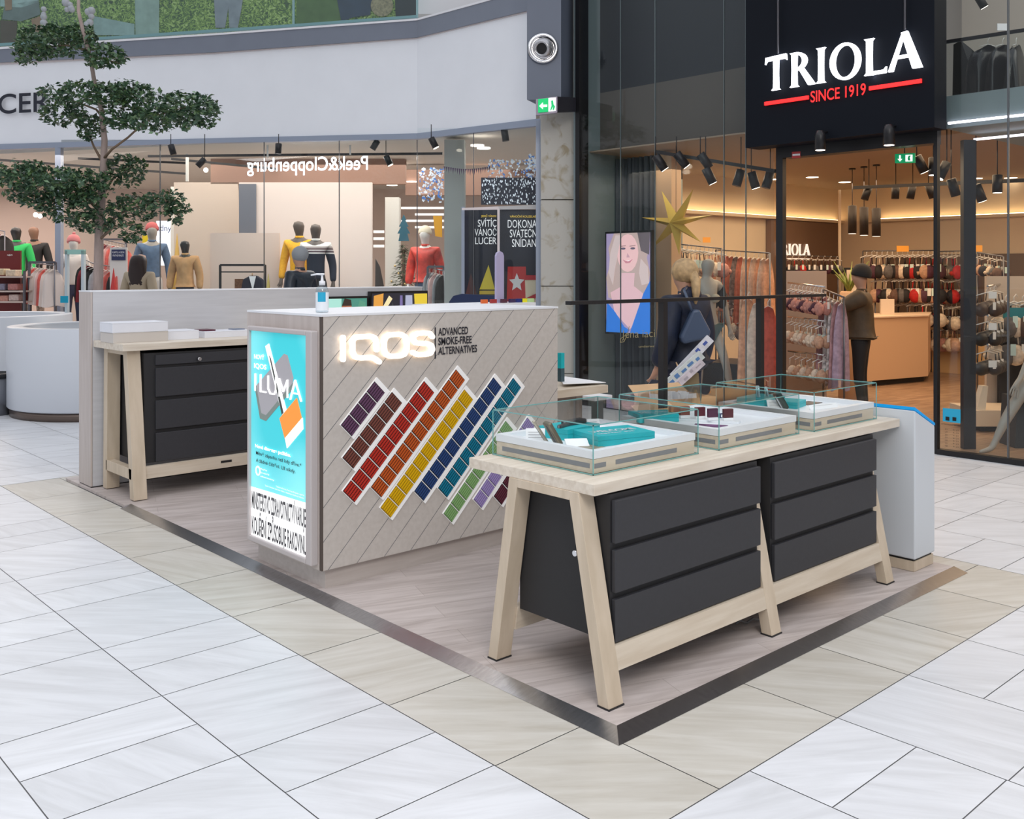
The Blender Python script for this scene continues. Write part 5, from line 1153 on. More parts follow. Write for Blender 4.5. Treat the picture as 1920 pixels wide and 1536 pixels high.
def row(kind, lab, grp, pts, seq, rz=BF, cat='bra', jit=.12, s=1.0):
    if 'tier' not in lab and 'stand' not in lab:
        a, b = pts[0] + UP * .025 * s, pts[-1] + UP * .025 * s; e = (b - a).normalized() * .06; rl = thing('clothes_rail', 'slim dark rail of the %ss %s' % (cat, lab) if len(lab.split()) < 9 else 'slim rail for %ss %s' % (cat, ' '.join(lab.split()[:11])), 'clothes rail', (a.x, a.y, .013))
        MB().tube([a - e, b + e], .010, 6).build('hanging_bar', darksteel, rl)
        for q in (a - e, b + e): MB().tube([(q.x, q.y, .013), (q.x, q.y, q.z)], .012, 6).build('post', darksteel, rl)
    for i, p in enumerate(pts):
        k = seq[i % len(seq)]
        o = put(kind[k], p, rz + random.uniform(-jit, jit), '%s %s %s' % (k, cat, lab), cat, grp + ', ' + k); o.scale = (s, s, s)
def line(x0, y0, x1, y1, D0, D1, n): return [fD(x0 + (x1 - x0) * i / (n - 1), y0 + (y1 - y0) * i / (n - 1), 1 / (1 / D0 + (1 / D1 - 1 / D0) * i / (n - 1))) for i in range(n)]
# back wall rows seen through the door and right pane
for (x0, x1, y, lab, n, seq) in ((1625, 1750, 475, 'on the upper back wall rail of the lingerie shop', 11, ['black', 'nude', 'plum', 'black', 'cream', 'grey', 'black', 'brown', 'cream', 'black', 'red']),
                            (1648, 1752, 520, 'on the middle back wall rail of the lingerie shop', 10, ['nude', 'plum', 'black', 'cream', 'brown', 'black', 'grey', 'black', 'nude', 'red']),
                            (1690, 1752, 566, 'on the low back wall rail behind the service desk', 6, ['cream', 'black', 'grey', 'nude', 'black', 'red']),
                            (1762, 1800, 476, 'on the upper rail behind the glass, left of the black post', 5, ['red', 'red', 'black', 'cream', 'grey']), (1762, 1800, 522, 'on the middle rail behind the glass, left of the black post', 5, ['red', 'black', 'red', 'nude', 'black']),
                            (1758, 1802, 572, 'on the third rail behind the glass, left of the black post', 5, ['cream', 'plum', 'cream', 'black', 'grey']), (1752, 1802, 612, 'on the lowest rail behind the glass, left of the black post', 6, ['nude', 'cream', 'nude', 'rose', 'cream', 'nude'])):
    row(BR, lab, lab, line(x0, y, x1, y - 1, 16.3, 15.9, int(n * 1.3)), seq, jit=.6, s=1.55)
for (x0, x1, y, lab, n, seq) in ((1838, 1876, 478, 'on the rail below the small orange sign, right of the black post', 6, ['brown', 'nude', 'black', 'cream', 'grey', 'brown']),):
    row(BR, lab, lab, line(x0, y, x1, y + 6, 13.2, 12.8, n), seq, jit=.5)
# big near bras on the front stand at the right
BB = {k: bra('bra', .34, mat('satin_' + k, c, .45, noise=.2, ns=20), tagw, 30 + i) for i, (k, c) in enumerate((('black', (.012, .011, .013)), ('dark brown', (.05, .03, .025)), ('charcoal', (.04, .04, .045))))}
for y, k, lab in ((545, 'dark brown', 'upper'), (600, 'black', 'middle'), (655, 'charcoal', 'lower')):
    for j in range(3): put(BB[k], fD(1850 + j * 7, y - j * 2, 10.2 + j * .12), BF + .2 + j * .05, '%s bra on the %s arm of the display stand right of the black post' % (k, lab), 'bra', 'bras on the %s arm of the right stand' % lab)
# left stand near the entrance: three tiers and long gowns
for y, x0, x1, seq, lab, n in ((538, 1483, 1540, ['rose', 'plum', 'rose'], 'top', 9), (600, 1484, 1540, ['cream', 'nude', 'cream'], 'second', 8), (664, 1490, 1545, ['cream', 'nude'], 'bottom', 6)):
    l_ = 'on the %s tier of the stand behind the black door post' % lab; row(BR, l_, l_, line(x0, y, x1, y + 8, 11.6, 10.9, n), seq, rz=BF + .5, jit=.1)
GN = {k: drape('nightgown', .22, .10, .95, mat('gown_' + k.replace(' ', '_'), c, .6, noise=.6 if 'printed' in k else .22, ns=22), seed=i) for i, (k, c) in enumerate((('rose', (.45, .24, .25)), ('white printed', (.66, .60, .60)), ('lilac', (.36, .26, .34)), ('rust', (.50, .14, .08)), ('peach', (.68, .34, .20)), ('black printed', (.20, .16, .15)), ('cream', (.66, .52, .42)), ('spotted red', (.52, .08, .05))))}
def grow_(lab, pts, seq, rz=BF, jit=.15): row(GN, lab, lab, pts, seq, rz, 'nightgown', jit)
grow_('hanging in front of the shopper in the brown jacket', line(1548, 548, 1578, 560, 11.2, 10.8, 5), ['rose', 'white printed', 'white printed', 'rose', 'lilac'], BF + .6)
grow_('on the long rail along the left wall of the lingerie shop', line(1345, 472, 1440, 478, 14.4, 12.6, 12), ['peach', 'cream', 'rust', 'rust', 'black printed', 'rust', 'cream', 'peach', 'cream', 'peach', 'cream', 'peach'], BF + .7)
lab = 'on the high rail behind the golden star'; row(BR, lab, lab, line(1232, 458, 1345, 470, 13.6, 13.2, 15), ['cream', 'black', 'cream', 'grey', 'nude', 'black', 'cream', 'cream', 'black', 'brown', 'cream', 'rose', 'cream', 'nude', 'rose'], jit=.6, s=1.35)
lab = 'on the lower rail behind the golden star'; row(BR, lab, lab, line(1232, 520, 1340, 534, 13.6, 13.2, 12), ['black', 'cream', 'grey', 'rose', 'black', 'nude', 'cream', 'black', 'rose', 'red', 'cream', 'rose'], jit=.6, s=1.35)
lab = 'on the third rail left of the woman in the navy coat'; row(BR, lab, lab, line(1232, 580, 1262, 584, 13.5, 13.3, 5), ['grey', 'cream', 'black', 'cream', 'nude'], jit=.6, s=1.35)
lab = 'on the low rail right of the lingerie mannequin'; row(BR, lab, lab, line(1352, 540, 1392, 600, 13.9, 13.4, 6), ['rose', 'cream', 'nude', 'rose', 'cream', 'brown'], jit=.6)
grow_('standing apart by the black door post', line(1402, 552, 1440, 566, 11.3, 11.0, 3), ['peach', 'cream', 'spotted red'], BF + .2)
grow_('on the far rail left of the lingerie door', line(1400, 640, 1445, 644, 11.5, 11.1, 3), ['peach', 'peach', 'spotted red'], BF + .2)
# dark sets on the left wall rail under the inner shop name
lab = 'on the dark rail below the white inner shop name'; row(BR, lab, lab, line(1474, 482, 1568, 484, 15.5, 16.6, 9), ['black', 'plum', 'red', 'black', 'grey', 'black', 'plum', 'black', 'grey'], jit=.5)
# clothes shop rails
GC = {k: drape('shirt', .36, .10, .62, mat('shirt_' + k.replace(' ', '_'), c, .8, noise=.3, ns=5), seed=40 + i, taper=.1) for i, (k, c) in enumerate((('cream', (.75, .62, .50)), ('coral', (.60, .12, .10)), ('maroon', (.22, .02, .03)), ('black', (.02, .02, .02)), ('grey', (.36, .38, .40)), ('rose', (.60, .40, .38))))}
def crow(lab, pts, seq, rz, jit=.15, cat='shirt'): row(GC, lab, lab, pts, seq, rz, cat, jit)
crow('on the round rail left of the grey door post', line(60, 496, 100, 500, 17.2, 16.4, 7), ['cream', 'coral', 'cream', 'cream', 'coral', 'cream', 'cream'], BF + 1.1)
crow('on the rail behind the small navy notice', line(195, 452, 232, 460, 18.9, 18.4, 7), ['coral', 'maroon', 'rose', 'coral', 'rose', 'maroon', 'coral'], BF + 1.0)
crow('low behind the tree trunk', line(192, 500, 228, 505, 16.9, 16.5, 5), ['coral', 'rose', 'coral', 'black', 'coral'], BF + 1.0)
crow('on the rail right of the looped gate', line(160, 490, 182, 500, 17.0, 16.7, 5), ['black', 'maroon', 'black', 'black', 'grey'], BF + 1.0)
crow('on the rail right of the christmas tree', line(806, 505, 830, 510, 16.4, 16.0, 5), ['grey', 'grey', 'rose', 'grey', 'black'], BF + .9)
crow('lower on the rail right of the christmas tree', line(806, 548, 830, 552, 16.4, 16.0, 4), ['grey', 'black', 'grey', 'rose'], BF + .9)
crow('on the far left rail beside the dark red table', line(-10, 432, 6, 436, 18.4, 18.2, 3), ['black', 'maroon', 'black'], BF + .9)
railstand('thin dark rail holding cream and coral shirts', 55, 104, 492, 16.8, darksteel, False); railstand('thin dark rail holding grey shirts by the christmas tree', 802, 832, 500, 16.2, darksteel, False)
railstand('thin dark rail behind the small navy notice', 192, 236, 449, 18.7, darksteel, False)
# shelving with folded goods at the left
dt = thing('display_table', 'dark red display table with shelves of folded knitwear at the far left', 'table', tuple(fD(20, 650, 16.6)))
redm = mat('maroon_board', (.13, .010, .010), .5)
MB().polypx([(-60, 640), (38, 640), (38, 470), (-60, 470)], 17.0, .05).build('back_board', redm, dt)
for y in (518, 545, 565): MB().rectpx(-60, y, 45, y + 3, 16.5, .5).build('shelf', mat('shelf_pale', (.55, .45, .40), .6), dt)
MB().rectpx(43, 508, 46, 640, 16.5, .05).build('upright', darksteel, dt)
text(None, 'print', 'NEW', fD(14, 480, 16.98), fD(24, 480, 16.98), .03, paper, dt, thick=.004, nrm=-W_)
for i, (x, y, c) in enumerate([(4, 510, (.55, .45, .30)), (26, 512, (.60, .50, .38)), (6, 538, (.25, .24, .32)), (30, 538, (.50, .22, .20)), (12, 560, (.60, .30, .24)), (32, 558, (.65, .52, .48))]):
    p = fD(x, y, 16.7); tag(MB().obox(p, R_ * .085, W_ * .12, UP * .055).build('folded_knit', mat('knit_%d' % i, c, .9, noise=.2, ns=30), bevel=.015), ['sand', 'beige', 'slate blue', 'brick patterned', 'terracotta', 'pale rose'][i] + ' folded knitwear pile on the red table shelves', 'clothing', 'folded knitwear at the red table')
nb = standing('notice_stand', 'small navy notice with white lettering in a pale frame by the tree trunk', 'sign', 206, 238, 464, 16.4, mat('notice_frame', (.72, .68, .64), .5), .03)
MB().rectpx(209, 468, 235, 488, 16.38, .01).build('notice_face', mat('notice_navy', (.02, .03, .10), .5), nb)
text(None, 'print', 'KARTU A BON', fD(211, 475, 16.37), fD(233, 475, 16.37), .035, paper, nb, thick=.004, nrm=-W_); text(None, 'print', 'VRATNE MINUTE', fD(211, 481, 16.37), fD(232, 481, 16.37), .035, paper, nb, thick=.004, nrm=-W_)
board('yellow_poster', 'small yellow poster with black figure behind the denim mannequin', 'poster', 267, 441, 278, 466, 18.2, mat('poster_yel', (.80, .60, .0), .5), .02)
# fake christmas tree
xm = thing('christmas_tree', 'dark green christmas tree beside the red puffer mannequin in the clothes shop', 'tree', tuple(fD(758, 640, 17.6)))
mb = MB(); c_ = fD(757, 500, 17.6)
for i in range(900):
    f = random.random() ** .7; z = c_.z + .42 - f * 1.3; r_ = .05 + .42 * f * random.random() ** .5; a = random.uniform(0, 6.28)
    p = Vector((c_.x + r_ * math.cos(a), c_.y + r_ * math.sin(a), z)); u = Vector((math.cos(a), math.sin(a), -.3)) * .05; v = UP.cross(u).normalized() * .018
    mb.add([p - u, p + v, p + u, p - v], [(0, 1, 2, 3)])
mb.build('needles', mat('needles', (.05, .07, .03), .8, noise=.5, ns=4), xm); MB().tube([(c_.x, c_.y, 0.004), (c_.x, c_.y, c_.z + .3)], .03, 8).build('trunk', bark, xm)
for i in range(16):
    a = random.uniform(2.6, 5.4); z = c_.z - random.uniform(-.2, .7); MB().ball((c_.x + .33 * math.cos(a), c_.y + .33 * math.sin(a), z), .02, 8, 5).build('bauble', mat('bauble_gold', (.6, .45, .2), .25, .6), xm)
bs = standing('blue_tree_board', 'flat blue paper spruce hanging over the christmas tree', 'decoration', 744, 768, 440, 17.2, mat('spruce_dummy', (.05, .16, .22), .6), .02)
bpy.data.objects.remove(bs)
bsp = []
for k, (w, y) in enumerate([(0, 402), (5, 413), (3, 413), (9, 425), (5, 425), (12, 438), (7, 438), (10, 452)]): bsp.append((757 + w, y))
tag(MB().polypx(bsp + [(1514 - x, y) for x, y in bsp[::-1][:-1]], 17.2, .02).build('blue_paper_spruce', mat('spruce_blue', (.03, .12, .17), .6)), 'flat blue paper spruce hanging above the christmas tree', 'decoration')
tag(MB().polypx([(812, 405), (829, 405), (829, 445), (816, 443)], 17.4, .02).build('yellow_banner', mat('banner_yellow', (.70, .36, .01), .6)), 'small orange-yellow banner right of the cream-hatted mannequin', 'banner')
tag(MB().polypx([(702, 640), (704, 485), (712, 500), (720, 540), (724, 640)], 17.0, .05).build('dark_arch_panel', mat('arch_dark', (.05, .04, .035), .4)), 'dark curved panel at the right edge of the cream display wall', 'panel')
for i, (y) in enumerate((432, 445, 459)): tag(MB().rectpx(700, y, 720, y + 5, 19.0, .05).rectpx(780, y - 10, 830, y - 5, 19.0, .05).build('louvre_light', emis('louvre', (.8, .74, .72), .8)) if 0 else MB().rectpx(700, y, 720, y + 5, 19.0, .05).build('louvre_light', emis('louvre', (.8, .74, .72), .8)), ['uppermost', 'middle', 'lowest'][i] + ' glowing slat between cream wall and white column', 'light')
for i, y in enumerate((388, 400, 412, 424)): tag(MB().rectpx(752 + (i % 2) * 26, y, 832, y + 4, 19.2, .05).build('louvre_light', M['louvre']), ['topmost', 'second', 'third', 'lowest'][i] + ' glowing slat high behind the blue paper spruce', 'light')

# ================================================================== lingerie shop
TX = 9.05
oy = lambda px: fX(px, 500, TX).y
yL, yS, yD0, yD1 = oy(1086), oy(1398), oy(1460), oy(1752)
cream2 = mat('lingerie_cream', (.74, .60, .44), .8, noise=.03, ns=1); ceil2 = mat('lingerie_ceiling', (.34, .25, .18), .8); reflection_taupe = mat('reflection_taupe', (.10, .085, .075), .6); teald = mat('dark_teal_wall', (.20, .25, .26), .6)
struct(MB().box((9.1, -3.5, -.02), (17.3, 9.6, .012)).build('floor_lingerie', woodfloor))
struct(MB().box((9.3, -3.5, 3.25), (17.3, 9.6, 3.268)).build('ceiling_lingerie', ceil2))
struct(MB().box((17.05, -3.5, .012), (17.25, 9.6, 3.25)).build('wall_lingerie_back', cream2))
struct(MB().box((11.0, 9.47, .012), (17.05, 9.6, 3.25)).build('wall_lingerie_left', cream2))
struct(MB().box((9.3, -3.7, .012), (17.3, -3.5, 6)).build('wall_lingerie_far', cream2))
# recessed dark wardrobe niches with cove light
cove = emis('cove_warm', (1.0, .72, .38), 9)
def cove_x(y, x0, x1, z, nm): tag(MB().box((x0, y - .16, z - .05), (x1, y - .012, z)).build('cove_ledge', cream2), nm + ' ledge with a warm hidden light strip', 'ledge'); tag(MB().box((x0 + .02, y - .08, z + .001), (x1 - .02, y - .05, z + .012)).build('cove_light', cove), nm + ' glowing warm light strip', 'light')
cove_x(9.47, 11.3, 17.0, 2.66, 'left wall')
tag(MB().box((16.9, -3.4, 2.61), (17.04, 8.9, 2.66)).build('cove_ledge', cream2), 'back wall ledge with a warm hidden light strip', 'ledge'); tag(MB().box((16.96, -3.3, 2.661), (16.99, 8.6, 2.673)).build('cove_light', cove), 'back wall glowing warm light strip', 'light')
tag(MB().box((14.6, 9.36, .9), (16.9, 9.46, 2.60)).build('wardrobe_panel', mat('dark_walnut', (.20, .12, .08), .5)), 'dark brown wardrobe panel on the left wall under the inner shop name', 'panel')
tag(MB().box((17.0, -3.3, .62), (17.04, 8.5, 2.0)).build('wall_panelling', mat('wall_brown', (.16, .11, .08), .6)), 'dark brown rail panel running along the back wall', 'panel')
tag(MB().box((16.3, -3.3, .012), (17.0, 8.2, .62)).build('low_bench', mat('bench_oak', (.60, .38, .18), .5)), 'low warm wooden bench under the back wall rails', 'bench')
# upper storey in the same glass front
struct(MB().box((9.5, yD1 + .34, 3.268), (9.6, 9.3, 4.05)).build('wall_reflection_band', reflection_taupe)); struct(MB().box((9.5, yD1 + .34, 4.05), (9.6, 9.3, 7.0)).build('wall_reflection_dark', mat('reflection_slate', (.012, .016, .024), .4)))  # wall bands coloured to imitate the reflections in the upper glass
struct(MB().box((9.3, -3.5, 3.06), (16.9, yD1, 3.12)).build('ceiling_right', teald))
struct(MB().box((9.25, -3.5, 3.12), (9.62, yD1, 3.36)).box((9.62, -3.5, 3.27), (14.5, 6.0, 3.36)).build('trim_slab', teald))
struct(MB().box((14.3, -3.5, 3.36), (14.5, 6.1, 6.6)).build('wall_upper_room', mat('upper_beige', (.62, .54, .46), .8))); struct(MB().box((9.62, 6.0, 3.36), (14.4, 6.1, 7)).build('wall_upper_side', mat('upper_grey', (.36, .33, .31), .8)))
area('shop_lamp', (11.8, 1.6, 5.9), 3, 60, (1, .88, .76))
for i, (z, x) in enumerate(((3.09, 9.22), (2.99, 9.8))): tag(MB().box((x, -3.4, z), (x + .03, yD1 - .05, z + .02)).build('led_strip', emis('led_cold', (.95, .88, 1.0), 3)), ['upper', 'lower'][i] + ' white light strip along the floor slab over the right glass', 'light')
# glass front
gw = thing('shop_glazing', 'tall glazed front of the lingerie shop left of the black sign', 'window', (TX, 7.3, 0))
ys = [oy(x) for x in (1088, 1163, 1228, 1357, 1398)]
for a, b in zip(ys, ys[1:]): MB().box((TX, b + .004, .05), (TX + .012, a - .004, 7.0)).build('glass_pane', darkglass if 0 else shopglass, gw)
MB().box((TX, yD0 + .06, .05), (TX + .012, yS - .004, 3.05)).build('glass_pane', shopglass, gw)
for y in ys[1:]: MB().box((TX - .001, y - .004, .05), (TX + .014, y + .004, 7.0)).build('glass_joint', mat('joint_pale', (.16, .20, .21), .3, .3), gw)
MB().box((TX - .03, yD0, 0.001), (TX + .05, yL, .05)).build('base_rail', black, gw)
gw2 = thing('shop_glazing', 'tall glazed front of the lingerie shop right of the black sign', 'window', (TX, 2, 0))
for a, b in ((yD1 - .02, oy(1890)), (oy(1890), .9), (.9, -1.2)): MB().box((TX, b + .004, .05), (TX + .012, a - .004, 6.5)).build('glass_pane', shopglass, gw2)
MB().box((TX - .006, oy(1890) - .006, .05), (TX + .02, oy(1890) + .006, 6.5)).build('glass_joint', M['joint_dark'], gw2); MB().box((TX - .02, yD1 - .035, .001), (TX + .04, yD1, 3.05)).build('edge_post', black, gw2)
MB().box((TX - .03, -3.5, .001), (TX + .05, yD1 - .035, .05)).build('base_rail', black, gw2)
fr_ = thing('door_frame', 'black steel frame of the open lingerie shop entrance', 'door frame', (TX, yD0, 0))
MB().box((TX - .02, yD0 - .06, .001), (TX + .05, yD0 + .02, 3.05)).build('door_post', black, fr_)
MB().box((TX - .02, yD1, 2.90), (TX + .14, yD0 - .06, 3.05)).build('header', black, fr_)
struct(MB().box((TX - .02, yL - .02, .001), (TX + .15, yL + .05, 7)).build('trim_30', black)); struct(MB().box((TX + .02, yL + .05, .012), (TX + 2.2, yL + .12, 7)).build('wall_display_end', teald))
# sign
sg_ = thing('shop_sign', 'black sign box with glowing white serif name and red slogan above the entrance', 'sign', (TX, 5.1, 3.05))
SX = TX - .28
MB().box((SX, fX(1752, 200, SX).y, fX(1575, 258, SX).z), (TX - .03, fX(1398, 200, SX).y, 7.2)).build('sign_box', mat('sign_black', (.004, .006, .011), .6, spec=.15), sg_)
def glyphs(mb, word, P0, P1, z0, h, n, t):
    """flared roman capitals"""
    W = dict(T=.72, R=.72, I=.36, O=.92, L=.62, A=.84); gap = .10; tot = sum(W[c] for c in word) + gap * (len(word) - 1)
    P0, P1 = Vector(P0), Vector(P1); ux = (P1 - P0) / tot; x = 0
    def q(u, v): return P0 + ux * u + (P1 - P0) * 0 + UP * (h * v)
    def poly(pts): mb.prism([q(x + a, b) for a, b in pts], Vector(n) * t)
    sw = .075
    def stem(c): poly([(c - sw * 1.9, 0), (c + sw * 1.9, 0), (c + sw * 1.1, .06), (c + sw, .5), (c + sw * 1.1, .94), (c + sw * 1.9, 1), (c - sw * 1.9, 1), (c - sw * 1.1, .94), (c - sw, .5), (c - sw * 1.1, .06)])
    for ch in word:
        w = W[ch]
        if ch == 'T': stem(w / 2); poly([(0, .80), (.05, .89), (w - .05, .89), (w, .84), (w - .02, 1.03), (0.02, 1.0)])
        if ch == 'I': stem(w / 2)
        if ch == 'L': stem(.15); poly([(.15, 0), (w, 0), (w + .02, .17), (w - .06, .09), (.15, .09)])
        if ch == 'O':
            N = 28
            for i in range(N):
                a0, a1 = 2 * math.pi * i / N, 2 * math.pi * (i + 1) / N; c, r1, r2 = w / 2, w / 2, .52
                th = lambda a: (r1 - .165, r2 - .085)
                o = lambda a, k: (c + (r1 if k else r1 - .155) * math.cos(a), .5 + (r2 if k else r2 - .075) * math.sin(a))
                poly([o(a0, 1), o(a1, 1), o(a1, 0), o(a0, 0)])
        if ch == 'R':
            stem(.15); N = 12
            for i in range(N):
                a0, a1 = math.pi / 2 - math.pi * i / N, math.pi / 2 - math.pi * (i + 1) / N
                o = lambda a, k: (.22 + (.34 if k else .19) * math.cos(a), .735 + (.265 if k else .19) * math.sin(a))
                poly([o(a0, 1), o(a1, 1), o(a1, 0), o(a0, 0)])
            poly([(.30, .50), (.44, .53), (w + .10, 0), (w - .12, 0)])
        if ch == 'A': poly([(-.03, 0), (.10, 0), (.42, .98), (.36, 1.0)]); poly([(w - .20, 0), (w + .06, 0), (.50, 1.03), (.33, 1.0)]); poly([(.20, .32), (w - .20, .32), (w - .22, .40), (.22, .40)])
        x += w + gap
    return mb
cold = emis('sign_white', (.93, .95, 1.0), 2.6); redg = emis('sign_red', (1.0, .02, .02), 1.5)
a_, b_ = fX(1437, 166, SX - .03), fX(1727, 134, SX - .03); zb3 = (a_.z + b_.z) / 2; a_.z = b_.z = zb3
sl = MB()
# the facade reads left to right towards -y
glyphs(sl, 'TRIOLA', a_, b_, zb3, .345, (-1, 0, 0), .03); sl.build('name_letters', cold, sg_, 'glowing white serif letters')
z5 = (fX(1434, 189, SX - .02).z + fX(1728, 158, SX - .02).z) / 2; yA, yB, yC, yD = [fX(x, 170, SX - .02).y for x in (1434, 1516, 1630, 1728)]
MB().box((SX - .03, yB, z5 - .018), (SX - .01, yA, z5 + .018)).build('slogan_bar', redg, sg_); MB().box((SX - .03, yD, z5 - .018), (SX - .01, yC, z5 + .018)).build('slogan_bar', redg, sg_)
text(None, 'slogan', 'SINCE 1919', (SX - .02, yB - .03, z5 - .055), (SX - .02, yC + .03, z5 - .055), .115, redg, sg_, thick=.012, bold=.008, nrm=(-1, 0, 0))
rod_ = MB(); 
for x in (1459, 1697): y_ = fX(x, 60, SX - .05).y; rod_.tube([(SX - .05, y_, 3.95), (SX - .05, y_, 7)], .012, 6); 
y_ = fX(1459, 60, SX - .05).y; MB().tube([(SX - .05, y_, 3.93), (SX - .05, y_, 7)], .012, 6).build('hanger_rod', darksteel, sg_); y_ = fX(1697, 60, SX - .05).y; MB().tube([(SX - .05, y_, 3.93), (SX - .05, y_, 7)], .012, 6).build('hanger_rod', darksteel, sg_)
for i, (x, y) in enumerate(((1538, 268), (1667, 258))):
    p = fX(x, y, SX - .12); spd = thing('downlight', ['left black cylinder downlight under the sign box', 'right black cylinder downlight under the sign box'][i], 'spotlight', tuple(p))
    MB().lathe(p - UP * .07, [(.052, 0), (.052, .14), (.035, .19)], 16).build('lamp_body', black, spd); MB().lathe(p - UP * .073, [(.045, 0), (.045, .003)], 16).build('lamp_lens', emis('lens_down', (1, .85, .75), 7), spd)
    MB().tube([p + UP * .1, p + UP * .1 + Vector((.14, 0, .02))], .012, 6).build('arm', black, spd)
# exit sign and red sticker at the door head
e2 = thing('exit_sign', 'green exit sign with a down arrow inside the lingerie entrance', 'sign', tuple(fX(1696, 300, TX + .25)))
MB().polypx([(1678, 306), (1714, 305), (1714, 287), (1678, 289)], TX + .25, .03, fX).build('sign_face', emis('exit_green_dim', (0, .22, .08), .8), e2)
MB().polypx([(1683, 298), (1686, 298), (1686, 291), (1689, 291), (1689, 298), (1692, 298), (1687.5, 303)], TX + .245, -.004, fX).build('sign_symbol', wm, e2)
MB().polypx([(1698, 303), (1711, 302.5), (1711, 290), (1698, 290.5)], TX + .245, -.004, fX).build('sign_symbol', wm, e2); MB().polypx([(1703, 301), (1707, 301), (1706, 295), (1708, 292), (1704, 292), (1702, 297)], TX + .24, -.004, fX).build('sign_symbol', M['exit_green_dim'], e2)
MB().tube([fX(1696, 287, TX + .26), fX(1696, 287, TX + .26) + UP * .1], .006, 5).build('cord', black, e2)
st_ = thing('alarm_sticker', 'tiny red and white sticker on the black entrance header', 'sticker', tuple(fX(1493, 291, TX - .025)))
MB().polypx([(1485, 297), (1501, 296), (1501, 284), (1485, 285)], TX - .021, -.002, fX).build('sticker_face', mat('sticker_red', (.5, .05, .05), .5), st_); MB().polypx([(1486, 292.5), (1500, 291.5), (1500, 288), (1486, 289)], TX - .024, -.001, fX).build('print', paper, st_)
# window display: screen, curtain, star, lettering
tv = thing('portrait_screen', 'tall screen with a smiling blonde woman in a blue plunging top', 'screen', tuple(fX(1178, 625, TX + .22)))
vx = TX + .22
def V_(u, v): A = fX(1137, 622, vx); B = fX(1219, 622, vx); zt2 = (fX(1137, 437, vx).z + fX(1219, 437, vx).z) / 2; return Vector((vx, A.y + (B.y - A.y) * u, A.z + (zt2 - A.z) * v))
def vp(pts, m, k, nm='screen_image'): return MB().prism([V_(*p) for p in pts], (-.0012 * k, 0, 0)).build(nm, m, tv)
MB().prism([V_(-.03, -.02), V_(1.03, -.02), V_(1.03, 1.02), V_(-.03, 1.02)], (.06, 0, 0)).build('bezel', black, tv)
T_ = lambda n, c, s=.85: emis('tv_' + n, c, s)
vp([(0, 0), (1, 0), (1, 1), (0, 1)], T_('bg', (.28, .22, .36)), 1)
sm_ = lambda c, r, n=16: [(c[0] + r[0] * math.cos(2 * math.pi * i / n), c[1] + r[1] * math.sin(2 * math.pi * i / n)) for i in range(n)]
vp([(.18, 1), (.05, .85), (.1, .7), (.0, .55), (.05, .35), (.35, .3), (.7, .35), (.95, .42), (1, .6), (.93, .75), (1, .9), (.85, 1)], T_('hair', (.40, .29, .27)), 2)
vp([(.80, .82), (.98, .78), (1, 1), (.72, 1)], T_('shade', (.10, .08, .09)), 3); vp([(.1, .40), (.34, .46), (.36, .6), (.66, .6), (.64, .47), (.9, .38), (.86, .2), (.55, .04), (.2, .2)], T_('chest', (.60, .37, .40)), 3)
vp(sm_((.50, .80), (.24, .19)), T_('face', (.66, .40, .40)), 4); vp([(.02, .30), (.22, .20), (.42, .06), (.54, .03), (.50, 0), (0, 0)], T_('blue', (.02, .14, .50)), 5); vp([(1, .52), (.86, .40), (.72, .22), (.58, .04), (.56, 0), (1, 0)], T_('blue', (.02, .14, .50)), 5)
vp([(.22, .98), (.36, .98), (.28, .80), (.20, .62), (.16, .48), (.06, .60), (.1, .8)], T_('hair2', (.50, .39, .38)), 6); vp([(.80, .74), (.95, .66), (.98, .5), (.82, .48), (.76, .6)], T_('hair2', (.50, .39, .38)), 6)
for cx_ in (.40, .62): vp(sm_((cx_, .845), (.055, .011), 10), T_('eye', (.10, .08, .12)), 6); vp([(cx_ - .07, .872), (cx_ + .06, .878), (cx_ + .06, .870), (cx_ - .07, .862)], T_('brow', (.30, .18, .18)), 6)
vp([(.50, .80), (.545, .765), (.55, .755), (.48, .755), (.485, .77)], T_('nose', (.46, .26, .30)), 6); vp([(.39, .735), (.50, .715), (.62, .738), (.55, .70), (.46, .697)], T_('lip', (.46, .18, .22)), 6); vp([(.43, .729), (.50, .721), (.58, .731), (.52, .716)], T_('teeth', (.85, .80, .82)), 7)
cu = MB(); n = 60; vs = []
cy0, cy1 = fX(1150, 500, TX + .75).y, fX(1232, 500, TX + .75).y
for i in range(n + 1):
    y = cy0 + (cy1 - cy0) * i / n; x = TX + .78 + .05 * math.sin(i * .8) + .02 * math.sin(i * 2.1); vs += [(x, y, .02), (x, y, 3.2), (x + .02, y, 3.2), (x + .02, y, .02)]
cu.smooth = True; cu.add(vs, [(i * 4, i * 4 + 4, i * 4 + 5, i * 4 + 1) for i in range(n)] + [(i * 4 + 2, i * 4 + 6, i * 4 + 7, i * 4 + 3) for i in range(n)])
tag(cu.build('curtain', mat('curtain_slate', (.075, .085, .10), .8)), 'dark slate grey pleated curtain behind the portrait screen', 'curtain')
cu = MB(); n = 40; vs = []
cy0, cy1 = fX(1090, 500, TX + .95).y, fX(1158, 500, TX + .95).y
for i in range(n + 1):
    y = cy0 + (cy1 - cy0) * i / n; x = TX + .98 + .02 * math.sin(i * .8); vs += [(x, y, .02), (x, y, 3.2), (x + .02, y, 3.2), (x + .02, y, .02)]
cu.add(vs, [(i * 4, i * 4 + 4, i * 4 + 5, i * 4 + 1) for i in range(n)] + [(i * 4 + 2, i * 4 + 6, i * 4 + 7, i * 4 + 3) for i in range(n)])
tag(cu.build('wall_cloth', mat('cloth_green_grey', (.20, .235, .24), .8)), 'green-grey cloth backdrop at the left end of the lingerie window', 'backdrop')
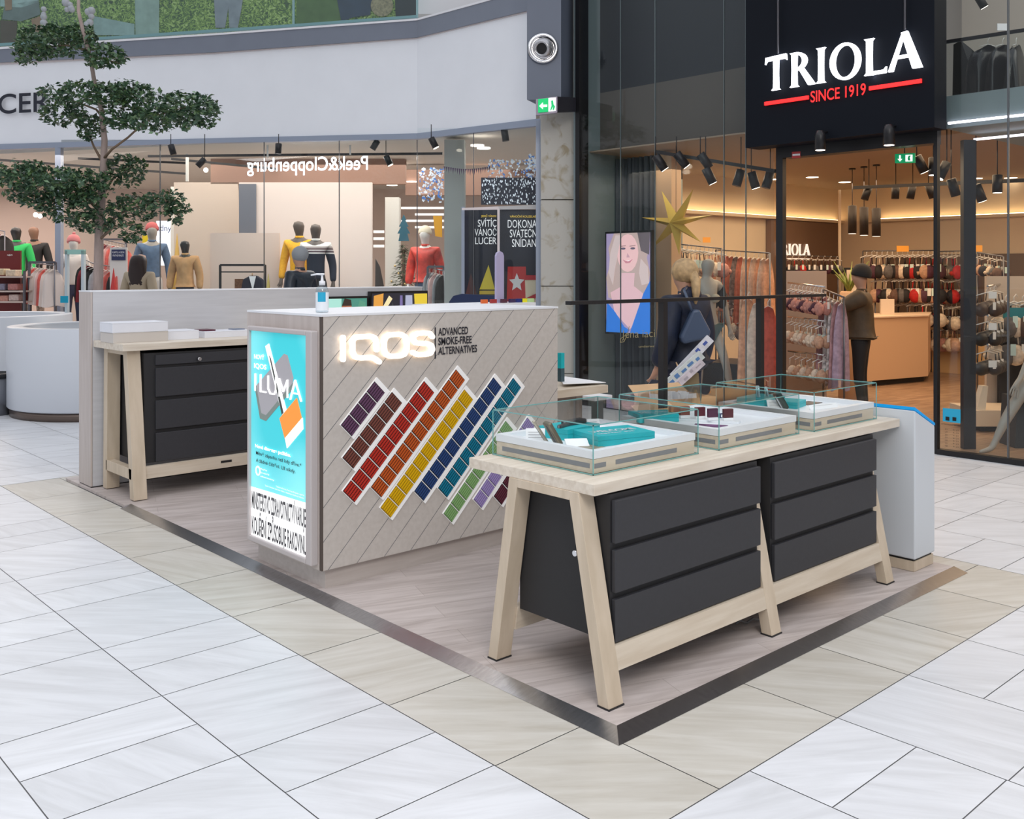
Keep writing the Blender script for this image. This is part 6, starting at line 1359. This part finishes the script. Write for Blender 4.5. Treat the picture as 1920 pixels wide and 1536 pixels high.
tag(MB().box((TX + .75, fX(1231, 500, TX + .8).y - .28, .012), (TX + .95, fX(1231, 500, TX + .8).y - .02, 3.2)).build('wood_jamb', mat('jamb_wood', (.55, .36, .22), .6)), 'warm wooden jamb right of the slate curtain', 'panel')
stg = mat('star_gold', (.62, .44, .09), .4, .35)
def zs(x, y): return fX(1060 + x / 4.267, 340 + y / 4.267, TX + .45)
tips = [zs(*p) for p in ((770, 75), (1025, 60), (1185, 268), (1090, 490), (912, 590), (690, 535), (610, 290))]; cc = zs(885, 335)
star = thing('paper_star', 'large seven-pointed golden paper star hanging in the lingerie window', 'star', tuple(cc)); mb = MB(); k = len(tips); vs = [cc - Vector((.13, 0, 0)), cc + Vector((.13, 0, 0))]
for i in range(k): vs.append(tips[i]); m_ = (tips[i] + tips[(i + 1) % k]) / 2 - cc; vs.append(cc + m_.normalized() * .125)
for i in range(k): 
    t_, a, b = 2 + 2 * i, 3 + 2 * ((i - 1) % k), 3 + 2 * i
    mb.add([vs[0], vs[a], vs[t_]], [(0, 1, 2)]); mb.add([vs[0], vs[t_], vs[b]], [(0, 1, 2)]); mb.add([vs[1], vs[t_], vs[a]], [(0, 1, 2)]); mb.add([vs[1], vs[b], vs[t_]], [(0, 1, 2)])
mb.build('star_body', stg, star, fix=False); MB().tube([cc + UP * .1, Vector((cc.x, cc.y, 3.24))], .003, 5).build('cord', black, star)
goldt = mat('gold_print', (.45, .38, .20), .3, .5)
sc2 = thing('window_lettering', 'thin golden script lettering on the glass under the portrait screen', 'lettering', tuple(fX(1190, 640, TX)))
text(None, 'print', 'Jena iaci', fX(1166, 634, TX - .004), fX(1228, 632, TX - .004), .10, goldt, sc2, thick=.002, bold=-.008, nrm=(-1, 0, 0)); text(None, 'print', 'underwear', fX(1198, 652, TX - .004), fX(1236, 651, TX - .004), .03, goldt, sc2, thick=.002, nrm=(-1, 0, 0))
lp = MB(); stroke(lp, [fX(x, y, TX - .006) for x, y in ((1180, 612), (1176, 628), (1170, 641), (1163, 642), (1164, 635), (1174, 628))], .008, (-1, 0, 0), .002, 6); lp.build('print', goldt, sc2)
# lingerie mannequin
mm_ = figure('mannequin', 'grey lingerie mannequin with dark open robe striding in the window', 'mannequin', 1326, 11.75, (.25, -1), 1.77, mqg, P=dict(knL=(.16, -.16, .50), anL=(.28, -.10, .09), toL=(.34, -.22, .035), elL=(.27, .05, 1.13), wrL=(.30, .0, .89), paL=(.31, -.02, .82)), z0=.14)
skin('briefs', [((0, 0, .905), .128), ((.07, 0, .86), .082), ((-.07, 0, .86), .082)], [(0, 1), (0, 2)], mat('briefs_teal', (.03, .06, .06), .6), mm_, 2)
MB().ball((.06, -.10, 1.24), (.06, .05, .055)).ball((-.06, -.10, 1.24), (.06, .05, .055)).build('bra_cups', mat('bra_sand', (.40, .36, .28), .6), mm_)
skin('robe', [((.13, .05, 1.38), .07), ((.19, .03, 1.34), .075), ((.235, .06, 1.1), .055), ((.13, .09, 1.1), .05)], [(0, 1), (1, 2), (0, 3)], mat('robe_black', (.015, .015, .02), .6), mm_, 2)
pw = fD(1330, 700, 11.85); tag(MB().lathe((pw.x, pw.y, .013), [(.38, 0), (.38, .125)], 32).build('podium', mat('podium_wood', (.40, .25, .14), .5)), 'low round wooden podium under the striding lingerie mannequin', 'podium')
# low wood plinths in the window
tag(MB().box((10.2, 6.9, .013), (10.9, 7.6, .55)).build('window_plinth', black), 'black drum-like plinth below the slate curtain', 'plinth')

wr = (R_ * -.85 + W_ * .5)
wn = figure('person', 'blonde woman in a navy hooded coat carrying a bag and newspapers', 'person', 1283, 8.2, (-.65, .8), 1.80, sk, P=dict(elL=(.23, .02, 1.14), wrL=(.22, -.10, .90), paL=(.22, -.14, .83)), top=navy, bottom=mat('trouser_navy', (.012, .016, .04), .8), hair=(mat('hair_blonde', (.45, .30, .15), .6, noise=.3, ns=20), 'tail'), grow=.055, coat_len=.84)
skin('hood', [((0, .09, 1.50), .085), ((.08, .05, 1.50), .05), ((-.08, .05, 1.50), .05)], [(0, 1), (0, 2)], navy, wn, 2)
MB().lathe((.245, -.045, 1.30), [(.024, 0), (.024, .006)], 14, (1, -.2, 0)).build('arm_badge', mat('badge', (.6, .5, .45), .5), wn)
bgp = fD(1312, 618, 7.98)
hb_ = thing('shoulder_bag', 'slate blue leather shoulder bag on the blonde woman\'s back', 'bag', tuple(bgp)); bm_ = mat('bag_blue', (.05, .075, .13), .4)
MB().prism([fD(x, y, 7.9) for x, y in ((1276, 634), (1282, 646), (1330, 634), (1334, 622), (1312, 580), (1300, 582))], W_ * .14).build('bag_body', bm_, hb_, bevel=.02)
MB().tube([fD(1300, 590, 7.95), fD(1291, 566, 7.93), fD(1283, 545, 8.02), fD(1290, 535, 8.2)], .012, 6).build('strap', bm_, hb_)
# newspapers held diagonally
def sheaf(label, x0, y0, x1, y1, D, w, c, th=.02):
    a, b = fD(x0, y0, D), fD(x1, y1, D); d = (b - a); n_ = d.normalized().cross(W_).normalized()
    t = thing('newspaper', label, 'newspaper', tuple(a), 'newspapers the blonde woman carries'); MB().obox((a + b) / 2, d / 2, n_ * w, W_ * th).build('paper_bundle', mat('news_' + c[0], c[1], .6, noise=.15, ns=15), t)
    for i in range(5): 
        f = .10 + i * .19; MB().obox(a + d * f - W_ * (th + .001) + n_ * w * random.uniform(-.4, .4), d * random.uniform(.02, .08), n_ * w * random.uniform(.2, .5), W_ * .001).build('print_block', mat('newsprint_' + c[0], c[2], .6), t)
sheaf('tall newspaper roll with blue and maroon print, uppermost in the bundle', 1262, 708, 1332, 634, 7.75, .034, ('a', (.62, .62, .66), (.06, .10, .35)))
sheaf('newspaper roll with green and blue print, middle of the bundle', 1250, 722, 1316, 664, 7.68, .034, ('b', (.60, .64, .62), (.10, .22, .45)))
sheaf('pale pinkish newspaper roll, lowest of the bundle', 1254, 736, 1318, 678, 7.6, .026, ('c', (.60, .54, .58), (.40, .36, .40)))
kb = fD(1300, 760, 7.75); kp_ = thing('paper_bag', 'khaki brown paper bag hanging below the newspapers', 'bag', (kb.x, kb.y, .36)); MB().prism([fD(x, y, 7.7) for x, y in ((1268, 800), (1318, 800), (1310, 700), (1280, 706))], W_ * .12).build('bag_body', mat('khaki', (.24, .18, .10), .8), kp_); MB().tube([fD(1285, 708, 7.75), fD(1272, 690, 7.8), fD(1268, 680, 7.9)], .006, 5).build('handle', cardb, kp_)
tl2 = thing('dark_tablet', 'dark angled flap of a folder at the lower end of the newspapers', 'folder', tuple(fD(1225, 725, 7.5))); MB().prism([fD(x, y, 7.5) for x, y in ((1208, 732), (1222, 712), (1236, 714), (1224, 733))], W_ * .03).build('folder_sheet', mat('folder', (.03, .04, .06), .4), tl2)
# shopper in brown jacket
figure('person', 'shopper in a brown hooded jacket, black beanie and black trousers reaching to the rail', 'person', 1614, 11.4, (-.85, .45), 1.76, sk, P=dict(elL=(.20, -.22, 1.30), wrL=(.16, -.46, 1.42), paL=(.15, -.53, 1.44), elR=(-.20, -.20, 1.22), wrR=(-.12, -.42, 1.36), paR=(-.10, -.49, 1.39)), top=mat('jacket_brown', (.075, .048, .024), .6, noise=.3, ns=8, bump=.4), bottom=blk, hat=(blk, False), grow=.05)
# service desk and tall print, plant
dsk = thing('service_desk', 'plain tan service desk behind the shopper in the brown jacket', 'desk', tuple(fD(1690, 720, 14.9)))
tan = mat('desk_tan', (.62, .40, .24), .7)
MB().prism([Vector((fD(x, 700, D).x, fD(x, 700, D).y, .10)) for x, D in ((1625, 14.2), (1740, 14.9), (1745, 16.0), (1640, 15.4))], (0, 0, .92)).build('desk_body', tan, dsk)
MB().prism([Vector((fD(x, 700, D).x, fD(x, 700, D).y, .012)) for x, D in ((1635, 14.4), (1732, 15.0), (1738, 15.9), (1645, 15.3))], (0, 0, .088)).build('plinth', carcass, dsk)
MB().prism([Vector((fD(x, 700, D).x, fD(x, 700, D).y, 1.02)) for x, D in ((1622, 14.15), (1742, 14.85), (1747, 16.05), (1638, 15.45))], (0, 0, .02)).build('desk_top', mat('desk_top', (.75, .58, .42), .5), dsk)
tag(MB().rectpx(1652, 561, 1677, 592, 15.0, .05).build('screen_back', mat('pos_white', (.72, .60, .48), .5)), 'pale upright till screen on the service desk', 'screen')
pf_ = thing('framed_print', 'black framed print leaning at the back wall behind the plant', 'picture', tuple(fD(1605, 540, 16.2))); MB().rectpx(1584, 502, 1626, 585, 16.2, .05).build('frame', black, pf_); MB().rectpx(1588, 506, 1622, 581, 16.18, .02).build('print_sheet', mat('print_cream', (.75, .65, .52), .6, noise=.2, ns=6), pf_)
tag(MB().rectpx(1576, 586, 1640, 592, 16.1, .5).build('wall_shelf', tan), 'narrow tan shelf under the black framed print', 'shelf')
ag = thing('potted_plant', 'spiky green potted plant left of the shopper\'s head', 'plant', tuple(fD(1592, 552, 13.0))); mb = MB()
for i in range(13):
    a = i * 2.4; l = .28 + .1 * (i % 3); d_ = Vector((math.cos(a) * .55, math.sin(a) * .55, 1)).normalized(); p0 = fD(1592, 548, 13.0); mb.tube([p0, p0 + d_ * l * .5, p0 + d_ * l + Vector((math.cos(a), math.sin(a), -.1)) * .05], [.016, .014, .002], 5)
mb.build('leaves', mat('aloe', (.24, .30, .06), .5, noise=.4, ns=6), ag); p0 = fD(1592, 548, 13.0); MB().lathe((p0.x, p0.y, .013), [(.14, 0), (.12, p0.z - .02), (.10, p0.z)], 16).build('tall_pot', tan, ag)
# display stand for the tiers
ds = thing('tier_stand', 'beige tiered lingerie stand behind the black door post', 'stand', tuple(fD(1510, 700, 11.9)))
MB().polypx(full(1474, 1550, 508, 12.0), 12.0, .05).build('stand_panel', mat('stand_beige', (.50, .38, .30), .7), ds)
for y in (530, 594, 658): a, b = fD(1478, y, 11.75), fD(1546, y + 8, 10.85); MB().tube([a, b], .012, 6).build('hanging_bar', chrome, ds)
ds2 = thing('tier_stand', 'beige lingerie stand with three arms right of the black post', 'stand', tuple(fD(1880, 700, 10.9)))
MB().polypx(full(1850, 1990, 518, 10.9), 10.9, .05).build('stand_panel', mat('stand_sand', (.60, .48, .38), .7), ds2)
for y in (537, 592, 647): MB().tube([fD(1852, y, 10.1), fD(1875, y - 4, 10.9)], .012, 6).build('arm', chrome, ds2)
# dense bras on the right stand
for y, lab in ((560, 'upper'), (612, 'middle')):
    for j in range(4): put(BR[['cream', 'grey', 'black', 'brown'][j]], fD(1885 + j * 16, y, 10.6), BF + random.uniform(-.3, .3), '%s bra on the %s row of the right stand' % (['cream', 'grey', 'black', 'brown'][j], lab), 'bra', 'bras on the %s row of the right stand, %s' % (lab, ['cream', 'grey', 'black', 'brown'][j]))
tag(MB().rectpx(1882, 577, 1960, 600, 10.55, .02).build('shelf_sign', mat('sign_teal', (.02, .22, .26), .5)), 'teal shelf strip on the stand right of the black post', 'sign')
tag(MB().polypx(full(1874, 1990, 612, 10.8), 10.8, .05).build('black_robe_row', blk), 'row of long black robes hanging at the right edge', 'robe')
for i, y in enumerate((547, 606, 676)): tag(MB().rectpx(1854, y, 1869, y + 13, 9.95, .006).build('price_card', tagw), ['upper', 'middle', 'lower'][i] + ' white price card among the big dark bras', 'card')
tag(MB().polypx(full(1805, 1830, 150, 9.35)[:2] + [(1830, 150), (1805, 150)], 9.35, .16).build('black_post', mat('post_black', (.02, .022, .028), .3)) if 0 else MB().polypx([(1807, 845), (1830, 845), (1830, 262), (1807, 262)], 9.25, .07).build('black_post', mat('post_black', (.02, .022, .028), .3)), 'square black post inside the right lingerie window', 'post')
ben = thing('display_bench', 'cream display bench on a dark plinth behind the seated mannequin leg', 'bench', tuple(fD(1870, 815, 10.2)))
MB().rectpx(1829, 770, 1960, 800, 10.2, .6).build('bench_top', mat('bench_cream', (.72, .56, .40), .6), ben); MB().polypx([(1838, HOR + EYE * FPX / 10.3), (1960, HOR + EYE * FPX / 10.3), (1960, 801), (1838, 801)], 10.3, .4).build('plinth', carcass, ben)
tag(MB().prism([fD(1831, 769, 10.25), fD(1848, 769, 10.25), fD(1853, 724, 10.25), fD(1843, 724, 10.25)], W_ * .1).build('leg_form', mat('form_cream', (.78, .66, .52), .6)), 'cream leg form standing on the display bench', 'leg form')
# seated mannequin, mostly outside the picture on the right
smq = thing('mannequin', 'grey seated mannequin leg and hand in the right lingerie window', 'mannequin', tuple(fD(1930, 855, 9.15)))
def q3(x, y, D): return fD(x, y, D)
V = [(q3(1990, 700, 9.4), .12), (q3(1985, 640, 9.4), .11), (q3(1982, 560, 9.4), .13), (q3(1982, 515, 9.4), .05), (q3(1980, 480, 9.4), .09), (q3(1980, 455, 9.4), .06), (q3(1930, 712, 9.1), .07), (q3(1884, 790, 9.1), .048), (q3(1866, 828, 9.1), .030), (q3(1858, 842, 9.08), .028), (q3(1836, 848, 9.05), .016),
     (q3(1960, 720, 9.3), .07), (q3(1935, 835, 9.3), .035), (q3(1915, 850, 9.3), .02), (q3(1952, 560, 9.3), .045), (q3(1938, 650, 9.2), .035), (q3(1912, 712, 9.05), .024), (q3(1903, 722, 9.03), .026)]
E = [(0, 1), (1, 2), (2, 3), (3, 4), (4, 5), (0, 6), (6, 7), (7, 8), (8, 9), (9, 10), (0, 11), (11, 12), (12, 13), (2, 14), (14, 15), (15, 16), (16, 17)]
for i in range(4):
    k = len(V); V += [(q3(1897 + i * 4, 728 + i * 1.5, 9.02), .009), (q3(1892 + i * 5, 741 + i * 2, 9.02), .007)]; E += [(17, k), (k, k + 1)]
skin('body', V, E, mqg, smq, 2)
tag(MB().polypx([(1903, HOR + EYE * FPX / 9.3), (2010, HOR + EYE * FPX / 9.3), (2010, 745), (1908, 745)], 9.3, .3).build('black_cube_seat', mat('seat_black', (.03, .035, .04), .5)), 'dark cube seat at the right picture edge', 'seat')
# notice on the glass
nt_ = thing('window_notice', 'light blue notice with opening hours printed below on the right glass', 'notice', tuple(fX(1785, 790, TX)))
MB().polypx([(1768, 790), (1801, 794), (1801, 768), (1768, 765)], TX - .004, -.003, fX).build('notice_sheet', mat('notice_blue', (.02, .40, .65), .5), nt_)
for x0, y0 in ((1773, 782), (1786, 783)): MB().polypx([(x0, y0 + 6), (x0 + 7, y0 + 7), (x0 + 7, y0), (x0, y0 - 1)], TX - .008, -.002, fX).build('notice_icon', black, nt_)
text(None, 'print', 'OTEVÍRACÍ DOBA', fX(1765, 796, TX - .006), fX(1802, 800, TX - .006), .012, dk, nt_, thick=.001, nrm=(-1, 0, 0))
for i, (d_, h_) in enumerate((('PO', '9–21'), ('ÚT', '9–21'), ('ST', '9–21'), ('ČT', '9–21'), ('PÁ', '9–21'), ('SO', '9–21'), ('NE', '9–21'))):
    y = 806 + i * 5.2
    text(None, 'print', d_, fX(1772, y, TX - .006), fX(1777, y + .5, TX - .006), .012, dk, nt_, thick=.001, nrm=(-1, 0, 0)); text(None, 'print', h_, fX(1787, y + 1.5, TX - .006), fX(1797, y + 2.5, TX - .006), .012, dk, nt_, thick=.001, nrm=(-1, 0, 0))
# pendants, spots, lights in the ceiling
for i, (x, y0, y1) in enumerate(((1598, 386, 438), (1620, 389, 441), (1643, 391, 443))):
    D = 14.6 - i * .25; p = fD(x, y1, D); q = fD(x, y0, D); t = thing('pendant_lamp', ['left', 'middle', 'right'][i] + ' long black cylinder pendant lamp in the lingerie shop', 'pendant lamp', tuple(p))
    MB().lathe(p, [(.062, 0), (.062, q.z - p.z), (.01, q.z - p.z + .01)], 18).build('shade', mat('shade_black', (.018, .012, .01), .5), t); MB().tube([q, Vector((q.x, q.y, 3.23))], .006, 5).build('cord', darksteel, t); MB().lathe((q.x, q.y, 3.23), [(.05, 0), (.05, .02)], 14).build('canopy', black, t)
    MB().lathe(p - UP * .004, [(.055, 0), (.055, .003)], 14).build('lamp_lens', emis('lens_dim', (1, .8, .65), 2), t)
for i, (x, y, tl, lab, on) in enumerate([(1625, 362, (.35, 0), 'black spotlight tilted left over the pendants', 0), (1679, 360, (.05, 0), 'black upright spotlight second on the inner track', 0), (1709, 360, (.2, 0), 'black spotlight third on the inner track', 0), (1745, 359, (-.35, 0), 'black spotlight tilted right at the end of the inner track', 0),
                                 (1726, 308, (-.5, 0), 'large lit spotlight right of the green exit sign', 1), (1750, 312, (0, 0), 'lit spotlight at the right end of the entrance', 1), (1238, 305, (-.7, 0), 'lit spotlight over the golden star, far left', 1), (1278, 300, (-.8, 0), 'black spotlight over the golden star, right of the lit one', 1),
                                 (1322, 302, (-.7, 0), 'black spotlight upper right of the golden star', 0), (1330, 330, (-.5, 0), 'lit spotlight above the end of the glowing ledge', 1), (1385, 334, (.3, 0), 'black spotlight close to the glass joint', 0), (1413, 338, (-.3, 0), 'lit spotlight left of the black door post', 1), (1440, 338, (.3, 0), 'black spotlight touching the black door post', 0),
                                 (1768, 320, (.5, 0), 'lit spotlight behind the right glass near its edge', 1), (1788, 352, (-.3, 0), 'black spotlight left of the black post, below the track', 0), (1870, 345, (0, 0), 'upright grey spotlight right of the black post', 1), (1836, 362, (-.4, 0), 'lit spotlight beside the black post', 1)]):
    spot(lab, x, y, (13.4 if x > 1600 and y > 340 and x < 1760 else 11.2 if x < 1460 else 10.6), tl, .052, .19, bool(on))
track('long black ceiling track above the pendants', 1600, 352, 13.4, 1760, 345, 13.0); track('black ceiling track behind the glass over the star', 1230, 285, 11.4, 1460, 322, 11.0); track('black ceiling track right of the door behind glass', 1757, 345, 11.6, 1925, 338, 10.4)
for i, (x, y) in enumerate([(1523, 333), (1584, 342), (1448, 337), (1830, 335), (1895, 334)]):
    p = fD(x, y, 1); k = (3.246 - EYE) / (p.z - EYE); p = EYEP + (p - EYEP) * k
    tag(MB().lathe(p, [(.10, 0), (.10, .004)], 16).build('ceiling_downlight', emis('downlight_warm', (1, .82, .6), 5)), ['round ceiling downlight left over the entrance', 'round ceiling downlight left of the pendants', 'round ceiling downlight left of the black door post', 'round ceiling downlight by the black post', 'round ceiling downlight at the far right'][i], 'ceiling light')
# inner shop name
inn = thing('inner_shop_name', 'white shop name lettering on the dark inner left wall', 'sign', tuple(fY(1490, 470, 9.34)))
a_, b_ = fY(1455, 478, 9.34), fY(1517, 478, 9.34); b_.z = a_.z
g_ = MB(); glyphs(g_, 'TRIOLA', a_, b_, a_.z, .20, (0, -1, 0), .02); g_.build('name_letters', emis('inner_white', (.9, .8, .7), .8), inn); MB().box((fY(1476, 484, 9.34).x, 9.32, fY(1476, 486, 9.34).z), (fY(1517, 484, 9.34).x, 9.34, fY(1476, 486, 9.34).z + .018)).build('underline', M['inner_white'], inn)
for i, (x0, y0, x1, y1, D) in enumerate(((1682, 461, 1704, 472, 16.0), (1318, 445, 1332, 455, 14.0), (1831, 460, 1842, 472, 13.0))): tag(MB().rectpx(x0, y0, x1, y1, D, .02).build('category_sign', emis('amber_sign', (.55, .20, .02), .8)), ['small amber sign above the back wall bras', 'small amber sign right of the golden star', 'small amber sign right of the black post'][i], 'sign')
tag(MB().rectpx(1656, 418, 1672, 421, 16.95, .01).build('wall_text', mat('wall_text', (.3, .2, .12), .6)) if 0 else MB().rectpx(1573, 356, 1577, HOR + 1.68 * FPX / 16.9, 16.9, .05).build('corner_pilaster', cream2), 'slim cream pilaster in the corner of the lingerie shop', 'pilaster')
# upper storey: railing, black padded jackets
ur = thing('upper_railing', 'dark glass railing of the upper storey above the right window', 'railing', tuple(fD(1840, 170, 10.4)))
MB().prism([fD(1755, 84, 10.8), fD(1925, 58, 10.0), fD(1925, 52, 10.0), fD(1755, 78, 10.8)], W_ * .05).build('handrail', darksteel, ur); MB().prism([fD(1755, 182, 10.8), fD(1925, 160, 10.0), fD(1925, 58, 10.0), fD(1755, 84, 10.8)], W_ * .012).build('railing_glass', shopglass, ur)
for i, (x, D) in enumerate(((1852, 11.4), (1880, 11.2), (1905, 11.0))):
    p = fD(x, 95, D); g_ = drape('padded_jacket', .42, .22, .62, mat('padded_black', (.010, .010, .012), .25), seed=70 + i, taper=.15, pleat=.2); g_.location = (p.x, p.y, p.z + .12); g_.rotation_euler = (0, 0, BF + .4 * i); tag(g_, ['left', 'middle', 'right'][i] + ' glossy black padded jacket on the upper storey rail', 'jacket', 'black jackets upstairs')
tag(MB().prism([fD(1800, 178, 11.6), fD(1835, 174, 11.4), fD(1850, 120, 11.4), (fD(1822, 92, 11.6)), fD(1802, 76, 11.6)], W_ * .2).build('dark_display_case', blk), 'black draped display block left of the upstairs jackets', 'display')
tag(MB().rectpx(1870, 44, 1888, 57, 11.0, .01).build('rail_card', paper), 'small white card above the upstairs jackets', 'card')
spot('lit spotlight under the upper ceiling at the top right', 1840, 4, 12.0, (-.6, 0), .05, .15, True)
for o in list(bpy.data.objects):
    if '_o' in o: del o['_o']
